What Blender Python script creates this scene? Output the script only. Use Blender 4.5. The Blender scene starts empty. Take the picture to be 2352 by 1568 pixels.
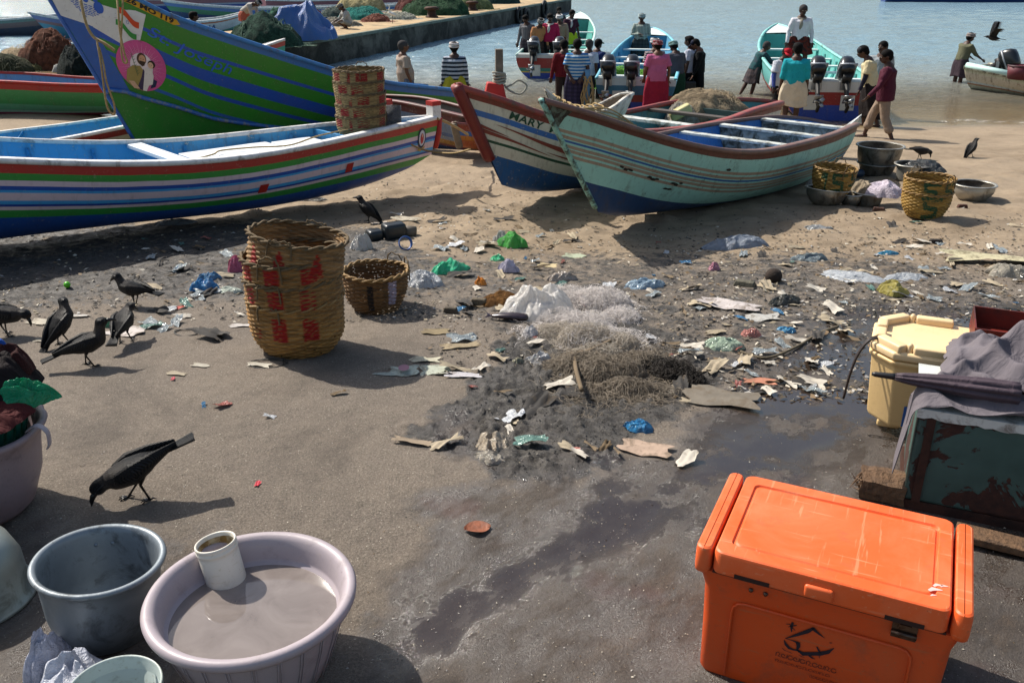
import bpy, bmesh, math, random
import numpy as np
from mathutils import Vector, Matrix, Euler
R = math.radians
random.seed(7)
S = bpy.context.scene
# ---------------------------------------------------------------- camera
CAMZ, PITCH, FPX = 1.95, R(23), 2050.0
cd = bpy.data.cameras.new('camera'); cam = bpy.data.objects.new('camera', cd); S.collection.objects.link(cam)
cam.location = (0, 0, CAMZ); cam.rotation_euler = (R(90) - PITCH, 0, 0)
cd.sensor_width = 36; cd.lens = 36 * FPX / 2352; cd.clip_end = 2000; cd.clip_start = 0.05
S.camera = cam
# ---------------------------------------------------------------- light
SUN_EL, SUN_AZ = R(47), R(-53)          # azimuth from +Y towards +X
sdir = Vector((math.sin(SUN_AZ) * math.cos(SUN_EL), math.cos(SUN_AZ) * math.cos(SUN_EL), math.sin(SUN_EL)))
w = bpy.data.worlds.new('World'); S.world = w; w.use_nodes = True
nt = w.node_tree; bg = nt.nodes['Background']
sky = nt.nodes.new('ShaderNodeTexSky'); sky.sky_type = 'NISHITA'; sky.sun_disc = False
sky.sun_elevation = SUN_EL; sky.sun_rotation = SUN_AZ; sky.air_density = 1.3; sky.dust_density = 2.5
nt.links.new(sky.outputs[0], bg.inputs[0]); bg.inputs[1].default_value = 0.096
sl = bpy.data.lights.new('sun', 'SUN'); sl.energy = 4.6; sl.angle = R(0.6); sl.color = (1, 0.94, 0.85)
so = bpy.data.objects.new('sun', sl); S.collection.objects.link(so)
so.rotation_euler = sdir.to_track_quat('Z', 'Y').to_euler()
S.view_settings.view_transform = 'Standard'; S.view_settings.look = 'None'
S.view_settings.gamma = 1; S.view_settings.use_curve_mapping = False; S.view_settings.exposure = 0.5
S.render.engine = 'CYCLES'
# ---------------------------------------------------------------- measuring helpers
WL = -1.08
CP, SP = math.cos(PITCH), math.sin(PITCH)
def gz(x, y):
    """height of the beach"""
    if y < 3.2: z = 0.0
    elif y < 18.6: z = -0.07 * (y - 3.2)
    else: z = -1.078 - 0.05 * (y - 18.6)
    if x < -5.5 and y > 12:
        k = min(1, (-5.5 - x) / 4); k = k * k * (3 - 2 * k)
        q = -0.62 - 0.012 * (y - 12)
        if y > 27.5: q -= 0.16 * (y - 27.5)
        z = z * (1 - k) + max(q, -2.4) * k
    return max(z, -2.4)
def ray(u, v): 
    a = (u - 1176) / FPX; b = (784 - v) / FPX
    return (a, CP + b * SP, -SP + b * CP)
def atz(u, v, z):
    d = ray(u, v); t = (z - CAMZ) / d[2]; return Vector((d[0] * t, d[1] * t, z))
def aty(u, v, y):
    d = ray(u, v); t = y / d[1]; return Vector((d[0] * t, y, CAMZ + t * d[2]))
def at(u, v, h=0):
    d = ray(u, v); t = 1.0
    while t < 150 and CAMZ + t * d[2] > gz(t * d[0], t * d[1]) + h: t *= 1.03
    lo, hi = t / 1.03, t
    for i in range(22):
        t = (lo + hi) / 2
        if CAMZ + t * d[2] > gz(t * d[0], t * d[1]) + h: lo = t
        else: hi = t
    return Vector((t * d[0], t * d[1], CAMZ + t * d[2]))
def proj(p):
    zz = p[1] * CP - (p[2] - CAMZ) * SP; yy = p[1] * SP + (p[2] - CAMZ) * CP
    return 1176 + FPX * p[0] / zz, 784 - FPX * yy / zz
# ---------------------------------------------------------------- noise
def _h(i, j, s):
    n = (i * 374761393 + j * 668265263 + s * 1442695041) & 0xffffffff
    n = ((n ^ (n >> 13)) * 1274126177) & 0xffffffff
    return ((n ^ (n >> 16)) & 0xffff) / 65535.0
def vn(x, y, s=0):
    x = np.asarray(x, float); y = np.asarray(y, float)
    i = np.floor(x).astype(np.int64); j = np.floor(y).astype(np.int64); fx = x - i; fy = y - j
    fx = fx * fx * (3 - 2 * fx); fy = fy * fy * (3 - 2 * fy)
    a = _h(i, j, s); b = _h(i + 1, j, s); c = _h(i, j + 1, s); d = _h(i + 1, j + 1, s)
    return (a + (b - a) * fx) * (1 - fy) + (c + (d - c) * fx) * fy
def fbm(x, y, s=0, o=4):
    r = 0; a = 0.5
    for k in range(o):
        r = r + a * vn(x * 2 ** k, y * 2 ** k, s + k * 17); a *= 0.5
    return r / (1 - 0.5 ** o)
def sst(a, b, x):
    t = np.clip((x - a) / (b - a), 0, 1); return t * t * (3 - 2 * t)
# ---------------------------------------------------------------- materials
def lin(c):
    return tuple(((v / 12.92) if v <= 0.04045 else ((v + 0.055) / 1.055) ** 2.4) for v in c[:3]) + (1,)
def hx(s):
    return lin([int(s[i:i + 2], 16) / 255 for i in (0, 2, 4)])
def col(c): return hx(c) if isinstance(c, str) else tuple(c[:3]) + (1,)
MC = {}
class NT:
    def __init__(s, name):
        s.m = bpy.data.materials.new(name); s.m.use_nodes = True; s.t = s.m.node_tree
        s.b = s.t.nodes['Principled BSDF']
    def n(s, typ, **kw):
        o = s.t.nodes.new('ShaderNode' + typ)
        for k, v in kw.items():
            if k in ('operation', 'blend_type', 'data_type', 'attribute_name', 'feature', 'distance', 'interpolation', 'wave_type', 'bands_direction', 'use_clamp', 'noise_dimensions', 'wave_profile'): setattr(o, k, v)
            else: o.inputs[k.replace('_', ' ')].default_value = v
        return o
    def l(s, a, b): s.t.links.new(a, b)
    def mix(s, fac, a, b, mode='MIX'):
        o = s.t.nodes.new('ShaderNodeMix'); o.data_type = 'RGBA'; o.blend_type = mode
        for inp, v in ((o.inputs[0], fac), (o.inputs[6], a), (o.inputs[7], b)):
            if hasattr(v, 'links'): s.l(v, inp)
            else: inp.default_value = v
        return o.outputs[2]
    def math(s, op, a, b=0.0, clamp=False):
        o = s.t.nodes.new('ShaderNodeMath'); o.operation = op; o.use_clamp = clamp
        for inp, v in ((o.inputs[0], a), (o.inputs[1], b)):
            if hasattr(v, 'links'): s.l(v, inp)
            else: inp.default_value = v
        return o.outputs[0]
    def rng(s, v, a, b, c=0.0, d=1.0):
        o = s.t.nodes.new('ShaderNodeMapRange'); s.l(v, o.inputs[0])
        for i, q in enumerate((a, b, c, d)): o.inputs[i + 1].default_value = q
        return o.outputs[0]
    def noise(s, sc, det=3, rough=0.6, co=None, dist=0.0):
        o = s.n('TexNoise', Scale=sc, Detail=det, Roughness=rough, Distortion=dist)
        if co is not None: s.l(co, o.inputs['Vector'])
        return o.outputs[0]
    def bump(s, h, st, d):
        o = s.t.nodes.new('ShaderNodeBump'); o.inputs['Strength'].default_value = st; o.inputs['Distance'].default_value = d
        s.l(h, o.inputs['Height']); s.l(o.outputs[0], s.b.inputs['Normal']); return o
def mat(name, c, rough=0.6, metal=0.0, var=0.12, vs=6.0, bump=0.0, bs=60.0, dirt=None, da=0.0, ds=4.0, spec=0.5, alpha=1.0, trans=0.0, vc=False, bd=0.004, sss=0.0):
    key = (name, str(c), rough, metal, var, vs, bump, bs, str(dirt), da, ds, alpha, trans, vc, spec)
    if key in MC: return MC[key]
    t = NT(name); tc = t.n('TexCoord').outputs['Object']; b = t.b
    if vc:
        base = t.n('Attribute', attribute_name='Col').outputs[0]
    else: base = col(c)
    nz = t.noise(vs, 4, 0.6, tc); f = t.rng(nz, 0.3, 0.7, 1 - var, 1 + var)
    cb = t.n('CombineColor') if False else None
    hv = t.t.nodes.new('ShaderNodeHueSaturation')
    t.l(f, hv.inputs['Value'])
    if vc: t.l(base, hv.inputs['Color'])
    else: hv.inputs['Color'].default_value = base
    o = hv.outputs[0]
    if da > 0:
        dn = t.noise(ds, 6, 0.7, tc, 0.6); df = t.rng(dn, 0.62 - da * 0.3, 0.72 - da * 0.2, 0, min(1, 0.35 + da))
        o = t.mix(df, o, col(dirt or '4a4036'))
    t.l(o, b.inputs['Base Color'])
    b.inputs['Roughness'].default_value = rough; b.inputs['Metallic'].default_value = metal
    b.inputs['Specular IOR Level'].default_value = spec
    if trans: b.inputs['Transmission Weight'].default_value = trans
    if alpha < 1: b.inputs['Alpha'].default_value = alpha
    if bump > 0: t.bump(t.noise(bs, 4, 0.6, tc), bump, bd)
    MC[key] = t.m; return t.m
# ---------------------------------------------------------------- objects
def tag(o, label=None, cat=None, group=None, kind=None):
    if label: o['label'] = label
    if cat: o['category'] = cat
    if group: o['group'] = group
    if kind: o['kind'] = kind
    return o
def empty(name, loc, rz=0.0, label=None, cat=None, group=None):
    o = bpy.data.objects.new(name, None); S.collection.objects.link(o); o.location = loc; o.rotation_euler = (0, 0, rz)
    o.empty_display_size = 0.1
    return tag(o, label, cat, group)
def link(name, me, parent=None, loc=None, rot=None):
    o = bpy.data.objects.new(name, me); S.collection.objects.link(o)
    if parent: o.parent = parent
    if loc is not None: o.location = loc
    if rot is not None: o.rotation_euler = rot
    return o
def mesh(name, V, F, m, parent=None, smooth=True, loc=None, rot=None, cols=None, uv=None):
    me = bpy.data.meshes.new(name); me.from_pydata([tuple(v) for v in V], [], [tuple(f) for f in F])
    for x in (m if isinstance(m, (list, tuple)) else [m]): me.materials.append(x)
    if smooth: me.polygons.foreach_set('use_smooth', [True] * len(me.polygons))
    if cols is not None:
        a = me.color_attributes.new('Col', 'FLOAT_COLOR', 'POINT')
        a.data.foreach_set('color', np.asarray([tuple(c[:3]) + (1.0,) for c in cols], dtype=np.float32).ravel())
    if uv is not None:
        ul = me.uv_layers.new(name='UVMap'); li = np.empty(len(me.loops), dtype=np.int32); me.loops.foreach_get('vertex_index', li)
        ul.data.foreach_set('uv', np.asarray(uv, dtype=np.float32)[li].ravel())
    me.update()
    return link(name, me, parent, loc, rot)
def sharp(o, ang=32):
    o.data.set_sharp_from_angle(angle=R(ang)); return o
class MB:
    def __init__(s): s.V = []; s.F = []; s.C = []
    def add(s, V, F, c=None):
        n = len(s.V); s.V += [tuple(v) for v in V]; s.F += [tuple(i + n for i in f) for f in F]
        if c is not None: s.C += [c] * len(V)
        return s
    def box(s, c, d, rz=0.0, top=1.0, M=None):
        hx_, hy, hz = d[0] / 2, d[1] / 2, d[2] / 2; V = []
        for z in (-1, 1):
            k = top if z > 0 else 1
            for x, y in ((-1, -1), (1, -1), (1, 1), (-1, 1)):
                p = Vector((x * hx_ * k, y * hy * k, z * hz))
                if rz: p = Matrix.Rotation(rz, 3, 'Z') @ p
                if M: p = M @ p
                V.append(p + Vector(c))
        return s.add(V, [(0, 3, 2, 1), (4, 5, 6, 7), (0, 1, 5, 4), (1, 2, 6, 5), (2, 3, 7, 6), (3, 0, 4, 7)])
    def tube(s, P, r, n=6, side=None, flat=1.0, c=None, cap=True):
        P = [Vector(p) for p in P]; r = r if isinstance(r, (list, tuple)) else [r] * len(P)
        V = []; F = []; m = len(P); prev = None
        for i, p in enumerate(P):
            t = (P[min(i + 1, m - 1)] - P[max(i - 1, 0)])
            t = t.normalized() if t.length > 1e-9 else Vector((0, 0, 1))
            if prev is None:
                a = Vector(side) if side else (Vector((1, 0, 0)) if abs(t.x) < 0.8 else Vector((0, 1, 0)))
            else: a = prev
            a = (a - t * a.dot(t));
            a = a.normalized() if a.length > 1e-6 else t.orthogonal().normalized()
            b = t.cross(a); prev = a
            rr = r[i] if isinstance(r[i], (tuple, list)) else (r[i], r[i] * flat)
            for k in range(n):
                q = 2 * math.pi * k / n; V.append(p + a * math.cos(q) * rr[0] + b * math.sin(q) * rr[1])
        for i in range(m - 1):
            for k in range(n): F.append((i * n + k, i * n + (k + 1) % n, (i + 1) * n + (k + 1) % n, (i + 1) * n + k))
        if cap: F.append(tuple(range(n - 1, -1, -1))); F.append(tuple((m - 1) * n + k for k in range(n)))
        return s.add(V, F, c)
    def caps(s, P, r, n=10, side=None):
        """tube with rounded ends"""
        P = [Vector(p) for p in P]; r = [q if isinstance(q, (tuple, list)) else (q, q) for q in r]
        d0 = (P[0] - P[1]).normalized(); d1 = (P[-1] - P[-2]).normalized()
        m0 = min(r[0]); m1 = min(r[-1]); A = []; AR = []
        for k in (85, 60, 30): A.append(P[0] + d0 * m0 * math.sin(R(k))); AR.append(tuple(q * math.cos(R(k)) for q in r[0]))
        B = []; BR = []
        for k in (30, 60, 85): B.append(P[-1] + d1 * m1 * math.sin(R(k))); BR.append(tuple(q * math.cos(R(k)) for q in r[-1]))
        return s.tube(A + P + B, AR + r + BR, n, side)
    def lathe(s, prof, n=32, c=(0, 0, 0), f=None):
        V = []; F = []
        for (r_, z) in prof:
            for k in range(n):
                a = 2 * math.pi * k / n; rr = r_ * (f(a, z) if f else 1)
                V.append((c[0] + rr * math.cos(a), c[1] + rr * math.sin(a), c[2] + z))
        for i in range(len(prof) - 1):
            for k in range(n): F.append((i * n + k, i * n + (k + 1) % n, (i + 1) * n + (k + 1) % n, (i + 1) * n + k))
        return s.add(V, F)
    def ball(s, c, r, n=10, m=7, M=None):
        r = r if isinstance(r, (tuple, list)) else (r, r, r); V = []; F = []
        for j in range(m + 1):
            ph = math.pi * (j + 0.001) / (m + 0.002)
            for k in range(n):
                a = 2 * math.pi * k / n; p = Vector((r[0] * math.sin(ph) * math.cos(a), r[1] * math.sin(ph) * math.sin(a), r[2] * math.cos(ph)))
                if M: p = M @ p
                V.append(p + Vector(c))
        for j in range(m):
            for k in range(n): F.append((j * n + k, (j + 1) * n + k, (j + 1) * n + (k + 1) % n, j * n + (k + 1) % n))
        return s.add(V, F)
    def build(s, name, m, parent=None, smooth=True, loc=None, rot=None):
        return mesh(name, s.V, s.F, m, parent, smooth, loc, rot, s.C if s.C else None)
def bevel(o, w, seg=2, ang=40):
    md = o.modifiers.new('bevel', 'BEVEL'); md.width = w; md.segments = seg; md.limit_method = 'ANGLE'; md.angle_limit = R(ang)
    return o
def crv(pts, t):
    """smooth interpolation of [(t, value)...]"""
    if t <= pts[0][0]: return pts[0][1]
    if t >= pts[-1][0]: return pts[-1][1]
    for i in range(len(pts) - 1):
        if pts[i][0] <= t <= pts[i + 1][0]:
            x0, y0 = pts[i]; x1, y1 = pts[i + 1]; h = x1 - x0; q = (t - x0) / h
            m0 = (y1 - pts[i - 1][1]) / (x1 - pts[i - 1][0]) if i > 0 else (y1 - y0) / h
            m1 = (pts[i + 2][1] - y0) / (pts[i + 2][0] - x0) if i + 2 < len(pts) else (y1 - y0) / h
            return (2 * q**3 - 3 * q**2 + 1) * y0 + (q**3 - 2 * q**2 + q) * h * m0 + (-2 * q**3 + 3 * q**2) * y1 + (q**3 - q**2) * h * m1
def smooth_path(P, k=6):
    out = []
    P = [Vector(p) for p in P]
    for i in range(len(P) - 1):
        a = P[max(i - 1, 0)]; b = P[i]; c = P[i + 1]; d = P[min(i + 2, len(P) - 1)]
        for j in range(k):
            t = j / k
            out.append(0.5 * ((2 * b) + (c - a) * t + (2 * a - 5 * b + 4 * c - d) * t * t + (3 * b - a - 3 * c + d) * t ** 3))
    out.append(P[-1]); return out
# ---------------------------------------------------------------- ground
def poly_w(pts):      # stain outline measured on the ground
    return np.array([(at(u, v).x, at(u, v).y) for u, v in pts])
def inside(X, Y, P, soft, seed=3, amp=None):
    """signed distance to polygon P with a ragged soft edge"""
    d = np.full(X.shape, 1e9); ins = np.zeros(X.shape, bool); n = len(P)
    for i in range(n):
        x0, y0 = P[i]; x1, y1 = P[(i + 1) % n]; ex, ey = x1 - x0, y1 - y0
        t = np.clip(((X - x0) * ex + (Y - y0) * ey) / (ex * ex + ey * ey + 1e-12), 0, 1)
        d = np.minimum(d, np.hypot(X - x0 - t * ex, Y - y0 - t * ey))
        c = ((y0 > Y) != (y1 > Y)) & (X < ex * (Y - y0) / (ey + 1e-12) + x0); ins ^= c
    sd = np.where(ins, d, -d)
    amp = soft if amp is None else amp
    sd = sd + (fbm(X / amp * 0.8, Y / amp * 0.8, seed, 4) - 0.5) * amp * 1.6
    return sst(-soft, soft, sd)
MUD = poly_w([(1150, 760), (1290, 730), (1450, 740), (1610, 800), (1680, 890), (1600, 950), (1480, 1000), (1400, 1060), (1260, 1112), (1160, 1085), (1090, 1050), (980, 1040), (960, 1000), (1040, 940), (1060, 880), (1120, 840)])
MUD_SHADE_L = poly_w([(-400, 520), (560, 500), (880, 520), (1100, 640), (1000, 690), (560, 690), (300, 690), (-100, 740), (-600, 800)])  # left mud, its darkening also fills out the striped boat's shadow
MUDM = poly_w([(950, 600), (1300, 560), (1750, 560), (2352, 640), (2352, 700), (1950, 740), (1800, 900), (1600, 860), (1300, 760), (1000, 740)])
WET = poly_w([(2900, 700), (2352, 690), (1980, 700), (1820, 780), (1720, 880), (1600, 960), (1440, 1060), (1250, 1120), (1050, 1160), (900, 1300), (850, 1568), (700, 1900), (3000, 1900)])
PUD = poly_w([(1900, 730), (2400, 695), (2352, 760), (2050, 800), (2060, 990), (1900, 1120), (1600, 1200), (1300, 1330), (1050, 1480), (900, 1500), (1000, 1350), (1250, 1200), (1480, 1080), (1640, 980), (1790, 860)])
WET2 = poly_w([(600, 1568), (500, 1250), (300, 1190), (-200, 1180), (-600, 1900), (700, 1900)])
BLU = poly_w([(1000, 1040), (980, 960), (1070, 930), (1100, 1010), (1130, 1080)])
def axis_grid(a, b, d0, k, c):
    out = [c]; x = c
    while x < b: x += d0 + k * abs(x - c); out.append(x)
    x = c; lo = []
    while x > a: x -= d0 + k * abs(x - c); lo.append(x)
    return np.array(lo[::-1] + out)
xs = axis_grid(-60, 60, 0.012, 0.012, 0.0); ys = axis_grid(0.4, 62, 0.010, 0.0062, 2.4)
Xg, Yg = np.meshgrid(xs, ys)
gzv = np.vectorize(gz)
Zg = gzv(Xg, Yg)
mud = np.maximum.reduce([inside(Xg, Yg, MUD, 0.13, 5, 0.22), 0.62 * inside(Xg, Yg, MUD_SHADE_L, 0.35, 9), 0.44 * inside(Xg, Yg, MUDM, 0.45, 12, 0.6)])
wet = np.maximum.reduce([inside(Xg, Yg, WET, 0.16, 21, 0.3), 0.8 * inside(Xg, Yg, WET2, 0.25, 22), 0.8 * inside(Xg, Yg, BLU, 0.1, 23)])
pud = inside(Xg, Yg, PUD, 0.18, 31, 0.3)
sand = sst(6.2, 7.6, Yg + (fbm(Xg * 0.8, Yg * 0.8, 40) - 0.5) * 2.4 + np.clip(Xg, -4, 4) * 0.12)
shore = sst(16.8, 18.2, Yg + (fbm(Xg * 0.4, Yg * 0.4, 44) - 0.5) * 1.2)
near = sst(16, 11, Yg)
mud_c = mud * (1 - 0.5 * sand)
big = (fbm(Xg * 0.7, Yg * 0.7, 50) - 0.5) * 0.05 * sst(2.5, 6, Yg) * near
rid = (fbm(Xg * 6, Yg * 6, 51, 4) - 0.5)
cl = fbm(Xg * 22, Yg * 22, 52, 4); clump = np.clip(cl - 0.5, 0, 1) * 2
foot = np.abs(fbm(Xg * 2.6, Yg * 3.2, 57, 3) - 0.5) * 2
Zg = Zg + big + rid * (0.010 + 0.05 * mud_c * (1 - pud)) * near + clump * (0.003 + 0.045 * mud * near) * (1 - 0.8 * pud) + (fbm(Xg * 60, Yg * 60, 53, 2) - 0.5) * 0.004 * sst(8, 4, Yg)
Zg = Zg - 0.07 * sand * near * (1 - mud) * (0.5 - foot) * (1 - shore)
Zg = Zg * (1 - 0.85 * pud) + (gzv(Xg, Yg) + big - 0.008) * 0.85 * pud
ny, nx = Xg.shape
idx = np.arange(ny * nx).reshape(ny, nx)
quads = np.stack([idx[:-1, :-1], idx[:-1, 1:], idx[1:, 1:], idx[1:, :-1]], -1).reshape(-1, 4)
me = bpy.data.meshes.new('ground'); me.vertices.add(ny * nx); me.vertices.foreach_set('co', np.stack([Xg, Yg, Zg], -1).astype(np.float32).ravel())
me.loops.add(quads.size); me.loops.foreach_set('vertex_index', quads.ravel().astype(np.int32)); me.polygons.add(len(quads))
me.polygons.foreach_set('loop_start', (np.arange(len(quads)) * 4).astype(np.int32)); me.polygons.foreach_set('use_smooth', np.ones(len(quads), bool)); me.update(); me.validate()
ca = me.color_attributes.new('mask', 'FLOAT_COLOR', 'POINT')
ca.data.foreach_set('color', np.stack([mud, wet, sand, shore], -1).astype(np.float32).ravel())
cb = me.color_attributes.new('mask2', 'FLOAT_COLOR', 'POINT')
cb.data.foreach_set('color', np.stack([pud, np.zeros_like(pud), np.clip(cl, 0, 1), np.ones_like(pud)], -1).astype(np.float32).ravel())
def ground_mat():
    t = NT('beach ground'); b = t.b; tc = t.n('TexCoord').outputs['Object']
    a1 = t.n('Attribute', attribute_name='mask'); sp = t.t.nodes.new('ShaderNodeSeparateColor'); t.l(a1.outputs[0], sp.inputs[0])
    mu, we, sa = sp.outputs[0], sp.outputs[1], sp.outputs[2]; en = t.math('MULTIPLY', t.math('SUBTRACT', t.noise(9, 7, 0.72, tc, 0.4), 0.5), 1.5); mu = t.rng(t.math('ADD', mu, en), 0.34, 0.56); we = t.rng(t.math('ADD', we, en), 0.25, 0.7); sh = a1.outputs['Alpha']
    a2 = t.n('Attribute', attribute_name='mask2'); sp2 = t.t.nodes.new('ShaderNodeSeparateColor'); t.l(a2.outputs[0], sp2.inputs[0]); pu = sp2.outputs[0]
    n1 = t.noise(1.6, 8, 0.65, tc); n2 = t.noise(14, 6, 0.7, tc); n3 = t.noise(110, 4, 0.75, tc); n4 = t.noise(300, 3, 0.7, tc)
    cem = t.mix(t.rng(n1, 0.35, 0.68), hx('5c5147'), hx('736658'))
    cem = t.mix(t.rng(n2, 0.45, 0.75), cem, hx('4f463a'))
    cem = t.mix(t.math('MULTIPLY', t.rng(n3, 0.42, 0.62), 0.55), cem, hx('9c9080'))
    cem = t.mix(t.math('MULTIPLY', t.rng(n4, 0.50, 0.60), 0.75), cem, hx('4c443a'))
    vo = t.n('TexVoronoi', Scale=95.0); t.l(tc, vo.inputs['Vector'])
    vsep = t.t.nodes.new('ShaderNodeSeparateColor'); t.l(vo.outputs['Color'], vsep.inputs[0])
    speck = t.math('MULTIPLY', t.math('LESS_THAN', vo.outputs['Distance'], 0.2), t.math('GREATER_THAN', vsep.outputs[0], 0.90))
    cem = t.mix(t.math('MULTIPLY', speck, 0.65), cem, hx('cfc6b4'))
    snd = t.mix(t.rng(n1, 0.3, 0.7), hx('86755f'), hx('9c8970'))
    snd = t.mix(t.math('MULTIPLY', t.rng(n2, 0.5, 0.72), 0.5), snd, hx('705e46'))
    snd = t.mix(t.math('MULTIPLY', t.rng(n3, 0.5, 0.7), 0.4), snd, hx('5c4e3a'))
    stn = t.noise(0.9, 7, 0.7, tc, 0.7); cem = t.mix(t.math('MULTIPLY', t.rng(stn, 0.5, 0.66), 0.55), cem, hx('40372e')); snd = t.mix(t.math('MULTIPLY', t.rng(stn, 0.48, 0.62), 0.6), snd, hx('6a5840'))
    c = t.mix(sa, cem, snd)
    mm = t.mix(t.rng(n2, 0.35, 0.7), hx('1b1815'), hx('3a332c'))
    mm = t.mix(t.math('MULTIPLY', t.rng(n3, 0.55, 0.68), 0.45), mm, hx('8a8270'))
    c = t.mix(t.math('MULTIPLY', mu, t.rng(n1, 0.25, 0.5, 0.75, 1.0)), c, mm)
    st0 = t.n('Mapping'); t.l(tc, st0.inputs['Vector']); st0.inputs['Rotation'].default_value = (0, 0, R(-52)); st_ = t.n('Mapping'); t.l(st0.outputs[0], st_.inputs['Vector']); st_.inputs['Scale'].default_value = (0.8, 1.7, 1)
    streak = t.noise(3.0, 5, 0.65, st_.outputs[0])
    wc = t.mix(t.rng(n2, 0.4, 0.7), hx('251c16'), hx('3b2f27'))
    wc = t.mix(t.rng(streak, 0.55, 0.8), wc, hx('5c4a38'))
    wc = t.mix(t.math('MULTIPLY', t.rng(n4, 0.49, 0.6), 0.8), wc, hx('2e2824'))
    wc = t.mix(t.math('MULTIPLY', speck, 0.5), wc, hx('b0a692'))
    c = t.mix(t.math('MULTIPLY', we, t.rng(n1, 0.25, 0.6, 0.95, 0.6)), c, wc)
    shc = t.mix(t.rng(n1, 0.3, 0.7), hx('77654b'), hx('8a7759'))
    c = t.mix(sh, c, shc)
    bl = t.noise(2.3, 3, 0.5, tc)
    c = t.mix(t.math('MULTIPLY', t.math('MULTIPLY', we, t.rng(bl, 0.6, 0.75)), 0.35), c, hx('5c2f30'))
    film = t.math('MULTIPLY', we, t.rng(t.noise(3.5, 6, 0.7, st_.outputs[0]), 0.42, 0.56), True)
    pf = t.math('MULTIPLY', pu, t.rng(t.noise(3.1, 6, 0.7, tc), 0.36, 0.5), True)
    c = t.mix(t.math('MULTIPLY', pf, 0.75), c, hx('261c15')); c = t.mix(t.math('MULTIPLY', film, 0.35), c, hx('261a12')); t.l(c, b.inputs['Base Color'])
    r = t.math('SUBTRACT', 0.93, t.math('MULTIPLY', film, 0.66)); r = t.math('SUBTRACT', r, t.math('MULTIPLY', t.math('MULTIPLY', mu, t.rng(n2, 0.4, 0.6)), 0.42))
    r = t.math('SUBTRACT', r, t.math('MULTIPLY', pf, 0.7)); r = t.math('SUBTRACT', r, t.math('MULTIPLY', sh, 0.74)); r = t.math('MAXIMUM', r, 0.09)
    t.l(r, b.inputs['Roughness'])
    h = t.math('ADD', t.math('MULTIPLY', n3, 0.5), t.math('MULTIPLY', n4, 0.28)); h = t.math('ADD', h, t.math('MULTIPLY', n2, 0.8))
    bp = t.bump(h, 0.85, 0.016)
    k = t.math('SUBTRACT', 0.9, t.math('MULTIPLY', t.math('MAXIMUM', pf, t.math('MULTIPLY', film, 0.35)), 0.88)); k = t.math('SUBTRACT', k, t.math('MULTIPLY', sh, 0.82), True); t.l(k, bp.inputs['Strength'])
    b.inputs['Specular IOR Level'].default_value = 0.7
    return t.m
me.materials.append(ground_mat()); ground = link('beach_ground', me); tag(ground, kind='structure')
ZF = {}
def gh(x, y):
    """height of the finished ground mesh"""
    i = int(np.clip(np.searchsorted(xs, x), 1, nx - 1)); j = int(np.clip(np.searchsorted(ys, y), 1, ny - 1))
    fx = (x - xs[i - 1]) / (xs[i] - xs[i - 1]); fy = (y - ys[j - 1]) / (ys[j] - ys[j - 1])
    return float((Zg[j - 1, i - 1] * (1 - fx) + Zg[j - 1, i] * fx) * (1 - fy) + (Zg[j, i - 1] * (1 - fx) + Zg[j, i] * fx) * fy)
def ag(u, v):
    p = at(u, v); return Vector((p.x, p.y, gh(p.x, p.y)))
# ---------------------------------------------------------------- water
xw = axis_grid(-700, 700, 0.10, 0.02, 3.0); yw = axis_grid(15.5, 1500, 0.055, 0.011, 15.5); yw = yw[yw >= 15.5]
Xw, Yw = np.meshgrid(xw, yw)
near_s = sst(16, 24, Yw); far_a = 1 / (1 + np.maximum(Yw - 60, 0) / 60)
Zw = WL + (fbm(Xw * 0.9, Yw * 2.2, 71, 4) - 0.5) * 0.085 * (0.16 + 0.84 * near_s) * far_a + (fbm(Xw * 2.4, Yw * 6.5, 75, 3) - 0.5) * 0.034 * (0.25 + 0.75 * near_s) * far_a
Zw = Zw + 0.03 * np.exp(-((Yw - 18.9 - 0.5 * np.sin(Xw * 0.35) - (fbm(Xw * 0.8, Yw * 0, 77) - 0.5) * 0.8) / 0.10) ** 2) + 0.022 * np.exp(-((Yw - 20.9 - 0.6 * np.sin(Xw * 0.3 + 1) - (fbm(Xw * 0.6, Yw * 0, 78) - 0.5) * 0.9) / 0.18) ** 2)
ny2, nx2 = Xw.shape; idx = np.arange(ny2 * nx2).reshape(ny2, nx2)
quads = np.stack([idx[:-1, :-1], idx[:-1, 1:], idx[1:, 1:], idx[1:, :-1]], -1).reshape(-1, 4)
me = bpy.data.meshes.new('water'); me.vertices.add(ny2 * nx2); me.vertices.foreach_set('co', np.stack([Xw, Yw, Zw], -1).astype(np.float32).ravel())
me.loops.add(quads.size); me.loops.foreach_set('vertex_index', quads.ravel().astype(np.int32)); me.polygons.add(len(quads))
me.polygons.foreach_set('loop_start', (np.arange(len(quads)) * 4).astype(np.int32)); me.polygons.foreach_set('use_smooth', np.ones(len(quads), bool)); me.update(); me.validate()
foam = np.exp(-((Yw - 18.75 - 0.5 * np.sin(Xw * 0.35) - (fbm(Xw * 0.8, Yw * 0, 77) - 0.5) * 0.8) / 0.07) ** 2)
dep = np.clip((Zw - gzv(Xw, np.minimum(Yw, 60))) / 1.0, 0, 1)
ca = me.color_attributes.new('wm', 'FLOAT_COLOR', 'POINT'); ca.data.foreach_set('color', np.stack([foam, dep, dep, dep], -1).astype(np.float32).ravel())
t = NT('sea water'); b = t.b; tc = t.n('TexCoord').outputs['Object']
a1 = t.n('Attribute', attribute_name='wm'); sp = t.t.nodes.new('ShaderNodeSeparateColor'); t.l(a1.outputs[0], sp.inputs[0])
mp = t.n('Mapping'); t.l(tc, mp.inputs['Vector']); mp.inputs['Scale'].default_value = (1, 2.4, 1)
deep = t.mix(t.rng(sp.outputs[1], 0.0, 0.75), hx('8d7a58'), hx('7f9dab'))
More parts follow.
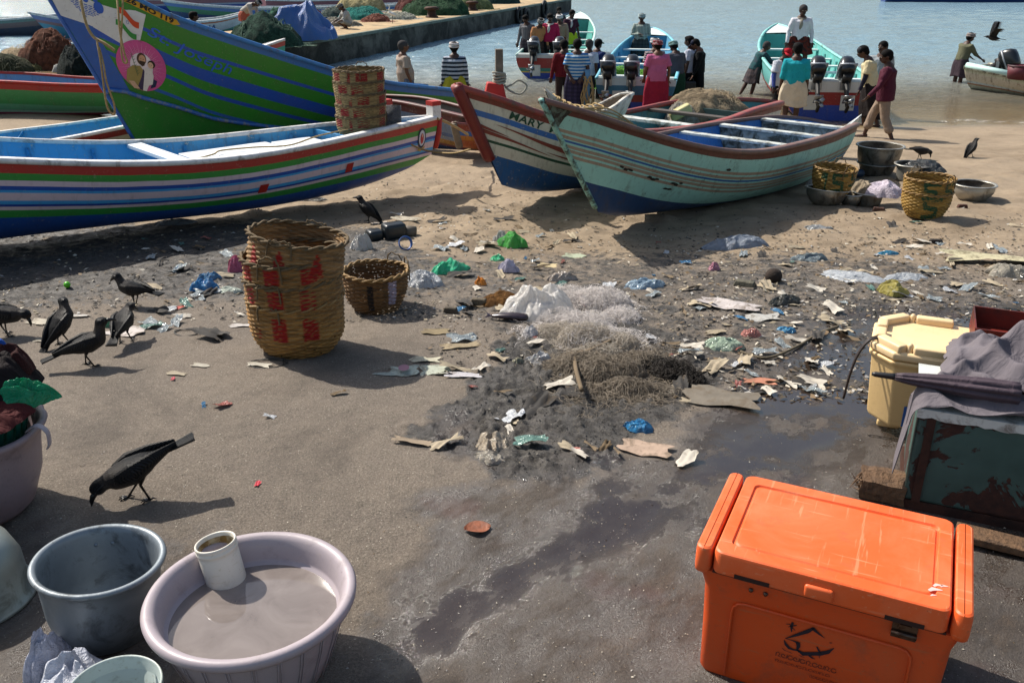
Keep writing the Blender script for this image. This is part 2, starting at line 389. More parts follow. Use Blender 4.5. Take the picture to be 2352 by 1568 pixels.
fo = t.math('MULTIPLY', sp.outputs[0], t.rng(t.noise(9, 4, 0.7, tc), 0.42, 0.6), True)
t.l(t.mix(fo, deep, hx('d8d4cc')), b.inputs['Base Color'])
b.inputs['Roughness'].default_value = 0.10; b.inputs['IOR'].default_value = 1.33
al = t.rng(sp.outputs[1], 0.0, 0.42, 0.22, 1.0); t.l(t.math('MAXIMUM', al, fo), b.inputs['Alpha'])
h = t.math('ADD', t.noise(2.6, 4, 0.55, mp.outputs[0]), t.math('MULTIPLY', t.noise(9, 3, 0.5, mp.outputs[0]), 0.35)); bp = t.bump(h, 1.0, 0.14)
me.materials.append(t.m); tag(link('sea_water', me), kind='structure')
# ---------------------------------------------------------------- boats
def paint_mat(name, stripes, wear=0.25, gloss=0.35, chips=None, scum=0.3):
    """painted hull: bands measured in metres below the gunwale"""
    t = NT(name); b = t.b; uv = t.t.nodes.new('ShaderNodeUVMap'); uv.uv_map = 'UVMap'; tc = t.n('TexCoord').outputs['Object']
    sx = t.t.nodes.new('ShaderNodeSeparateXYZ'); t.l(uv.outputs[0], sx.inputs[0])
    wob = t.math('MULTIPLY', t.math('SUBTRACT', t.noise(1.7, 2, 0.5, tc), 0.5), 0.012)
    v = t.math('ADD', sx.outputs[1], wob); vmax = 3.0
    rp = t.t.nodes.new('ShaderNodeValToRGB'); rp.color_ramp.interpolation = 'CONSTANT'; t.l(t.math('DIVIDE', v, vmax), rp.inputs[0])
    e = rp.color_ramp.elements
    while len(e) > 1: e.remove(e[-1])
    e[0].position = 0; e[0].color = hx(stripes[0][1])
    for d, c in stripes[1:]:
        q = e.new(d / vmax); q.color = hx(c)
    c = rp.outputs[0]
    mp = t.n('Mapping'); t.l(tc, mp.inputs['Vector']); mp.inputs['Scale'].default_value = (1, 1, 0.25)
    n = t.noise(9, 8, 0.7, mp.outputs[0]); n2 = t.noise(38, 5, 0.7, tc); n3 = t.noise(2.0, 4, 0.6, tc)
    c = t.mix(t.rng(n3, 0.3, 0.7, 0.0, 0.16), c, hx('5b5346'))
    dr = t.n('Mapping'); t.l(tc, dr.inputs['Vector']); dr.inputs['Scale'].default_value = (7, 7, 0.5); c = t.mix(t.math('MULTIPLY', t.rng(t.noise(3, 4, 0.6, dr.outputs[0]), 0.55, 0.75), min(0.7, 0.12 + wear * 0.9)), c, hx('5a5040')); c = t.mix(t.math('MULTIPLY', t.rng(n, 0.54, 0.70), min(1, wear * 1.6), True), c, hx('4a4034'))
    c = t.mix(t.math('MULTIPLY', t.math('MULTIPLY', t.rng(n2, 0.59, 0.63), t.rng(n, 0.45, 0.6)), wear * 2.6, True), c, hx(chips or 'b0a894'))
    t.l(c, b.inputs['Base Color']); t.l(t.rng(n, 0.3, 0.7, gloss, gloss + 0.3), b.inputs['Roughness'])
    t.bump(t.math('ADD', n2, t.math('MULTIPLY', n3, 3)), 0.25, 0.004)
    return t.m
class Hull:
    def __init__(s, name, label, A, B, beam, sheer, keel, stripes, inner, rim, rake=(0.5, 0.4), n=1.8, transom=False, cat='boat', group=None,
                 wear=0.25, rimw=0.07, rimh=0.05, N=44, M=16, curve=0.25, rim_mat=None, innerwear=0.3, gloss=0.35, double=True, hull_parts=True, chips=None):
        s.A = Vector((A[0], A[1], 0)); B = Vector((B[0], B[1], 0)); d = B - s.A; s.L = d.length; s.ang = math.atan2(d.y, d.x)
        s.dx = d.normalized(); s.dy = Vector((-s.dx.y, s.dx.x, 0))
        s.side = 1 if (s.dy.dot(-s.A - d / 2) > 0) else -1      # side that faces the camera
        s.beam = beam; s.keel = keel; s.rake = rake; s.n = n; s.transom = transom; s.curve = curve
        s.base = min(gz(*(s.A.xy + d.xy / 2)), 5)
        s.T = [0.5 - 0.5 * math.cos(math.pi * i / (N - 1)) if not transom else (1 - math.cos(math.pi / 2 * i / (N - 1))) for i in range(N)]
        if max(abs(q[0]) for q in sheer) > 1.5:    # gunwale outline measured on the photograph
            S_ = []
            for t in s.T:
                q = s.A + s.dx * (t * s.L) + s.dy * (s.side * crv(beam, t)); lo, hi = -1.6, 4.0
                for _ in range(40):
                    z = (lo + hi) / 2; u, v = proj((q.x, q.y, z))
                    if v > crv(sheer, u): lo = z
                    else: hi = z
                S_.append((t, z))
            S_ = [S_[0]] + [(t, (S_[max(i - 1, 0)][1] + 2 * z + S_[min(i + 1, len(S_) - 1)][1]) / 4) for i, (t, z) in enumerate(S_)][1:-1] + [S_[-1]]
            s.S = S_
        else: s.S = sheer
        s.root = empty(name, (s.A.x, s.A.y, 0), s.ang, label, cat, group)
        zc = s.base; s.root.location.z = zc; s.zc = zc
        s.N, s.M = N, M
        V, UV = s.shell(0, 0, 0); F = []
        W = 2 * M + 1
        for i in range(N - 1):
            for j in range(W - 1): F.append((i * W + j, i * W + j + 1, (i + 1) * W + j + 1, (i + 1) * W + j))
        s.hm = paint_mat(name + ' paint', stripes, wear, gloss, chips)
        s.hull = mesh('hull', V, F, s.hm, s.root, uv=UV)
        Vi, UVi = s.shell(0.035, 0.0, 0.05)
        s.im = paint_mat(name + ' inside paint', [(0, inner), (2.9, inner)], innerwear, 0.4) if isinstance(inner, str) else inner
        s.inn = mesh('hull_interior', Vi, [f[::-1] for f in F], s.im, s.root, uv=UVi)
        if transom:
            Vt = V[(N - 1) * W:]; c = Vector((sum(v[0] for v in Vt) / W, 0, sum(v[2] for v in Vt) / W)); vv = list(Vt)
            zt = max(v[2] for v in Vt); UVt = [(v[1], zt - v[2]) for v in Vt]
            ff = []; 
            for j in range(M): ff.append((j, j + 1, W - 2 - j, W - 1 - j)) if j < M - 1 else ff.append((j, j + 1, W - 1 - j))
            s.tm = paint_mat(name + ' transom paint', transom, wear, gloss)
            s.tr = mesh('transom', vv + [(v[0] - 0.05, v[1], v[2]) for v in vv], ff + [tuple(i + W for i in f[::-1]) for f in ff] + [(j, j + W, j + 1 + W, j + 1) for j in range(W - 1)] + [(W - 1, 2 * W - 1, W, 0)], s.tm, s.root, smooth=False, uv=UVt + UVt)
        # gunwale
        rm = rim_mat or mat('gunwale ' + str(rim), rim, 0.5, var=0.15, vs=9, dirt='54483c', da=0.25 + wear * 0.5, ds=7, bump=0.3, bs=30)
        P = []
        for side in (1, -1):
            P.append([Vector((s.xs(t), side * (crv(beam, t) - 0.015), s.z(t))) for t in s.T])
        for k, Q in enumerate(P):
            m = MB(); V = []; F = []
            for i, p in enumerate(Q):
                sg = 1 if k == 0 else -1
                for dy, dz in ((rimw * 0.5, -rimh * 0.7), (rimw * 0.5, rimh * 0.2), (rimw * 0.25, rimh * 0.4), (-rimw * 0.5, rimh * 0.4), (-rimw * 0.5, -rimh * 0.5)):
                    V.append((p.x, p.y + sg * dy, p.z + dz))
            for i in range(len(Q) - 1):
                for j in range(5):
                    a = (i * 5 + j, i * 5 + (j + 1) % 5, (i + 1) * 5 + (j + 1) % 5, (i + 1) * 5 + j); F.append(a if k else a[::-1])
            F += [(0, 1, 2, 3, 4), tuple((len(Q) - 1) * 5 + j for j in range(5))]
            m.add(V, F).build('gunwale', rm, s.root, smooth=True)
        s.rm = rm
    def xs(s, t): return t * s.L
    def z(s, t): return crv(s.S, t) - s.zc
    def pt(s, t, q, side, ins=0, zk=0):
        """q: 0 gunwale .. 1 keel, returns local point"""
        th = q * math.pi / 2; yy = max(math.cos(th), 0) ** (2 / s.n); zz = math.sin(th) ** (2 / s.n) if q > 0 else 0
        Bm = max(crv(s.beam, t) - ins, 0.0); Sz = s.z(t); K = crv(s.keel, t) - s.zc + zk
        xk = s.rake[0] + t * (s.L - s.rake[0] - s.rake[1]); x = s.xs(t) * (1 - zz) + xk * zz
        return Vector((x, side * Bm * yy, Sz + (K - Sz) * zz))
    def shell(s, ins, dz, zk):
        V = []; UV = []
        for t in s.T:
            row = []; 
            for side in (1, -1):
                r = [s.pt(t, j / s.M, side, ins, zk) for j in range(s.M + 1)]
                d = [0]
                for j in range(s.M): d.append(d[-1] + math.hypot((r[j + 1] - r[j]).y, (r[j + 1] - r[j]).z))
                row.append((r, d))
            (r1, d1), (r2, d2) = row
            V += r1 + r2[:-1][::-1]; UV += [(r1[j].x, d1[j]) for j in range(s.M + 1)] + [(r2[j].x, d2[j]) for j in range(s.M)][::-1]
        return V, UV
    def onhull(s, x, d, off=0.006, side=None):
        side = s.side if side is None else side
        def sec(t):
            r = [s.pt(t, j / 24, side) for j in range(25)]; a = 0
            for j in range(24):
                e = math.hypot((r[j + 1] - r[j]).y, (r[j + 1] - r[j]).z)
                if a + e >= d: return r[j].lerp(r[j + 1], (d - a) / max(e, 1e-9)), (r[j + 1] - r[j])
                a += e
            return r[-1], r[-1] - r[-2]
        lo, hi = 0.0, 1.0
        for _ in range(22):
            m = (lo + hi) / 2
            if sec(m)[0].x < x: lo = m
            else: hi = m
        t = (lo + hi) / 2; p, dv = sec(t); p2, _ = sec(min(t + 0.01, 1)); p1, _ = sec(max(t - 0.01, 0))
        nrm = (p2 - p1).cross(dv); nrm = nrm.normalized() if nrm.length > 1e-9 else Vector((0, side, 0))
        if nrm.y * side < 0: nrm = -nrm
        return p + nrm * off
    def decal(s, name, V, F, m, x, d, off=0.006, flip=None, side=None, sx=1.0, sh=0.0):
        """flat artwork in metres (x right, y up) laid on the hull side; reads left to right for the viewer"""
        side = s.side if side is None else side
        sg = -1 if s.side * 1 > 0 else 1
        # viewer on the near side sees +x' to the right when dx.x > 0
        sg = 1 if s.dx.x > 0 else -1
        V = [(v[0] * sx, v[1] * (1.2 if sh else 1) + v[0] * sx * sh) for v in V]
        W = [s.onhull(x + sg * v[0], d - v[1], off, side) for v in V]
        return mesh(name, W, F, m, s.root, smooth=False)
    def thwart(s, t, drop=0.12, w=0.22, th=0.035, m=None, name='thwart'):
        b = crv(s.beam, t) - 0.05; x = s.xs(t); z = s.z(t) - drop
        m_ = MB().box((x, 0, z), (w, 2 * b, th)); return bevel(m_.build(name, m, s.root, smooth=False), 0.006)
    def bulkhead(s, t, drop=0.03, m=None, name='bulkhead', depth=0.3):
        V = [s.pt(t, j / 10, 1, 0.045, 0.06) for j in range(11)]; W = [s.pt(t, j / 10, -1, 0.045, 0.06) for j in range(10)][::-1]; P = V + W
        x0 = s.xs(t); P = [Vector((x0, p.y, min(p.z, s.z(t) - drop))) for p in P]; n = len(P)
        Q = [p + Vector((0.03, 0, 0)) for p in P]
        F = [tuple(range(n)), tuple(range(2 * n - 1, n - 1, -1))] + [(i, n + i, n + (i + 1) % n, (i + 1) % n) for i in range(n)]
        return mesh(name, P + Q, F, m, s.root, smooth=False)
    def ribs(s, T, m, h=0.28, both=True):
        for t in T:
            for side in ((1, -1) if both else (-s.side,)):
                mb = MB(); q1 = 0.42
                P = [s.pt(t, q1 * j / 4 + 0.06, side, 0.06, 0.05) for j in range(5)]
                mb.tube(P, [(0.018, 0.03)] * 2 + [(0.018, 0.045), (0.018, 0.06), (0.018, 0.07)], 4, side=(1, 0, 0)); mb.build('rib', m, s.root, smooth=False)
    def floor(s, t0, t1, q, m, name='floor_board'):
        V = []; F = []; k = 12
        for i in range(k + 1):
            t = t0 + (t1 - t0) * i / k; p = s.pt(t, q, 1, 0.05, 0.05); V += [(s.xs(t), p.y, p.z), (s.xs(t), -p.y, p.z)]
        for i in range(k): F.append((2 * i, 2 * i + 1, 2 * i + 3, 2 * i + 2))
        return mesh(name, V, F, m, s.root, smooth=False)
    def deck(s, t0, t1, m, dz=0.0, name='fore_deck', k=8):
        V = []; F = []
        for i in range(k + 1):
            t = t0 + (t1 - t0) * i / k; b = max(crv(s.beam, t) - 0.02, 0.004); V += [(s.xs(t), b, s.z(t) - dz), (s.xs(t), 0, s.z(t) - dz + 0.02), (s.xs(t), -b, s.z(t) - dz)]
        for i in range(k):
            for j in (0, 1): F.append((3 * i + j, 3 * i + j + 1, 3 * i + j + 4, 3 * i + j + 3))
        return mesh(name, V, F, m, s.root, smooth=False)
    def stem(s, end, m, r=0.04, q1=1.0, name='stem_post', up=0.0, w=0.05):
        t = 0 if end == 0 else 1
        P = [s.pt(t, q1 * j / 14, 1) for j in range(15)]; P = [Vector((p.x, 0, p.z)) for p in P]
        if up: P = [P[0] + Vector((-0.02 if end == 0 else 0.02, 0, up))] + P
        o = Vector((-0.012 if end == 0 else 0.012, 0, 0))
        return MB().tube([p + o for p in P], [(w * 0.6, r)] * len(P), 8, side=(0, 1, 0)).build(name, m, s.root)
    def rail(s, d0, m, r=0.025, name='rub_rail', t0=0.0, t1=1.0, side=None, f=None):
        P = []
        for i in range(40):
            t = t0 + (t1 - t0) * i / 39
            x = s.pt(t, 0.3, 1).x; P.append(s.onhull(x, f(t) if f else d0, r * 0.5, side))
        return MB().tube(P, r, 6).build(name, m, s.root)
def text_mesh(txt, size, shear=0.0, bold=0.0, ls=1.0):
    cu = bpy.data.curves.new('t', 'FONT'); cu.body = txt; cu.size = size; cu.shear = shear; cu.offset = bold; cu.resolution_u = 3; cu.space_character = ls
    o = bpy.data.objects.new('t', cu); S.collection.objects.link(o); dg = bpy.context.evaluated_depsgraph_get()
    me = bpy.data.meshes.new_from_object(o.evaluated_get(dg)); bm = bmesh.new(); bm.from_mesh(me); bmesh.ops.remove_doubles(bm, verts=bm.verts, dist=1e-5); bmesh.ops.triangulate(bm, faces=bm.faces[:], ngon_method='EAR_CLIP'); bm.to_mesh(me); bm.free(); V = [tuple(v.co) for v in me.vertices]; F = [tuple(p.vertices) for p in me.polygons]
    bpy.data.objects.remove(o); bpy.data.meshes.remove(me); bpy.data.curves.remove(cu); return V, F
def disc(cx, cy, rx, ry=None, n=24, a0=0.0):
    ry = rx if ry is None else ry
    V = [(cx, cy)] + [(cx + rx * math.cos(a0 + 2 * math.pi * i / n), cy + ry * math.sin(a0 + 2 * math.pi * i / n)) for i in range(n)]
    return V, [(0, 1 + i, 1 + (i + 1) % n) for i in range(n)]
def gridpoly(P, k=4):
    """fan of a closed outline with extra rings so it can bend over a hull"""
    n = len(P); cx = sum(p[0] for p in P) / n; cy = sum(p[1] for p in P) / n; V = [(cx, cy)]; F = []
    for j in range(1, k + 1): V += [(cx + (p[0] - cx) * j / k, cy + (p[1] - cy) * j / k) for p in P]
    for i in range(n): F.append((0, 1 + i, 1 + (i + 1) % n))
    for j in range(k - 1):
        for i in range(n): F.append((1 + j * n + i, 1 + (j + 1) * n + i, 1 + (j + 1) * n + (i + 1) % n, 1 + j * n + (i + 1) % n))
    return V, F
def circ(cx, cy, rx, ry=None, n=28): 
    ry = rx if ry is None else ry
    return [(cx + rx * math.cos(2 * math.pi * i / n), cy + ry * math.sin(2 * math.pi * i / n)) for i in range(n)]
def stroke(P, w):
    V = []; F = []; n = len(P)
    ws = w if isinstance(w, (list, tuple)) else [w] * n
    for i in range(n):
        a = P[max(i - 1, 0)]; b = P[min(i + 1, n - 1)]; dx, dy = b[0] - a[0], b[1] - a[1]; l = math.hypot(dx, dy) or 1
        nx_, ny_ = -dy / l * ws[i] / 2, dx / l * ws[i] / 2; V += [(P[i][0] + nx_, P[i][1] + ny_), (P[i][0] - nx_, P[i][1] - ny_)]
    for i in range(n - 1): F.append((2 * i, 2 * i + 1, 2 * i + 3, 2 * i + 2))
    return V, F
def joinvf(L):
    V = []; F = []
    for v, f in L: n = len(V); V += v; F += [tuple(i + n for i in q) for q in f]
    return V, F
def flat(c, rough=0.6): return mat('paint ' + c, c, rough, var=0.08, dirt='5a5040', da=0.12, ds=20)
rope_m = mat('rope', '9a8258', 0.9, bump=0.8, bs=200, var=0.25, vs=40)
rope_g = mat('pale rope', '8f8d80', 0.9, bump=0.8, bs=200, var=0.25, vs=40)
wood_w = mat('weathered wood', '6e6355', 0.85, bump=0.8, bs=40, var=0.3, vs=12)
white_p = flat('d8d6d0'); red_p = flat('a82118'); blue_in = '3a98cc'; teal_in = '4fa6b0'
# --- striped boat in front, left
sb = Hull('striped_boat', 'long striped boat, bright blue inside, red gunwale, front left on the sand', (-0.86, 10.55), (-6.71, 5.09),
    [(0, 0.02), (0.05, 0.15), (0.14, 0.36), (0.28, 0.57), (0.45, 0.66), (0.7, 0.66), (1, 0.4)],
    [(-900, 330), (-400, 352), (0, 366), (200, 374), (400, 373), (560, 360), (700, 337), (850, 304), (960, 279), (1005, 268), (1100, 250)],
    [(0, -0.12), (0.05, -0.24), (0.15, -0.34), (0.3, -0.34), (0.5, -0.23), (0.8, -0.10), (1, 0.0)],
    [(0, 'd9d2d0'), (0.018, 'b02a22'), (0.105, '2f8f36'), (0.155, 'd2b870'), (0.163, 'd8c3cc'), (0.205, '1d4fa8'), (0.235, '3f9fdc'), (0.268, 'd8c3cc'), (0.335, '3f9fdc'), (0.365, '1c3f98'), (0.395, 'd8c3cc'), (0.43, '2f9440'), (0.51, '1653a8')],
    blue_in, 'd5d3d0', rake=(0.12, 0.1), n=2.05, wear=0.12, rimw=0.085, rimh=0.04, innerwear=0.35)
sb_in = mat('light blue bench paint', '9cc6dc', 0.45, var=0.1, dirt='6c7b80', da=0.2, ds=8); sb_w = mat('white bench paint', 'd4dade', 0.5, var=0.08, dirt='8a8a84', da=0.15, ds=8)
sb_b = mat('blue rib paint', '3a88bb', 0.5, dirt='2a4a5a', da=0.35, ds=9)
sb.thwart(0.412, 0.03, 0.14, 0.04, sb_w); sb.thwart(0.78, 0.04, 0.2, 0.04, sb_w)
sb.ribs([0.62, 0.53, 0.46, 0.385, 0.35, 0.25, 0.21], sb_b, both=False)
sb.bulkhead(0.175, 0.03, sb_b)
for (t, l, wd, nm) in ((0.309, 0.95, 0.84, 'hatch_cover'), (0.219, 0.46, 0.66, 'hatch_cover')):
    o = MB().box((t * sb.L, 0, sb.z(t) - 0.17), (l, wd, 0.16)).build(nm, sb_w, sb.root, smooth=False); bevel(o, 0.01)
sb.deck(0.02, 0.17, sb_b, 0.10)
sb.floor(0.25, 0.92, 0.55, mat('inside floor', '2f7fae', 0.5, dirt='2c4450', da=0.4, ds=5))
MB().tube([(0.06, 0, sb.z(0) - 0.36), (0.0, 0, sb.z(0) - 0.2), (-0.02, 0, sb.z(0) - 0.02)], [(0.03, 0.04)] * 3, 8, side=(0, 1, 0)).build('stem_post', red_p, sb.root)
MB().box((0.06, 0, sb.z(0) + 0.06), (0.12, 0.12, 0.14)).build('mooring_post', white_p, sb.root, smooth=False)
MB().box((0.06, 0, sb.z(0) + 0.155), (0.124, 0.124, 0.05)).build('post_cap', red_p, sb.root, smooth=False)
MB().box((0.52, -sb.side * 0.27, sb.z(0.06) + 0.07), (0.09, 0.09, 0.16)).build('mooring_post', white_p, sb.root, smooth=False)
MB().box((0.52, -sb.side * 0.27, sb.z(0.06) + 0.18), (0.093, 0.093, 0.06)).build('post_cap', red_p, sb.root, smooth=False)
for x, d in ((1.5, 0.33), (2.56, 0.36)):
    sb.decal('patch', [(-0.05, -0.05), (0.045, -0.05), (0.06, 0.05), (-0.035, 0.05)], [(0, 1, 2, 3)], red_p, x, d)
cx0 = 0.33
for P, c, o_ in ((circ(0, 0, 0.075, 0.115), '1c2440', 0.005), (circ(0, 0.0, 0.055, 0.09), 'c9cdd6', 0.007), (circ(0, -0.005, 0.03, 0.06), 'b03038', 0.009), (circ(0, 0.03, 0.012, 0.02), 'd0a088', 0.011)):
    V, F = gridpoly(P, 2); sb.decal('emblem', V, F, flat(c), cx0, 0.20, o_)
V, F = gridpoly([(-0.08, -0.13), (-0.02, -0.15), (0.05, -0.12), (0.06, -0.095), (0, -0.115), (-0.06, -0.10)], 1); sb.decal('emblem', V, F, flat('b0924a'), cx0, 0.20, 0.012)
# --- big green boat
gj = Hull('green_boat', 'tall green boat with a flag and a round pink picture on its high bow', (-6.02, 12.0), (-1.15, 18.2),
    [(0, 0.02), (0.05, 0.22), (0.15, 0.55), (0.3, 0.85), (0.5, 1.0), (0.75, 0.98), (1, 0.75)],
    [(100, -100), (172, -64), (302, -10), (380, 30), (484, 67), (640, 118), (790, 165), (900, 190), (1060, 207), (1200, 215)],
    [(0, -0.62), (0.15, -0.74), (0.4, -0.90), (0.7, -1.1), (1, -1.2)],
    [(0, '2d6fb4'), (0.14, '2c8426'), (0.42, '1d52b4'), (0.47, '2f8a2a'), (0.68, '1d52b4'), (0.88, '2f8a2a'), (1.05, '1d52b4'), (1.12, '2f8a2a'), (1.36, '2461b0'), (1.42, '257a2a')],
    teal_in, '3a78b4', rake=(1.15, 0.2), n=1.55, transom=[(0, '2f8a2a'), (0.3, '1d52b4'), (0.4, '2f8a2a')], wear=0.10, rimw=0.10, rimh=0.06, gloss=0.3)
gj.stem(0, flat('2459a8', 0.4), 0.025, 0.75, w=0.05)
V = []; r_ = [gj.pt(0.0, k / 60, 1) for k in range(61)]; dd = [0]
for k in range(60): dd.append(dd[-1] + math.hypot((r_[k + 1] - r_[k]).y, (r_[k + 1] - r_[k]).z))
for k in range(0, 61, 2):
    if dd[k] < 1.75: V += [(r_[k].x + 0.012, -dd[k]), (r_[k].x + 0.15 + 0.02 * k / 30, -dd[k]), (r_[k].x + 0.28 + 0.04 * k / 30, -dd[k])]
gj.decal('painted_stem_band', V, [(3 * k + j, 3 * k + j + 1, 3 * k + j + 4, 3 * k + j + 3) for k in range(len(V) // 3 - 1) for j in (0, 1)], flat('2459a8', 0.4), 0, 0, 0.005)
gj.rail(1.36, mat('worn blue rail', '2c62ac', 0.5, dirt='8a8a7a', da=0.5, ds=12), 0.03, f=lambda t: 1.72 - 0.95 * t)
gj.thwart(0.86, 0.04, 0.3, 0.04, sb_in); gj.thwart(0.95, 0.06, 0.3, 0.05, sb_in)
GW, GG, GB = flat('cfd2d2', 0.4), flat('2f8a2a'), flat('2459b8', 0.4)
# white name panel on the bow
gj.decal('painted_panel', *gridpoly([(0.10, -0.16), (1.20, -0.20), (1.14, -0.66), (1.06, -0.88), (0.6, -0.76), (0.22, -0.70)], 8), GW, 0.0, 0.0, 0.006)
gj.decal('number_plate', *gridpoly([(0.5, -0.025), (1.0, -0.02), (1.55, -0.03), (1.60, -0.10), (1.52, -0.145), (1.0, -0.14), (0.5, -0.15)], 6), flat('c99a1e'), 0.0, 0.0, 0.010)
V, F = text_mesh('TN 1F026 MO 119', 0.115, 0.1, 0.004); gj.decal('number_plate', V, F, flat('1a1a1a'), 0.62, 0.125, 0.014)
# sea badge: disc of water lines and round crests
L = [gridpoly(circ(-0.10, 0.10, 0.09, 0.08, 18), 2), gridpoly(circ(0.12, 0.15, 0.04, 0.07, 14), 1), gridpoly(circ(0.17, 0.02, 0.07, 0.09, 14), 2), gridpoly(circ(-0.01, 0.06, 0.04, 0.05, 12), 1)]
for r in range(6):
    y0 = -0.02 - r * 0.03; hw = 0.22 - r * r * 0.005
    for k in range(7):
        x0 = -hw + k * 2 * hw / 7 + 0.01 * (r % 2); L.append(stroke([(x0, y0 - 0.012 * math.sin(k * 0.8)), (x0 + hw / 7 * 1.5, y0 + 0.002 - 0.012 * math.sin(k * 0.8 + 0.5))], 0.014))
gj.decal('emblem', *joinvf(L), GB, 0.57, 0.42, 0.011, sx=0.75)
def wave(x0, x1, y0, y1, k=10): 
    f = lambda x: 0.03 * math.sin((x - x0) / (x1 - x0) * 2 * math.pi) - 0.12 * (x - x0) / (x1 - x0)
    xs_ = [x0 + (x1 - x0) * i / k for i in range(k + 1)]; V = []
    for x in xs_: V += [(x, y0 + f(x)), (x, y1 + f(x))]
    return V, [(2 * i, 2 * i + 2, 2 * i + 3, 2 * i + 1) for i in range(k)]
gj.decal('flag', *wave(0.0, 0.34, 0.06, 0.16), flat('c8461e'), 0.90, 0.42, 0.011, sx=0.66)
gj.decal('flag', *wave(-0.04, 0.30, -0.14, -0.05), flat('2f8a3a'), 0.90, 0.42, 0.011, sx=0.66)
gj.decal('flag', *stroke(circ(0.15, -0.03, 0.02, 0.025, 12) + [(0.17, -0.03)], 0.006), GB, 0.90, 0.42, 0.012, sx=0.66)
V, F = text_mesh('St: Joseph', 0.265, 0.35, 0.0, 1.03)
V = [(v[0], v[1] - 0.22 * v[0] * 0.5) for v in V]
gj.decal('painted_name', V, F, flat('2a62d0', 0.4), 1.20, 0.52, 0.008)
# round picture: pink disc, rays, a bearded man in a robe with a child
rx = 1.16; rd = 1.08
gj.decal('painted_picture', *gridpoly(circ(0, 0, 0.33, 0.35, 40), 5), flat('c8518f'), rx, rd, 0.010, sx=0.88, sh=0.16)
L = []
for k in range(60):
    a = 2 * math.pi * k / 60; r1 = 0.27 if k % 2 else 0.22
    L.append(([(0.05 * math.cos(a), 0.05 * math.sin(a)), (r1 * 1.12 * math.cos(a + 0.02), r1 * 1.2 * math.sin(a + 0.02)), (0.05 * math.cos(a + 0.1), 0.05 * math.sin(a + 0.1)), (r1 * math.cos(a), r1 * 1.1 * math.sin(a))], [(0, 1, 2)]))
gj.decal('painted_picture', *joinvf(L + [gridpoly(circ(0, 0, 0.15, 0.18), 3)]), flat('e6dbe0'), rx, rd, 0.013, sx=0.88, sh=0.16)
for P, c, o_ in (([(-0.20, -0.26), (-0.19, -0.10), (-0.12, -0.02), (-0.02, 0.0), (0.03, -0.06), (0.05, -0.34), (-0.05, -0.35), (-0.14, -0.32)], '9c8a4e', 0.016),
                 ([(0.02, -0.03), (0.06, -0.10), (0.05, -0.34), (-0.06, -0.34), (0.0, -0.15)], '3a3050', 0.018),
                 ([(0.04, -0.01), (0.13, 0.0), (0.16, -0.10), (0.15, -0.22), (0.10, -0.25), (0.07, -0.34), (0.02, -0.34), (0.03, -0.20)], 'ddd8d2', 0.020),
                 (circ(-0.005, 0.10, 0.062, 0.085, 16), '4a3020', 0.017), (circ(0.003, 0.095, 0.045, 0.065, 16), 'c89a78', 0.020),
                 ([(-0.035, 0.075), (0.045, 0.075), (0.035, 0.02), (0.005, 0.0), (-0.025, 0.025)], '35241a', 0.022),
                 (circ(0.125, 0.06, 0.05, 0.055, 14), '2c2018', 0.021), (circ(0.115, 0.045, 0.036, 0.045, 14), 'd8b496', 0.023),
                 ([(0.16, -0.14), (0.21, -0.16), (0.19, -0.25), (0.12, -0.29)], '20264e', 0.017), ([(-0.17, -0.26), (-0.10, -0.24), (-0.02, -0.33), (-0.10, -0.345)], 'cfa98c', 0.020)):
    gj.decal('painted_picture', *gridpoly(P, 2), flat(c), rx, rd, o_, sx=0.88, sh=0.16)
for ex in (-0.015, 0.018): gj.decal('painted_picture', *gridpoly(circ(ex, 0.105, 0.006, 0.004, 8), 1), flat('201814'), rx, rd, 0.026, sx=0.88, sh=0.16)
for ex in (0.10, 0.125): gj.decal('painted_picture', *gridpoly(circ(ex, 0.05, 0.005, 0.004, 8), 1), flat('201814'), rx, rd, 0.026, sx=0.88, sh=0.16)
L = []
for k in range(14):
    y0 = 0.12 - k * 0.018; x0 = -0.13 + k * 0.006; sg = 1 if k % 2 else -1; L.append(([(x0, y0), (x0 + sg * 0.025, y0 + 0.022), (x0 + 0.005, y0 - 0.008)], [(0, 1, 2)]))
L.append(stroke([(-0.14, 0.15), (-0.09, -0.02), (-0.05, -0.15)], 0.006)); gj.decal('painted_picture', *joinvf(L), flat('4c6b45'), rx, rd, 0.027, sx=0.88, sh=0.16)
# --- boat behind with a yellow prow
yb = Hull('yellow_prowed_boat', 'yellow rimmed pink and white prow, mostly hidden behind the tall green boat', (-7.38, 15.8), (-4.6, 20.5),
    [(0, 0.02), (0.1, 0.25), (0.3, 0.6), (0.6, 0.8), (1, 0.6)], [(0, 0.90), (0.2, 0.52), (0.5, 0.05), (1, -0.2)], [(0, -0.3), (0.2, -0.8), (0.6, -0.95), (1, -1.0)],
    [(0, 'bfa018'), (0.26, 'a8589c'), (0.42, 'c4a4c8'), (0.6, 'c8ccd6'), (0.95, '2f9a78'), (1.1, 'b8ac3a'), (1.4, '1d3c78')], '5a86a0', 'b89a1c', rake=(0.8, 0.2), wear=0.15, n=1.6, transom=[(0, 'c8ccd6'), (1, '1d3c78')])
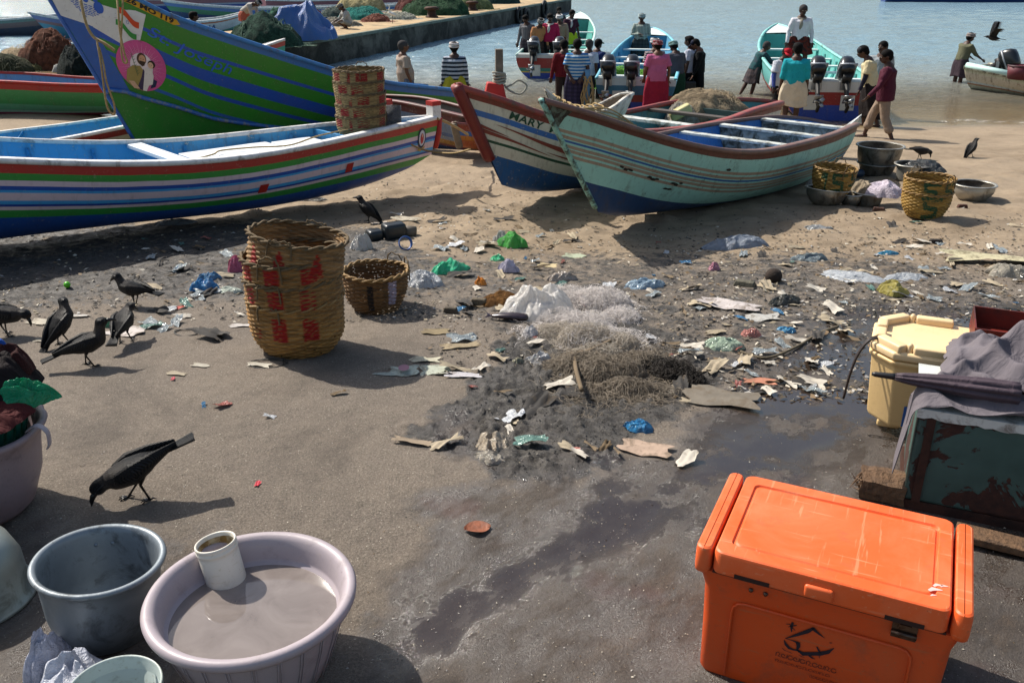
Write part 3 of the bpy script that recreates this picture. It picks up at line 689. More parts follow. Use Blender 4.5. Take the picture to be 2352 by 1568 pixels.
# --- green boat with red gunwale, far left
rb = Hull('red_rimmed_boat', 'green boat with a broad red gunwale at the left edge, below the net heaps', (-7.1, 17.9), (-15.5, 17.0),
    [(0, 0.3), (0.1, 0.5), (0.4, 0.7), (1, 0.5)], [(-500, 180), (0, 187), (110, 193), (225, 196), (300, 196)], [(0, -0.75), (0.5, -0.9), (1, -0.8)],
    [(0, 'a8251c'), (0.13, '3a8a4c'), (0.42, '5a9a78'), (0.56, '8cb0a0'), (0.62, '8e2a50')], '5a86b0', 'a8251c', rake=(0.1, 0.1), n=2.2, wear=0.15, transom=False)
# --- light blue boat, left
lb = Hull('light_blue_boat', 'light blue open boat with a maroon band between the striped boat and the green boats', (-5.45, 13.5), (-12.6, 9.7),
    [(0, 0.42), (0.08, 0.56), (0.3, 0.80), (0.6, 0.85), (1, 0.6)], [(-600, 420), (-200, 380), (0, 343), (150, 318), (300, 288), (360, 276)], [(0, -0.5), (0.3, -0.66), (1, -0.6)],
    [(0, 'd6d3d0'), (0.02, '8a2422'), (0.13, 'c8c4b8'), (0.24, '2f7a3a'), (0.28, '20408a'), (0.32, 'c8782a'), (0.38, '1c3a80')], blue_in, 'd5d3d0', rake=(0.3, 0.1), n=2.2, wear=0.18, rimw=0.08, rimh=0.04)
lb.ribs([0.20, 0.34, 0.48], sb_b, both=False)
for t, l in ((0.36, 0.9), (0.5, 0.6)):
    bevel(MB().box((t * lb.L, 0, lb.z(t) - 0.12), (l, 0.7, 0.05)).build('hatch_cover', sb_w, lb.root, smooth=False), 0.01)
# --- boat tip at the left edge
tb = Hull('yellow_tipped_boat', 'yellow and lilac boat tip entering at the left edge above the net pile', (-9.85, 17.9), (-13.0, 21.0), [(0, 0.03), (0.3, 0.4), (1, 0.5)], [(0, 0.72), (0.3, 0.8), (1, 0.2)], [(0, 0.2), (0.4, -0.5), (1, -0.8)],
    [(0, 'b8b420'), (0.22, 'c8b8e0'), (0.4, '6a50b0')], '5a86a0', 'b8b420', rake=(0.6, 0.1), wear=0.1)
# --- brown boat behind the painted baskets
bb = Hull('brown_boat', 'weathered brown rimmed boat with dull blue bands behind the striped bow', (-3.4, 15.6), (-0.15, 13.0),
    [(0, 0.08), (0.2, 0.22), (0.6, 0.28), (1, 0.2)], [(700, 222), (890, 231), (960, 243), (1080, 271), (1200, 290)], [(0, -0.6), (0.4, -0.75), (1, -0.6)],
    [(0, '5e3330'), (0.12, '6c7d92'), (0.30, '47618a'), (0.36, '7a8796'), (0.42, 'a07434'), (0.50, '7a4a48'), (0.54, '1c3a6a')], '6a6258', '643430', rake=(0.2, 0.2), n=2.0, wear=0.45)
ob = Hull('rusty_orange_boat', 'small rusty orange bow squeezed behind the maroon stem of the white boat', (-0.80, 12.55), (0.5, 15.2),
    [(0, 0.03), (0.15, 0.25), (0.5, 0.5), (1, 0.4)], [(0, -0.10), (0.3, -0.26), (1, -0.36)], [(0, -0.45), (0.3, -0.62), (1, -0.7)],
    [(0, '8a3428'), (0.10, '2f62a4'), (0.17, 'b8742a'), (0.24, 'a8562c')], '6a4a40', '7a3a30', rake=(0.15, 0.1), n=2.0, wear=0.5)
ob.stem(0, wood_w, 0.06, 0.9, w=0.08)
# --- white boat with maroon stem
wm = Hull('white_boat', 'white boat with a maroon stem, blue bottom, brown zigzag stripes and lettering on its bow', (-0.52, 8.80), (4.10, 13.95),
    [(0, 0.02), (0.05, 0.16), (0.15, 0.38), (0.35, 0.62), (0.6, 0.68), (0.8, 0.5), (0.93, 0.25), (1, 0.03)],
    [(1000, 170), (1052, 196), (1150, 226), (1250, 262), (1350, 288), (1460, 303), (1600, 292), (1680, 274), (1728, 255), (1800, 235)],
    [(0, -0.20), (0.06, -0.33), (0.15, -0.42), (0.5, -0.62), (0.8, -0.78), (0.93, -0.68), (1, -0.46)],
    [(0, '7a2a24'), (0.10, 'cfcabc'), (0.21, '2f68b0'), (0.275, 'cfcabc'), (0.52, '1c4a38'), (0.555, 'cfcabc'), (0.70, '1d5590')],
    '3f7f88', '8a3a34', rake=(0.62, 0.15), n=1.9, wear=0.35, rimw=0.09, rimh=0.06)
wm.stem(0, mat('maroon stem', '6e1d1c', 0.5, dirt='4a2a20', da=0.3, ds=8), 0.055, 0.52, w=0.12)
for x0, d0, x1, d1, w0, w1 in ((0.10, 0.36, 0.60, 0.43, 0.06, 0.0), (0.42, 0.32, 1.7, 0.42, 0.004, 0.10), (0.10, 0.42, 1.15, 0.50, 0.06, 0.0), (1.0, 0.46, 1.9, 0.50, 0.0, 0.07)):
    k = 14; V = []
    for i in range(k + 1):
        q = i / k; wd = w0 + (w1 - w0) * q; V += [(x0 + (x1 - x0) * q, -(d0 + (d1 - d0) * q) + wd / 2), (x0 + (x1 - x0) * q, -(d0 + (d1 - d0) * q) - wd / 2)]
    wm.decal('painted_stripe', V, [(2 * i, 2 * i + 1, 2 * i + 3, 2 * i + 2) for i in range(k)], flat('7e3a30'), 0, 0, 0.005)
V, F = text_mesh('MARY  MA', 0.135, 0.15, 0.0025, 1.05); wm.decal('painted_name', V, F, flat('16402e'), 0.52, 0.20, 0.006)
wm.deck(0.02, 0.16, mat('white deck', 'b8b4a8', 0.6, dirt='6a6050', da=0.3), 0.04)
pz = wm.z(0.12)
mp_ = MB(); mp_.add([(-0.16, -0.12, 0), (0.16, -0.12, 0), (0.16, 0.12, 0), (-0.16, 0.12, 0), (-0.10, -0.09, 0.27), (0.11, -0.09, 0.25), (0.11, 0.09, 0.25), (-0.10, 0.09, 0.27)], [(0, 3, 2, 1), (4, 5, 6, 7), (0, 1, 5, 4), (1, 2, 6, 5), (2, 3, 7, 6), (3, 0, 4, 7)])
base_p = wm.root.matrix_basis @ Vector((0.52, 0, wm.z(0.075) - 0.03)); mroot = empty('mooring_bitt', base_p, 0.1, 'weathered wooden post wound with rope on a red base behind the maroon bow', 'post'); mroot.scale = (0.76, 0.76, 0.76)
bevel(mp_.build('post_base', red_p, mroot, smooth=False), 0.015)
MB().box((0.06, 0, 0.43), (0.10, 0.10, 0.5), top=0.95).build('post', wood_w, mroot, smooth=False)
cl_ = MB()
for k in range(5):
    r = 0.075; P = [(0.06 + (r + 0.01 * math.sin(3 * a + k)) * math.cos(a), (r + 0.01 * math.sin(3 * a + k)) * math.sin(a), 0.27 + k * 0.028 + 0.012 * math.sin(a + k)) for a in [2 * math.pi * i / 16 for i in range(17)]]
    cl_.tube(P, 0.015, 6)
cl_.tube(smooth_path([(0.12, -0.03, 0.24), (0.20, -0.05, 0.16), (0.34, -0.05, 0.12), (0.42, -0.03, 0.22), (0.32, -0.02, 0.29), (0.22, -0.05, 0.24), (0.13, -0.04, 0.20)]), 0.013, 6)
cl_.build('rope_coil', rope_g, mroot)
# --- teal boat in the middle
tl = Hull('teal_boat', 'pale teal boat with fine brown stripes, one blue line and a worn maroon rim', (0.24, 7.35), (4.48, 12.3),
    [(0, 0.02), (0.05, 0.16), (0.15, 0.38), (0.35, 0.64), (0.6, 0.72), (0.8, 0.60), (0.93, 0.38), (1, 0.14)],
    [(1200, 205), (1248, 228), (1350, 257), (1450, 291), (1550, 321), (1650, 343), (1750, 348), (1850, 328), (1920, 308), (1965, 288), (2050, 250)],
    [(0, -0.16), (0.06, -0.26), (0.16, -0.34), (0.35, -0.46), (0.6, -0.58), (0.8, -0.60), (0.93, -0.54), (1, -0.4)],
    [(0, '5a2a24'), (0.085, '96ccc2'), (0.24, '9a8a78'), (0.275, '96ccc2'), (0.295, '9a8a78'), (0.33, '96ccc2'), (0.345, '20589c'), (0.375, '96ccc2'), (0.395, '9a8a78'), (0.43, '96ccc2'), (0.445, '9a8a78'), (0.48, '96ccc2'), (0.50, '9a8a78'), (0.53, '96ccc2'), (0.76, '1b3f6a')],
    '3c78b4', '6e5048', rake=(0.85, 0.15), n=1.9, wear=0.27, rimw=0.075, rimh=0.045, chips='2a2622')
tl.stem(0, mat('teal stem', '86b8ac', 0.6, dirt='2a2824', da=0.6, ds=12), 0.022, 0.8, w=0.045)
V, F = gridpoly([(0.02, 0.0), (0.22, -0.02), (0.18, -0.10), (0.16, -0.22), (0.11, -0.34), (0.07, -0.46), (0.05, -0.30), (0.03, -0.15)], 3); tl.decal('worn_patch', V, F, mat('blackened wood', '2c2722', 0.8, var=0.4, vs=25, dirt='5a6a60', da=0.6, ds=18, bump=0.6), 0.03, 0.02, 0.005)
wb = mat('white bench, grimy', 'c0c4be', 0.6, dirt='5a5648', da=0.5, ds=7); bk = mat('grimy inner board', 'a8a598', 0.7, dirt='4a4434', da=0.7, ds=6)
for t in (0.66, 0.80): tl.thwart(t, 0.02, 0.10, 0.035, wb); tl.bulkhead(t, 0.05, bk)
tl.thwart(0.52, 0.02, 0.1, 0.03, wb); tl.ribs([0.73, 0.87], flat('2f68a8'), both=True)
m_ = MB()
for x0, d0, n_ in ((1.28, 0.49, 3), (1.62, 0.50, 3), (1.95, 0.50, 3), (1.9, 0.60, 2), (2.6, 0.24, 1)):
    for k in range(n_):
        P = [(random.uniform(0.02, 0.045) * math.cos(a), random.uniform(0.012, 0.022) * math.sin(a)) for a in [2 * math.pi * i / 7 for i in range(7)]]
        tl.decal('paint_chip', *gridpoly(P, 1), flat('26221e'), x0 - 0.4 + k * 0.05, d0 + random.uniform(-0.02, 0.02), 0.004)
# --- motor boats in the water, bows out
def horn(): pass
mt = [(0, 'd8d4cc'), (0.20, '961c1a'), (0.46, '1a3f9a')]
m1 = Hull('motor_boat', 'teal motor boat with a red and blue stern and a man in white aboard', (7.75, 27.6), (6.55, 18.9),
    [(0, 0.02), (0.05, 0.25), (0.15, 0.55), (0.35, 0.85), (0.7, 0.98), (1, 0.93)], [(0, 0.30), (0.15, 0.12), (0.4, -0.12), (0.7, -0.24), (1, -0.30)], [(0, -0.9), (0.15, -1.2), (0.5, -1.25), (1, -1.22)],
    [(0, '62b0ae'), (0.5, 'b02a28'), (0.7, '1a3f9a')], '5fb0aa', '86ccc4', rake=(0.7, 0), n=2.2, transom=mt, wear=0.12, group='motor boats at the water edge')
m2 = Hull('motor_boat', 'blue motor boat with a bright green net and a turbaned man in it', (4.3, 28.8), (2.72, 20.3),
    [(0, 0.02), (0.05, 0.25), (0.15, 0.52), (0.35, 0.8), (0.7, 0.92), (1, 0.88)], [(0, 0.12), (0.15, -0.02), (0.4, -0.22), (0.7, -0.34), (1, -0.40)], [(0, -0.9), (0.15, -1.2), (0.5, -1.25), (1, -1.22)],
    [(0, '4f9fc0'), (0.5, 'a03a28'), (0.7, '1a3f9a')], '4a96ba', '6fb8cc', rake=(0.7, 0), n=2.2, transom=[(0, 'b8c4c4'), (0.15, '2c6c86'), (0.34, '8a2f20'), (0.5, '1a3f9a')], wear=0.15, group='motor boats at the water edge')
m3 = Hull('motor_boat', 'distant motor boat crowded with six standing men, its stern red, green and blue', (2.5, 35.2), (1.02, 26.2),
    [(0, 0.02), (0.05, 0.25), (0.15, 0.52), (0.35, 0.85), (0.7, 0.98), (1, 0.92)], [(0, 0.25), (0.15, 0.08), (0.4, -0.22), (0.7, -0.38), (1, -0.45)], [(0, -0.9), (0.15, -1.2), (0.5, -1.25), (1, -1.22)],
    [(0, 'a8b8b8'), (0.5, 'a03a28'), (0.7, '1a3f9a')], '4fa49a', 'b8d4cc', rake=(0.7, 0), n=2.2, transom=[(0, 'c8c4bc'), (0.08, '9a2a22'), (0.34, '2f7a6a'), (0.44, 'c8a23a'), (0.47, '1a3f9a')], wear=0.15, group='motor boats at the water edge')
for mb_, c in ((m1, '4f9e9a'), (m2, '3f86a8'), (m3, '479088')):
    mm = flat(c); wh = flat('ccd4d2')
    for t in (0.30, 0.45, 0.58, 0.70, 0.82, 0.93): mb_.thwart(t, 0.16, 0.20, 0.04, wh)
    mb_.ribs([0.38, 0.52, 0.64, 0.76, 0.87], mm); mb_.deck(0.01, 0.14, wh, 0.01); mb_.bulkhead(0.14, 0.03, mm); mb_.floor(0.2, 0.97, 0.42, mm)
    mb_.thwart(0.985, 0.0, 0.16, 0.05, wh, 'stern_board')
    for sd in (1, -1): MB().box((mb_.L - 0.02, sd * 0.36, mb_.z(1) - 0.42), (0.06, 0.28, 0.30)).build('motor_pad', flat('d0ccc0'), mb_.root, smooth=False)
blk = mat('outboard cowl', '15171a', 0.28, var=0.05, spec=0.6); alu = mat('motor metal', '8c9094', 0.35, 0.8, dirt='3a3a3a', da=0.2); dk = mat('black rubber', '131313', 0.6)
def outboard(loc, rz, tilt, label, group='outboard motors on the boats', stripe='8a8f96', cowl=None):
    """clamp at origin; tilted up so the leg points back"""
    r = empty('outboard_motor', loc, rz, label, 'outboard motor', group)
    Mx = Matrix.Rotation(tilt, 3, 'X')
    def T(p): return Mx @ Vector(p)
    def part(mb, nm, m, par=r):
        mb.V = [tuple(T(v)) for v in mb.V]; return mb.build(nm, m, par)
    c = MB(); n = 16
    for_z = [(0.02, 0.13, 0.20), (0.06, 0.16, 0.24), (0.2, 0.165, 0.26), (0.32, 0.15, 0.25), (0.40, 0.12, 0.21), (0.43, 0.06, 0.12)]
    V = []; F = []
    for z, a, b in for_z:
        for k in range(n):
            q = 2 * math.pi * k / n; cx, sy = math.cos(q), math.sin(q); e = 0.6
            V.append((a * math.copysign(abs(cx) ** e, cx), 0.05 - z * 0.15 + b * math.copysign(abs(sy) ** e, sy), z + 0.12))
    for i in range(len(for_z) - 1):
        for k in range(n): F.append((i * n + k, i * n + (k + 1) % n, (i + 1) * n + (k + 1) % n, (i + 1) * n + k))
    F += [tuple(range(n))[::-1], tuple((len(for_z) - 1) * n + k for k in range(n))]
    c.add(V, F); cw = part(c, 'cowl', cowl or blk)
    s_ = MB().box((0, 0.03, 0.27), (0.345, 0.50, 0.035)); part(s_, 'decal_stripe', mat('motor stripe', stripe, 0.3), cw)
    part(MB().box((0, 0.02, 0.08), (0.16, 0.26, 0.14), top=1.1), 'mid_section', dk)
    part(MB().tube([(0, 0.0, 0.05), (0, 0.0, -0.35), (0, 0.02, -0.55)], [(0.05, 0.09), (0.045, 0.08), (0.035, 0.07)], 8, side=(1, 0, 0)), 'leg', dk)
    part(MB().box((0, 0.05, -0.42), (0.16, 0.26, 0.015)), 'cavitation_plate', alu)
    part(MB().caps([(0, -0.10, -0.60), (0, 0.16, -0.60)], [0.035, 0.04], 8), 'gearcase', dk)
    pm = MB()
    for k in range(3):
        a = 2 * math.pi * k / 3; pm.tube([(0.03 * math.cos(a), 0.19, -0.6 + 0.03 * math.sin(a)), (0.12 * math.cos(a + 0.2), 0.21, -0.6 + 0.12 * math.sin(a + 0.2))], [(0.05, 0.008), (0.03, 0.006)], 6)
    part(pm, 'propeller', alu)
    part(MB().tube([(0.0, -0.15, 0.14), (0.05, -0.5, 0.2)], 0.02, 6), 'tiller', dk)
    MB().box((0, -0.06, -0.02), (0.20, 0.08, 0.24)).build('clamp_bracket', alu, r, smooth=False)
    return r
def stern_pt(h, off, dz=0.0, back=0.08):
    p = h.A + h.dx * (h.L + back) + h.dy * off; return Vector((p.x, p.y, h.z(1) + h.zc + dz))
for h, rows in ((m1, ((0.30, 'left one of the two outboards on the red and blue stern, nearest the turquoise shirt'), (-0.27, 'right of the two tilted outboards on the red and blue stern, seen in full'))),
                (m2, ((0.62, 'left outboard on the blue boat beside the rope draped post'), (0.10, 'right outboard on the blue boat beside the man in the pink shirt'))),
                (m3, ((0.42, 'left outboard on the distant crowded boat'), (-0.30, 'right outboard on the distant crowded boat')))):
    for off, lab in rows:
        sgn = 1 if h.dy.x < 0 else -1
        outboard(stern_pt(h, off * sgn, -0.02), h.ang - R(90) + R(180) * 0 , R(42), lab)
# right edge boat
wr = Hull('weathered_boat', 'weathered cream boat with peeling paint at the right edge, pushed by a man', (16.5, 18.4), (12.15, 24.3),
    [(0, 0.03), (0.2, 0.5), (0.5, 0.85), (0.8, 0.85), (1, 0.62)], [(2100, 130), (2222, 155), (2290, 168), (2352, 182), (2500, 210)], [(0, -0.9), (0.2, -1.25), (1, -1.2)],
    [(0, 'b8b49a'), (0.12, 'b8ac98'), (0.34, 'a8b4b8'), (0.42, '8a5a3a'), (0.46, '9aa49a'), (0.62, '3f5a60')], '8a9a90', 'c0c0a8', rake=(0.4, 0.15), n=1.9, transom=[(0, 'a8a898'), (0.5, '4a6468')], wear=0.8, rimw=0.10, rimh=0.07, chips='7a5030')
wr.thwart(0.85, 0.1, 0.3, 0.05, flat('b8b8a8')); wr.thwart(0.7, 0.1, 0.3, 0.05, flat('b8b8a8'))
MB().tube([wr.pt(0.99, 0, wr.side) + Vector((0, 0, 0.05)), wr.pt(0.82, 0, wr.side) + Vector((0, 0, 0.05))], 0.07, 10).build('rail_pipe', flat('b4d4ce'), wr.root)
p_ = aty(2290, 150, 23.9); outboard(p_, wr.ang - R(90) + R(180) * 0, R(62), 'black outboard tilted flat on the weathered boat at the right edge')
tub = empty('fish_tub', aty(2338, 182, 21.6), 0, 'maroon tub standing in the weathered boat at the right edge', 'tub'); MB().lathe([(0.001, 0), (0.22, 0), (0.26, 0.3), (0.27, 0.3), (0.24, 0.02), (0.001, 0.02)], 20).build('tub_wall', flat('5a1c28'), tub)
MB().lathe([(0.262, 0.27), (0.285, 0.3), (0.262, 0.32)], 20).build('rim', flat('3a1018'), tub)
# far boats
def far_boat(lab, A, B, hgt, bow, stripes, inner='6a7a80', rim='c0c4c4', bm=0.9, sticks=0, name='moored_boat', kdrop=1.3):
    h = Hull(name, lab, A, B, [(0, 0.02), (0.06, bm * 0.4), (0.2, bm * 0.75), (0.5, bm), (1, bm * 0.8)], [(0, WL + hgt + bow), (0.12, WL + hgt + bow * 0.45), (0.3, WL + hgt), (0.8, WL + hgt * 0.9), (1, WL + hgt)], [(0, WL - 0.05), (0.15, WL - 0.25), (1, WL - 0.25)],
        stripes, inner, rim, rake=(0.9, 0.1), n=2.1, transom=[(0, stripes[0][1]), (0.4, stripes[-1][1])], wear=0.2, N=24, M=8, rimw=0.12, rimh=0.09, group='boats moored in the harbour')
    for t in (0.3, 0.5, 0.7, 0.9): h.thwart(t, 0.15, 0.3, 0.05, flat('b8c0c0'))
    return h
far_boat('long green and blue striped boat moored beyond the pier, behind the tall green bow', (-18.0, 49.0), (-5.2, 60.0), 0.75, 0.5, [(0, 'b4b8b8'), (0.1, '4a6ca0'), (0.28, '3a7a58'), (0.52, '1f3c66')])
far_boat('long mauve and blue boat at the top edge, its hull dark blue below', (-12.5, 66), (-28, 62), 0.9, 0.4, [(0, '7a4a58'), (0.3, '8a94a8'), (0.42, '24489a')], bm=1.1)
far_boat('mauve and navy boat at the top edge beside the pier nets', (-4, 68), (-16, 61), 0.85, 0.5, [(0, '7a4450'), (0.35, 'a8a8b8'), (0.45, '2a4a86')], bm=1.1)
h_ = far_boat('white boat with blue lettering moored just below the long green boat', (-11.7, 42.4), (-16.6, 40.4), 0.72, 0.35, [(0, 'a85a34'), (0.12, 'b8bcc0'), (0.52, '4a8a78'), (0.62, '1f4468')])
V, F = text_mesh('MARA NATHA', 0.36, 0.2, 0.008, 1.05); hw = max(v[0] for v in V)
h_.decal('painted_name', V, F, flat('33507e'), 4.0, 0.44, 0.02)
far_boat('orange banded boat with a blue stem, behind the bending man', (-12.0, 43.5), (-9.5, 49.0), 0.55, 0.45, [(0, '2f5a94'), (0.2, 'b8872e'), (0.4, 'a85a2a'), (0.5, '1f4a7c')], rim='34609c')
far_boat('small red rimmed boat behind the green nets on the pier', (-9.3, 48), (-6.0, 52), 0.55, 0.35, [(0, '8a2a28'), (0.15, '6a9a88'), (0.4, '1f4a6c')], rim='8a2a28')
far_boat('pale cluttered boat behind the blue tarpaulin', (-12.5, 50), (-7.5, 54), 0.5, 0.3, [(0, 'a8b4b4'), (0.3, '3a6a80')])
far_boat('dark grey boat in the top left corner', (-19.5, 42.8), (-31, 42), 0.7, 0.3, [(0, '5a7a78'), (0.18, '6a5a5c'), (0.4, '303c50')])
far_boat('blue boat with a raised white rimmed bow, moored near the top left corner', (-20.3, 39.8), (-12, 46.5), 0.6, 0.5, [(0, 'b0b4b8'), (0.08, '5a6a9a'), (0.26, '7a5a60'), (0.4, '3a7a94')])
far_boat('dark blue boat at the top edge on the right, alone on open water', (44, 79), (31, 80), 0.9, 0.4, [(0, '284a6a'), (0.3, '1c3f80')], bm=1.1)
# canoes with upturned ends
def canoe(name, lab, A, B, bm, sh, kl, c, inner):
    return Hull(name, lab, A, B, [(0, 0.015), (0.12, bm * 0.6), (0.5, bm), (0.88, bm * 0.6), (1, 0.015)], sh, kl, [(0, c), (2, c)], inner, c, rake=(0.10, 0.10), n=2.0, wear=0.6, rimw=0.05, rimh=0.03, N=24, M=8)
a_ = aty(1251, 204, 10.3); b_ = aty(1455, 214, 10.7)
cn = canoe('canoe', 'small white canoe with rope wound round it behind the teal bow', (a_.x, 10.3), (b_.x, 10.7), 0.19, [(0, a_.z), (0.15, a_.z - 0.15), (0.4, a_.z - 0.26), (0.65, a_.z - 0.24), (0.88, a_.z - 0.12), (1, b_.z)], [(0, a_.z - 0.24), (0.5, a_.z - 0.46), (1, b_.z - 0.24)], 'c6c2b6', '7a6a54')
rp_ = MB()
for k in range(11):
    x = 0.10 + k * 0.035 + (0.0 if k < 6 else 0.05 * (k - 6)); P = []
    for i in range(13):
        a = math.pi * (i / 12) ; P.append((x + 0.05 * i / 12 + 0.012 * math.sin(k * 3 + i), cn.side * (0.13 + 0.05 * k / 10) * math.cos(a), cn.z(min(0.95, (x + 0.03) / cn.L)) + 0.02 + 0.03 * math.sin(a)))
    rp_.tube(P, 0.010, 5)
for k in range(4):
    rp_.tube(smooth_path([(0.35 + k * 0.03, cn.side * 0.14, cn.z(0.35) + 0.03), (0.7, cn.side * (0.2 + 0.03 * k), cn.z(0.5) + 0.04 - 0.04 * k), (0.95 + 0.05 * k, cn.side * 0.25, cn.z(0.6) - 0.12 - 0.03 * k)]), 0.009, 5)
rp_.build('rope_coil', rope_m, cn.root)
a_ = aty(1788, 283, 13.6); b_ = aty(1973, 262, 13.3)
canoe('canoe', 'small white canoe with upturned ends just beyond the stern of the teal boat', (a_.x, 13.6), (b_.x, 13.2), 0.16, [(0, a_.z + 0.05), (0.2, a_.z - 0.03), (0.5, a_.z - 0.18), (0.8, a_.z - 0.03), (1, b_.z)], [(0, a_.z - 0.2), (0.5, a_.z - 0.42), (1, b_.z - 0.25)], 'c8ccca', '8a9298')
# boat on the pier side: white and red wedge in front of the pier wall
a_ = aty(655, 90, 22.0)
Hull('white_decked_boat', 'pointed white decked bow with a red band in front of the pier wall', (a_.x, 22.0), (a_.x - 3.4, 21.0), [(0, 0.02), (0.2, 0.3), (0.6, 0.6), (1, 0.6)], [(0, a_.z), (0.3, a_.z - 0.25), (1, a_.z - 0.35)], [(0, a_.z - 0.8), (0.4, -1.15), (1, -1.15)],
    [(0, 'd0ccc8'), (0.02, 'b04a44'), (0.14, '3a9a84'), (0.6, '2a6a60')], 'b8c4c4', 'd0ccc8', rake=(0.1, 0.1), n=1.8, wear=0.1).deck(0.01, 0.5, flat('d4d4d0'), 0.0)
# ---------------------------------------------------------------- pier
PT = -0.29
pe = [atz(560, 118, PT), atz(720, 95, PT), atz(1067, 38, PT), atz(1313, -2, PT)]
d_ = (pe[3] - pe[1]); d_ = Vector((d_.x, d_.y, 0)).normalized(); nrm_ = Vector((-d_.y, d_.x, 0))
p0 = pe[1] - d_ * 3.0; p1 = pe[3]; wd = 4.8
concrete = mat('stained concrete', '57564f', 0.9, var=0.35, vs=1.3, dirt='23241f', da=0.75, ds=0.9, bump=0.8, bs=6, bd=0.03)
topm = mat('sandy pier top', 'a8906c', 0.95, var=0.2, vs=1.5, dirt='7a6a52', da=0.4, ds=1.2, bump=0.5, bs=15)
pr = empty('pier', (p0.x, p0.y, WL), math.atan2(d_.y, d_.x), 'low sandy topped concrete pier running out into the harbour', 'pier')
Lp = (p1 - p0).length; hp = PT - WL
mb = MB(); mb.box((Lp / 2, wd / 2, hp / 2 - 0.6), (Lp, wd, hp + 1.2)); bevel(mb.build('pier_wall', concrete, pr, smooth=False), 0.04)
V = []; F = []; K = 60
for i in range(K + 1):
    for j in range(10): V.append((0.1 + (Lp - 0.2) * i / K, 0.12 + (wd - 0.24) * j / 9, hp + 0.01 + 0.05 * float(fbm(i * 0.4, j * 0.5, 91))))
for i in range(K):
    for j in range(9): F.append((i * 10 + j, (i + 1) * 10 + j, (i + 1) * 10 + j + 1, i * 10 + j + 1))
mesh('pier_top', V, F, topm, pr)
MB().box((Lp / 2, 0.02, hp - 0.02), (Lp, 0.14, 0.10)).build('pier_kerb', mat('kerb', '5d6a62', 0.8, dirt='3a4440', da=0.4, ds=2), pr, smooth=False)
def pier_pt(u, v): return atz(u, v, PT + 0.03)
for u, v, r_, lab in ((1187, 36, 0.36, 'nearest black tyre hung on the pier wall'), (1204, 38, 0.36, 'second black tyre hung on the pier wall, close behind the first'), (1246, 22, 0.42, 'farthest black tyre hung on the pier wall')):
    # hang on the wall plane
    dd = ray(u, v); n_ = nrm_; t_ = ((p0 - Vector((0, 0, CAMZ))).dot(n_)) / Vector(dd).dot(n_); p = Vector((0, 0, CAMZ)) + Vector(dd) * t_
    ty = MB(); P = [(r_ * math.cos(a), 0, r_ * math.sin(a)) for a in [2 * math.pi * i / 24 for i in range(25)]]
    ty.tube(P, (0.10), 8, side=(0, 1, 0)); o = ty.build('tyre', dk, None); o.location = p - n_ * 0.12 + Vector((0, 0, 0)); o.rotation_euler = (0, 0, math.atan2(d_.y, d_.x)); tag(o, lab, 'tyre', 'tyres hung on the pier wall')
for u, v, lab in ((992, 41, 'nearer rusty mooring bollard on the pier edge'), (1085, 25, 'farther rusty mooring bollard on the pier edge')):
    p = pier_pt(u, v); b_ = empty('bollard', p, 0, lab, 'bollard', 'bollards on the pier edge'); rm_ = mat('rusty iron', '3c2b24', 0.8, 0.4, dirt='5a3a28', da=0.5)
    MB().lathe([(0.001, 0), (0.28, 0), (0.28, 0.05), (0.2, 0.08), (0.17, 0.3)], 16).build('bollard_post', rm_, b_); MB().lathe([(0.17, 0.3), (0.3, 0.33), (0.32, 0.4), (0.22, 0.45), (0.001, 0.46)], 16).build('bollard_cap', rm_, b_)
# ---------------------------------------------------------------- people
def remesh(V, F, vox, dec=0.4, sm=2):
    me = bpy.data.meshes.new('tmp'); me.from_pydata([tuple(v) for v in V], [], F); o = bpy.data.objects.new('tmp', me); S.collection.objects.link(o)
    r = o.modifiers.new('r', 'REMESH'); r.mode = 'VOXEL'; r.voxel_size = vox; r.use_smooth_shade = True
    if sm: q = o.modifiers.new('s', 'SMOOTH'); q.factor = 0.5; q.iterations = sm
    if dec < 1: d = o.modifiers.new('d', 'DECIMATE'); d.ratio = dec
    dg = bpy.context.evaluated_depsgraph_get(); out = bpy.data.meshes.new_from_object(o.evaluated_get(dg))
    bpy.data.objects.remove(o); bpy.data.meshes.remove(me); out.polygons.foreach_set('use_smooth', [True] * len(out.polygons)); return out
def addm(name, me, m, parent):
    me.materials.clear(); me.materials.append(m); me.name = name; return link(name, me, parent)
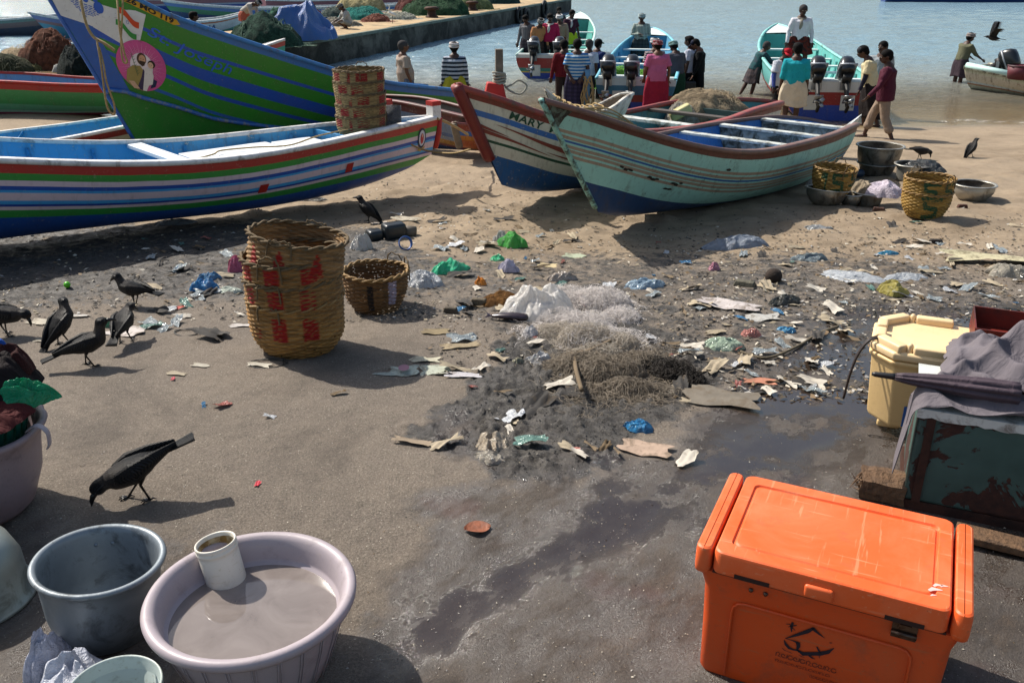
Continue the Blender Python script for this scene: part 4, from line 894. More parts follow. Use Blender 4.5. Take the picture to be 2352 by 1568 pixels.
def cloth(c, c2=None, pat=None, sc=1.0, fold=1.0, rough=0.85):
    key = ('cloth', c, c2, pat, sc, fold)
    if key in MC: return MC[key]
    t = NT('cloth ' + c); b = t.b; tc = t.n('TexCoord').outputs['Object']; base = hx(c)
    sx = t.t.nodes.new('ShaderNodeSeparateXYZ'); t.l(tc, sx.inputs[0])
    o = t.mix(t.rng(t.noise(7, 3, 0.6, tc), 0.3, 0.7), hx(c), tuple(v * 0.82 for v in hx(c)[:3]) + (1,))
    if pat == 'stripe' or pat == 'plaid':
        f = lambda ax, k: t.math('GREATER_THAN', t.math('FRACT', t.math('MULTIPLY', t.math('ADD', ax, 9.0), k)), 0.52)
        s1 = f(sx.outputs[2], sc)
        if pat == 'stripe': o = t.mix(s1, o, hx(c2))
        else:
            ang = t.math('ADD', sx.outputs[0], sx.outputs[1])
            o = t.mix(t.math('MULTIPLY', s1, 0.5), o, hx(c2)); o = t.mix(t.math('MULTIPLY', f(ang, sc), 0.5), o, hx(c2))
    if pat == 'vstripe':
        o = t.mix(t.math('GREATER_THAN', t.math('FRACT', t.math('MULTIPLY', t.math('ADD', sx.outputs[0], 9.0), sc)), 0.6), o, hx(c2))
    if pat == 'print': o = t.mix(t.rng(t.noise(sc, 3, 0.6, tc), 0.5, 0.56), o, hx(c2))
    t.l(o, b.inputs['Base Color']); b.inputs['Roughness'].default_value = rough; b.inputs['Specular IOR Level'].default_value = 0.2
    mp = t.n('Mapping'); t.l(tc, mp.inputs['Vector']); mp.inputs['Scale'].default_value = (1, 1, 0.45)
    t.bump(t.noise(16, 3, 0.55, mp.outputs[0], 0.8), 0.9 * fold, 0.03); MC[key] = t.m; return t.m
skin_m = [mat('skin', '4e2f20', 0.55, var=0.08, spec=0.4), mat('skin', '5d3a28', 0.55, var=0.08, spec=0.4), mat('skin', '3f261b', 0.55, var=0.08, spec=0.4)]
hair_m = mat('black hair', '080707', 0.85, spec=0.15); hair_g = mat('greying hair', '3a3838', 0.85, spec=0.15)
def V3(p): return Vector(p)
def person(pos, face, label, H=1.66, lean=0, turn=0, arms=None, legs=None, shirt=('short', None), lower=('lungi', None), hair='short', skin=0, head=(0, 0), hat=None, extra=(), sit=False, build=1.0, cut=None, group=None):
    """local frame: +Y is where the body faces, +X its right hand"""
    H *= 0.93; k = H / 1.7; build *= 1.08; root = empty('person', pos, face, label, 'person', group); root.scale = (1.14, 1.14, 1.0)
    arms = arms or {}; legs = legs or {}
    Rl = Matrix.Rotation(-R(lean), 3, 'X') @ Matrix.Rotation(R(turn), 3, 'Z')
    def U(v): return Rl @ Vector(v)
    D = lambda v: Vector(v).normalized()
    # legs first so that the lower foot defines the hip height
    J = {}; low = 0
    for sd in (1, -1):
        L = legs.get('R' if sd > 0 else 'L', ((0.03 * sd, 0.02, -1), (0.0, -0.03, -1)))
        th, shn = D(L[0]), D(L[1]); kn = th * 0.43 * k; an = kn + shn * 0.41 * k; J[sd] = (th, shn, kn, an); low = min(low, an.z)
    hz = -low + 0.07 * k
    hip = Vector((0, 0, hz)); 
    b = MB(); sp = [hip, hip + U((0, 0, 0.12)) * k, hip + U((0, -0.005, 0.28)) * k, hip + U((0, -0.02, 0.42)) * k, hip + U((0, -0.02, 0.50)) * k]
    bw = build
    TR = [(0.165, 0.12), (0.15 * bw, 0.115 * bw), (0.165, 0.12), (0.185, 0.115), (0.11, 0.085)]
    side = Rl @ Vector((1, 0, 0))
    b.caps(sp, [(q[0] * k, q[1] * k) for q in TR], 14, side)
    nk = sp[4] + U((0, 0.01, 0.03)) * k; hd = nk + (Rl @ (Matrix.Rotation(R(head[1]), 3, 'Z') @ Matrix.Rotation(-R(head[0]), 3, 'X') @ Vector((0, 0.035, 0.155)))) * k
    Hm = Rl @ Matrix.Rotation(R(head[1]), 3, 'Z') @ Matrix.Rotation(-R(head[0]), 3, 'X')
    b.caps([sp[4], nk, nk.lerp(hd, 0.6)], [(0.062 * k, 0.06 * k), (0.055 * k, 0.055 * k), (0.055 * k, 0.06 * k)], 10, side)
    k0 = k; hp = lambda v: hd + Hm @ (Vector(v) * k0 * 1.08)
    b.ball(hp((0, -0.012, 0.025)), (0.081 * k, 0.099 * k, 0.104 * k), 14, 10, Hm); b.ball(hp((0, 0.025, -0.045)), (0.056 * k, 0.062 * k, 0.068 * k), 12, 8, Hm)
    b.caps([hp((0, 0.078, 0.02)), hp((0, 0.098, -0.012)), hp((0, 0.09, -0.022))], [(0.012 * k, 0.012 * k), (0.016 * k, 0.014 * k), (0.012 * k, 0.01 * k)], 6)
    for s2 in (1, -1): b.ball(hp((s2 * 0.078, -0.008, 0.0)), (0.012 * k, 0.022 * k, 0.032 * k), 8, 6, Hm)
    b.caps([hp((-0.02, 0.079, -0.05)), hp((0.02, 0.079, -0.05))], [0.011 * k, 0.011 * k], 6)
    AJ = {}
    for sd in (1, -1):
        a = arms.get('R' if sd > 0 else 'L', ((0.13 * sd, -0.03, -1), (0.06 * sd, 0.12, -1)))
        sh = sp[3] + U((0.172 * sd, 0, 0.02)) * k; ua = D(a[0]); fa = D(a[1]); el = sh + ua * 0.29 * k; wr_ = el + fa * 0.25 * k; AJ[sd] = (sh, el, wr_, fa)
        b.caps([sp[3] + U((0.09 * sd, 0, 0.0)) * k, sh, sh.lerp(el, 0.5), el, el.lerp(wr_, 0.35), wr_], [0.075 * k, 0.058 * k, 0.046 * k, 0.038 * k, 0.038 * k, 0.026 * k], 8)
        # hand: palm, four fingers, thumb from the side of the palm
        nrm_h = fa.cross(Vector((sd, 0.3, 0))); nrm_h = (nrm_h.normalized() if nrm_h.length > 0.1 else Vector((0, 1, 0)))
        ac = fa.cross(nrm_h).normalized(); pm = wr_ + fa * 0.05 * k; pe_ = wr_ + fa * 0.09 * k
        b.caps([wr_, pm, pe_], [(0.024 * k, 0.02 * k), (0.04 * k, 0.018 * k), (0.04 * k, 0.015 * k)], 8, ac)
        for f_ in range(4):
            o = ac * (f_ - 1.5) * 0.023 * k; ln = (0.065, 0.078, 0.074, 0.058)[f_] * k; q0 = pe_ + o * 0.95; q1 = q0 + (fa + ac * (f_ - 1.5) * 0.08 + nrm_h * 0.15).normalized() * ln * 0.55; q2 = q1 + (fa + nrm_h * 0.7).normalized() * ln * 0.5
            b.caps([q0, q1, q2], [0.0105 * k, 0.0095 * k, 0.008 * k], 6)
        tg = -1 if ac.y > 0 else 1; q0 = wr_ + fa * 0.03 * k - ac * tg * 0.03 * k; b.caps([q0, q0 + (fa * 0.7 - ac * tg * 0.8).normalized() * 0.04 * k, q0 + (fa * 1.4 - ac * tg * 0.9).normalized() * 0.075 * k], [0.014 * k, 0.012 * k, 0.010 * k], 6)
    LJ = {}
    for sd in (1, -1):
        th, shn, kn, an = J[sd]; h0 = hip + Vector((0.085 * sd * k, 0, -0.02)); K_ = h0 + kn; A_ = h0 + an; LJ[sd] = (h0, K_, A_)
        b.caps([h0, h0.lerp(K_, 0.5), K_, K_.lerp(A_, 0.35), A_], [0.088 * k, 0.074 * k, 0.055 * k, 0.054 * k, 0.033 * k], 10)
        ft = Vector((0.05 * sd, 1, 0)).normalized(); 
        if sit: ft = (ft + Vector((0, 0, 0.1))).normalized()
        b.caps([A_ + Vector((0, -0.03, -0.035)) * k, A_ + ft * 0.06 * k + Vector((0, 0, -0.045)) * k, A_ + ft * 0.15 * k + Vector((0, 0, -0.055)) * k], [(0.034 * k, 0.03 * k), (0.04 * k, 0.028 * k), (0.042 * k, 0.014 * k)], 8, (1, 0, 0))
        for f_ in range(5):
            q0 = A_ + ft * 0.155 * k + Vector((0.032 * k * (f_ / 2 - 1), 0, -0.056 * k)); b.caps([q0, q0 + ft * (0.045 - 0.004 * abs(f_ - 1)) * k], [0.011 * k, 0.009 * k], 6)
    addm('body', remesh(b.V, b.F, 0.0105, 0.32, 2), skin_m[skin], root)
    hm = hair_g if 'grey' in hair else hair_m
    for s2 in (1, -1): MB().ball(hp((s2 * 0.03, 0.074, 0.012)), (0.012 * k, 0.008 * k, 0.007 * k), 8, 6, Hm).build('eye', mat('eye', 'b8b0a4', 0.3), root)
    for s2 in (1, -1): MB().caps([hp((s2 * 0.015, 0.083, 0.032)), hp((s2 * 0.05, 0.072, 0.034))], [0.005 * k, 0.004 * k], 5).build('eyebrow', hair_m, root)
    if hair != 'bald':
        h_ = MB(); h_.ball(hp((0, -0.024, 0.040)), (0.096 * k, 0.108 * k, 0.105 * k), 14, 9, Hm); h_.ball(hp((0, -0.06, 0.0)), (0.085 * k, 0.062 * k, 0.092 * k), 12, 8, Hm)
        if 'full' in hair: h_.ball(hp((0, 0.01, 0.085)), (0.078 * k, 0.085 * k, 0.05 * k), 12, 8, Hm)
        addm('hair', remesh(h_.V, h_.F, 0.014, 0.5, 1), hm, root)
    if 'beard' in hair: MB().ball(hp((0, 0.045, -0.07)), (0.05 * k, 0.05 * k, 0.04 * k), 10, 8, Hm).build('beard', hair_m, root)
    MB().caps([hp((-0.025, 0.092, -0.036)), hp((0.025, 0.092, -0.036))], [0.007 * k, 0.007 * k], 6).build('moustache', hair_m, root)
    if hat:
        kind, c = hat[0], hat[1]; hm2 = cloth(*c) if isinstance(c, tuple) else cloth(c)
        if kind == 'turban':
            m_ = MB()
            for j in range(4):
                P = [hp(((0.088 - 0.004 * j) * math.cos(a), -0.015 + (0.104 - 0.004 * j) * math.sin(a), 0.035 + 0.022 * j + 0.012 * math.sin(a * 1 + j * 2))) for a in [2 * math.pi * i / 18 for i in range(19)]]
                m_.tube(P, 0.019 * k, 6)
            if len(hat) > 2: m_.ball(hp((0, -0.015, 0.075)), (0.082 * k, 0.098 * k, 0.06 * k), 12, 8, Hm)
            m_.build('turban', hm2, root)
        else:
            m_ = MB(); m_.ball(hp((0, -0.015, 0.055)), (0.09 * k, 0.105 * k, 0.085 * k), 14, 9, Hm)
            o = addm('cap', remesh(m_.V, m_.F, 0.013, 0.5, 1), hm2, root)
            if kind == 'cap': 
                m_ = MB(); V = []; F = []
                for i in range(9):
                    a = math.pi * i / 8; V += [hp((0.082 * math.cos(a), 0.05 + 0.02 * math.sin(a), 0.055)), hp((0.072 * math.cos(a), 0.07 + 0.095 * math.sin(a), 0.045 - 0.02 * math.sin(a))), hp((0.072 * math.cos(a), 0.07 + 0.095 * math.sin(a), 0.038 - 0.02 * math.sin(a))), hp((0.082 * math.cos(a), 0.05 + 0.02 * math.sin(a), 0.045))]
                for i in range(8):
                    for j in range(4): F.append((i * 4 + j, i * 4 + (j + 1) % 4, (i + 1) * 4 + (j + 1) % 4, (i + 1) * 4 + j))
                m_.add(V, F); p_ = m_.build('peak', hm2, o)
    # shirt
    kind, c = shirt[0], shirt[1]
    if kind != 'none':
        sm_ = cloth(*c) if isinstance(c, tuple) else cloth(c); m_ = MB(); g = 0.022
        hem = shirt[2] if len(shirt) > 2 else 0.02
        P = [hip + U((0, 0, -hem)) * k] + sp[1:4] + [sp[3].lerp(sp[4], 0.75)]
        RR = [((0.188 if hem > 0 else 0.172) * bw ** 0.5, 0.138 * bw ** 0.5), (0.172 * bw, 0.138 * bw), (0.186, 0.14), (0.212, 0.142), (0.095, 0.09)]
        m_.tube(P, [(a_ * k, b_ * k) for a_, b_ in RR], 16, side)
        for sd in (1, -1):
            sh, el, wr_, fa = AJ[sd]; m_.caps([sp[3] + U((0.07 * sd, 0, 0.0)) * k, sh, sh.lerp(el, 0.5)], [0.10 * k, 0.085 * k, 0.074 * k], 8)
            if kind == 'short': m_.tube([sh.lerp(el, 0.3), sh.lerp(el, 0.75)], [0.074 * k, 0.082 * k], 8)
            elif kind == 'elbow': m_.caps([sh.lerp(el, 0.4), el, el.lerp(wr_, 0.12)], [0.064 * k, 0.058 * k, 0.056 * k], 8)
            elif kind == 'long': m_.caps([sh.lerp(el, 0.4), el, el.lerp(wr_, 0.5), wr_], [0.06 * k, 0.053 * k, 0.046 * k, 0.040 * k], 8)
        o = addm('shirt', remesh(m_.V, m_.F, 0.013, 0.4, 2), sm_, root)
        if kind in ('short', 'elbow', 'long') and not (len(shirt) > 3 and shirt[3] == 'tee'):
            P = [sp[4] + (Rl @ Vector((0.068 * math.cos(a), 0.01 + 0.066 * math.sin(a), 0.0 - 0.018 * math.sin(a)))) * k for a in [2 * math.pi * i / 14 for i in range(15)]]
            MB().tube(P, [(0.010 * k, 0.024 * k)] * 15, 6, side=(0, 0, 1)).build('collar', sm_, o)
    # lower garment
    kind, c = lower[0], lower[1]; lm = cloth(*c) if isinstance(c, tuple) else cloth(c)
    if kind in ('lungi', 'skirt', 'half_lungi'):
        ln = {'lungi': 0.86, 'skirt': 0.86, 'half_lungi': 0.50}[kind]; ln = lower[2] if len(lower) > 2 else ln
        top = hip + U((0, 0, 0.10)) * k; rows = 14; nn = 28; V = []; F = []
        kR, kL = LJ[1], LJ[-1]
        def legp(J3, f):
            h0, K_, A_ = J3
            return h0.lerp(K_, min(f / 0.5, 1)) if f < 0.5 else K_.lerp(A_, (f - 0.5) / 0.5)
        ph = random.uniform(0, 6)
        for i in range(rows + 1):
            f = i / rows; dn = f * ln
            if i == 0: cR = cL = top; 
            else:
                ff = max(0, (f * ln - 0.06)); cR = legp(kR, ff); cL = legp(kL, ff)
                w_ = min(1, f * 2.5); cR = top.lerp(cR, w_) if f < 0.4 else cR; cL = top.lerp(cL, w_) if f < 0.4 else cL
            c0 = (cR + cL) / 2; half = (cR - cL) / 2; hw_ = 0.165 * k if i < 3 else 0.0
            for j in range(nn):
                a = 2 * math.pi * j / nn; e = Vector((math.cos(a), math.sin(a), 0))
                rad = (0.168 - 0.04 * min(1, f * 1.3) + 0.03 * f) * k
                fold = 1 - 0.05 * (f < 0.15) + (0.05 * min(1, f * 5) + 0.10 * f) * math.sin(5 * a + ph + f * 1.2) + 0.03 * f * math.sin(11 * a + ph * 2)
                p = c0 + half * (abs(math.cos(a)) ** 0.6 * math.copysign(1, math.cos(a))) * (1 if half.x > 0.01 else 1) + Vector((e.x * rad * fold, e.y * rad * 0.86 * fold, 0))
                V.append(p + Vector((0, 0, 0.02 * math.sin(3 * a + ph) * f)))
        for i in range(rows):
            for j in range(nn): F.append((i * nn + j, (i + 1) * nn + j, (i + 1) * nn + (j + 1) % nn, i * nn + (j + 1) % nn))
        o = mesh('lungi', V, F, lm, root); s_ = o.modifiers.new('s', 'SOLIDIFY'); s_.thickness = 0.008; s_.offset = 0
    else:
        ln = {'trousers': 0.96, 'shorts': 0.48, 'rolled': 0.76}[kind]; m_ = MB()
        m_.caps([hip + U((0, 0, 0.12)) * k, hip + Vector((0, 0, 0.02)), hip + Vector((0, 0, -0.05))], [(0.15 * k, 0.115 * k), (0.165 * k, 0.12 * k), (0.13 * k, 0.1 * k)], 14, (1, 0, 0))
        for sd in (1, -1):
            h0, K_, A_ = LJ[sd]
            if ln > 0.5: e = K_.lerp(A_, (ln - 0.5) / 0.5); m_.tube([h0, h0.lerp(K_, 0.5), K_, e], [0.105 * k, 0.092 * k, 0.078 * k, (0.074 if kind == 'rolled' else 0.066) * k], 10)
            else: m_.tube([h0, h0.lerp(K_, 0.5), h0.lerp(K_, ln / 0.5)], [0.105 * k, 0.098 * k, 0.094 * k], 10)
            if kind == 'rolled': m_.caps([e, e + (A_ - K_).normalized() * 0.03], [0.082 * k, 0.082 * k], 10)
        addm('trousers', remesh(m_.V, m_.F, 0.012, 0.4, 1), lm, root)
    for x in extra:
        if x == 'sandals':
            for sd in (1, -1):
                A_ = LJ[sd][2]; o = MB().box((A_.x + 0.005 * sd, A_.y + 0.06 * k, A_.z - 0.078 * k), (0.095, 0.27, 0.02)); bevel(o.build('sandal', dk, root, smooth=False), 0.008)
        elif x[0] == 'scarf':
            P = [sp[4] + (Rl @ Vector((0.085 * math.cos(a), 0.02 + 0.075 * math.sin(a), 0.005 - 0.02 * math.sin(a)))) * k for a in [2 * math.pi * i / 16 for i in range(17)]]
            m_ = MB().tube(P, 0.022 * k, 7); q = sp[4] + (Rl @ Vector((0.02, 0.11, -0.02))) * k
            m_.tube([q, q + (Rl @ Vector((0.01, 0.04, -0.12))) * k, q + (Rl @ Vector((0.02, 0.03, -0.28))) * k], [(0.03, 0.012), (0.035, 0.012), (0.03, 0.01)], 8, side=(1, 0, 0)); m_.build('scarf', cloth(x[1]), root)
        elif x[0] == 'armbands':
            for sd in (1, -1):
                sh, el, wr_, fa = AJ[sd]; MB().caps([sh.lerp(el, 0.6), el, wr_], [0.05 * k, 0.046 * k, 0.034 * k], 8).build('arm_sleeve', cloth(x[1]), root)
        elif x[0] == 'bag':
            sh, el, wr_, fa = AJ[1 if x[2] == 'R' else -1]; q = wr_ + fa * 0.17 * k
            o = MB().box((0, 0, -0.10), (0.28, 0.14, 0.20)).build('handbag', mat('black bag', x[1], 0.5), None, smooth=False); bevel(o, 0.04, 3); o.parent = None
            o.location = root.matrix_basis @ q; 
            MB().tube(smooth_path([(-0.08, 0, -0.01), (-0.05, 0, 0.06), (0.05, 0, 0.06), (0.08, 0, -0.01)], 4), 0.01, 6).build('handle', mat('black bag', x[1], 0.5), o); tag(o, x[3], 'bag')
        elif x[0] == 'wristband':
            sh, el, wr_, fa = AJ[x[2]]; MB().tube([wr_ - fa * 0.012, wr_ + fa * 0.012], 0.034 * k, 10).build('bangle', mat('gold band', x[1], 0.3, 0.6), root)
        elif x[0] == 'numbers':
            o_ = MB(); V, F = text_mesh(x[1], 0.05, 0, 0.001); V = [tuple(sp[3] + Rl @ (Vector((-v[0] + x[3], 0.135, v[1] + x[2])))) for v in V]
            # chest print
            mesh('print', V, F, flat('d8d8d8'), root, smooth=False)
    return root
CAMDIR = lambda p: math.atan2(-p[0], -p[1])
def facing(deg):
    """0 faces the sea (away from the camera), 90 faces left, 180 faces the camera, -90 right"""
    return R(deg)
def gp(u, v): p = at(u, v); return p
def wp(u, v, z=None): return atz(u, v, WL - 0.12 if z is None else z)
down = ((0.10, 0.0, -1), (0.02, 0.10, -1))
def A2(l, r): return {'L': l, 'R': r}
walk = {'R': ((0.05, 0.28, -1), (0.0, 0.05, -1)), 'L': ((-0.05, -0.30, -1), (0, -0.55, -1))}
# right group
person(gp(2018, 318), facing(62), 'man in a maroon shirt and rolled beige trousers striding along the sand, arm held out', 1.60, 4, 0, A2(((-0.35, 0.25, -1), (-0.3, 0.55, -0.75)), ((0.15, -0.25, -1), (0.1, 0.2, -1))),
       {'R': ((0.05, 0.42, -1), (0.0, 0.22, -1)), 'L': ((-0.05, -0.14, -1), (0, -0.42, -1))}, ('long', '4a1a2c', 0.14), ('rolled', '8a7868'), 'short', 2, (8, 25), extra=('sandals', ('wristband', 'c8a040', -1)), build=1.08)
person(gp(1985, 290), facing(70), 'man in a cream polo shirt with dark arm sleeves and a long black lungi', 1.64, 14, 0, A2(((-0.1, 0.1, -1), (-0.05, 0.25, -1)), ((0.15, 0.0, -1), (0.05, 0.3, -1))),
       {'R': ((0.06, 0.15, -1), (0.0, -0.1, -1)), 'L': ((-0.06, -0.22, -1), (0, -0.35, -1))}, ('short', 'c4b894', 0.10), ('skirt', '1c1617', 0.88), 'short', 2, (14, 0), hat=('beanie', '35383e'), extra=(('armbands', '1e2030'),), build=1.1)
person(gp(2004, 272), facing(150), 'man in a pale grey shirt standing behind the cream polo shirt, mostly hidden', 1.66, 2, 0, None, None, ('long', '8f9699', 0.1), ('trousers', '22242a'), 'short', 2, (0, -20))
person(gp(1812, 292), facing(-12), 'man in a turquoise shirt and folded cream lungi with his back turned', 1.66, 0, 0, A2(((-0.16, 0.0, -1), (-0.08, 0.12, -1)), ((0.16, 0.0, -1), (0.08, 0.12, -1))),
       None, ('elbow', '1c9aa6', 0.02), ('half_lungi', 'c9bca4', 0.58), 'full', 2, (4, 10), extra=('sandals',))
person(gp(1778, 276), facing(-150), 'man in a red cap, white shirt and dark knee shorts leaving the water', 1.60, 10, 0, A2(((-0.15, 0.15, -1), (-0.1, 0.3, -1)), ((0.25, 0.1, -1), (0.2, 0.35, -1))),
       walk, ('short', 'c3c8d2', 0.1), ('rolled', '1b1a1a'), 'short', 2, (14, -25), hat=('cap', ('b01f2c',)), extra=(('armbands', '3b4a8c'),), build=1.12)
person(wp(1726, 228), facing(-80), 'man in a patterned teal shirt leaning on the motor boat in the shallows', 1.50, 24, 0, A2(((-0.05, 0.75, -0.75), (0.0, 0.9, -0.45)), ((0.05, 0.75, -0.75), (0.0, 0.9, -0.45))),
       {'R': ((0.06, -0.05, -1), (0.0, -0.2, -1)), 'L': ((-0.06, -0.35, -1), (0, -0.45, -1))}, ('elbow', ('1e4a4e', '2f3a44', 'print', 18), 0.06), ('half_lungi', ('4a3f40', '2b2a30', 'plaid', 9), 0.52), 'grey', 2, (-6, 0), extra=(('scarf', '8f9ab0'),))
q = m1.A + m1.dx * (m1.L * 0.40)
person(aty(1826, 172, 22.0), facing(178), 'man in a white shirt and red lungi standing high in the teal motor boat', 1.66, 2, 0, A2(((-0.30, 0.05, -1), (-0.02, 0.3, -1)), ((0.32, 0.05, -1), (0.1, 0.3, -1))),
       {'R': ((0.22, 0.1, -1), (0.0, -0.05, -1)), 'L': ((-0.20, 0.1, -1), (0, -0.05, -1))}, ('long', 'cfd0d6', 0.06), ('half_lungi', ('5a2018', '2a1c1a', 'print', 14), 0.48), 'grey', 2, (6, 0), extra=(('scarf', '8a8478'),))
person(wp(2194, 212, WL - 0.28), facing(-75), 'man in an olive shirt and white turban wading and pushing the weathered boat', 1.66, 12, 0, A2(((-0.05, 0.7, -0.9), (0, 0.9, -0.6)), ((0.05, 0.7, -0.9), (0, 0.9, -0.6))),
       None, ('elbow', '5f5f4a', 0.0), ('half_lungi', '3c3038', 0.56), 'short', 2, (0, 0), hat=('turban', '9a8f8a', 1))
# middle group
person(gp(1503, 268), facing(8), 'man in a pink shirt and crimson lungi with a red patterned headcloth, back turned', 1.68, 2, 0, A2(((-0.22, 0.05, -1), (0.05, 0.5, -0.8)), ((0.26, -0.05, -1), (0.02, 0.15, -1))),
       None, ('short', 'b05c80', 0.10), ('skirt', '8e1c34', 0.92), 'short', 1, (10, 0), hat=('turban', ('8e3a44', 'b8a0a0', 'print', 30), 1), build=1.12)
person(gp(1496, 246), facing(10), 'man in a maroon and white striped shirt and white turban, behind the pink shirt', 1.66, 0, 0, None, None, ('short', ('4a1c22', 'b0a8a8', 'stripe', 22), 0.08), ('skirt', '3c3a3c', 0.9), 'short', 2, (4, 0), hat=('turban', 'c8c8c8', 1))
person(gp(1549, 250), facing(28), 'man in a slate grey shirt and dark green lungi with a pale green headcloth', 1.62, 12, 0, A2(((-0.2, 0.1, -1), (0.1, 0.6, -0.7)), ((0.22, -0.1, -1), (0.05, 0.3, -1))),
       None, ('short', '45464f', 0.03), ('skirt', '1d3c2c', 0.8), 'short', 2, (14, 0), hat=('turban', '7c9a94'))
person(gp(1576, 242), facing(60), 'bareheaded man in a white tee shirt between the green lungi and the black jersey', 1.70, 0, 0, None, None, ('short', 'b9bccb', 0.08), ('trousers', '181a22'), 'full', 2, (8, 0))
person(gp(1598, 243), facing(98), 'man in a dark football jersey and navy cap holding a black bag', 1.66, 3, -20, A2(((-0.05, 0.1, -1), (0.0, 0.35, -0.9)), ((0.12, 0.0, -1), (0.02, 0.25, -1))),
       {'R': ((0.05, 0.1, -1), (0.02, -0.05, -1)), 'L': ((-0.12, -0.1, -1), (0, -0.18, -1))}, ('long', '0e0e12', 0.06), ('trousers', '101116'), 'short', 1, (26, 0), hat=('cap', ('20263a',)), extra=(('bag', '0d0d0f', 'L', 'black handbag held by the man in the dark football jersey'), ('numbers', 'Fly', -0.10, 0.10), ('numbers', 'Emirates', -0.16, 0.12)))
person(atz(1468, 158, -0.9), facing(170), 'man in a pale shirt and grey turban with folded arms in the blue motor boat', 1.6, 0, 0, A2(((-0.28, 0.1, -1), (0.7, 0.6, -0.1)), ((0.28, 0.1, -1), (-0.7, 0.6, 0.1))),
       None, ('long', ('9aa69e', '5c6660', 'vstripe', 28), 0.08), ('half_lungi', ('3c4444', '222828', 'plaid', 10), 0.55), 'short', 2, (8, 0), hat=('turban', '9aa8a8', 1))
person(gp(1322, 262), facing(-4), 'man in a blue striped polo shirt with hands clasped behind his back', 1.68, 0, 0, A2(((-0.22, -0.15, -1), (0.55, -0.45, -0.9)), ((0.22, -0.15, -1), (-0.55, -0.45, -0.9))),
       None, ('short', ('1f6ba8', 'a8b8c0', 'stripe', 15), 0.10), ('skirt', ('3a3450', '1c1a2c', 'plaid', 12), 0.9), 'full', 2, (2, 0), build=1.12)
person(gp(1292, 252), facing(15), 'man in a dark red shirt with black sleeves and an olive cap', 1.64, 0, 0, A2(((-0.25, 0.05, -1), (-0.1, 0.15, -1)), ((0.12, 0.0, -1), (0.02, 0.1, -1))), None, ('long', '681820', 0.08), ('trousers', '3b2d28'), 'short', 2, (0, 0), hat=('cap', ('3d4a34',)), extra=(('armbands', '151318'),))
person(gp(1349, 243), facing(-30), 'man in a white shirt with grey hair, between the striped polo and the blue shirt', 1.62, 0, 0, None, None, ('short', 'aeb6c4', 0.1), ('trousers', '20222c'), 'grey', 2, (0, 0))
person(gp(1366, 240), facing(-40), 'man in a dark blue shirt and green cap at the edge of the boat group', 1.62, 4, 0, None, None, ('long', '22305e', 0.08), ('trousers', '1c2026'), 'short', 2, (4, 0), hat=('cap', ('3a6048',)))
# people on the distant boat
for hi_, (u, v, sh, lo, lab, kw) in enumerate(((1212, 148, ('long', ('6f6f72', '4a4a50', 'vstripe', 22), 0.16), ('half_lungi', ('4a4248', '26242a', 'plaid', 10)), 'man in a grey check shirt, leftmost on the distant crowded boat', dict(hair='full')),
                          (1234, 150, ('long', 'b07a52', 0.06), ('skirt', ('4a3430', '2a2020', 'plaid', 10), 0.8), 'man in an orange tan shirt with a striped headcloth on the distant boat', dict(hat=('turban', ('8a8a88', '2a2a2a', 'print', 30)))),
                          (1262, 150, ('long', '9c1c46', 0.05), ('trousers', '141417'), 'man in a crimson jersey with a white scarf on the distant boat', dict(extra=(('scarf', 'c8c4c0'),), hair='full')),
                          (1285, 143, ('long', '8a7a68', 0.1), ('skirt', '6a2c20', 0.8), 'man in a light brown shirt and white turban on the distant boat', dict(hat=('turban', 'c8c8c8', 1))),
                          (1308, 132, ('short', '38182a', 0.05), ('half_lungi', 'a8b428', 0.4), 'man in a maroon vest and bright yellow lungi, rightmost on the distant boat', dict(extra=(('scarf', 'a8a4a8'),))),
                          (1282, 112, ('short', '2c3238', 0.1), ('trousers', '22262c'), 'man at the back of the distant boat, only his head and dark shirt showing', dict(hair='short')))):
    p = atz(u, v + 9, -0.98); person(p, facing((150, 200, 175, 165, 205, 180)[hi_]), lab, (1.62, 1.56, 1.66, 1.60, 1.66, 1.6)[hi_], (8, 16, 2, 6, 4, 0)[hi_], 0, A2(((-0.25, 0.1, -1), (-0.05, 0.3, -1)), ((0.25, 0.1, -1), (0.05, 0.3, -1))), None, sh, lo, kw.get('hair', 'short'), 2, (14, 0), hat=kw.get('hat'), extra=kw.get('extra', ()))
# left of the middle
person(gp(936, 268), facing(-62), 'stout man in a beige shirt and checked lungi looking out across the water', 1.66, -3, 0, A2(((-0.12, -0.05, -1), (0.05, 0.3, -0.95)), ((0.12, -0.05, -1), (0.05, 0.35, -0.95))), None, ('short', '9c8c80', 0.10), ('skirt', ('6f7686', '3b4050', 'plaid', 12), 0.85), 'grey', 1, (0, -8), build=1.22)
person(gp(1047, 272), facing(2), 'man in a navy and white striped jumper, yellow folded lungi and white headband', 1.64, 0, 0, A2(((-0.2, 0.02, -1), (-0.08, 0.1, -1)), ((0.2, 0.02, -1), (0.08, 0.1, -1))), None, ('long', ('aab0bc', '1a2836', 'stripe', 12), 0.02), ('half_lungi', 'a8a232', 0.5), 'short', 2, (2, 0), hat=('turban', 'c8c0bc'))
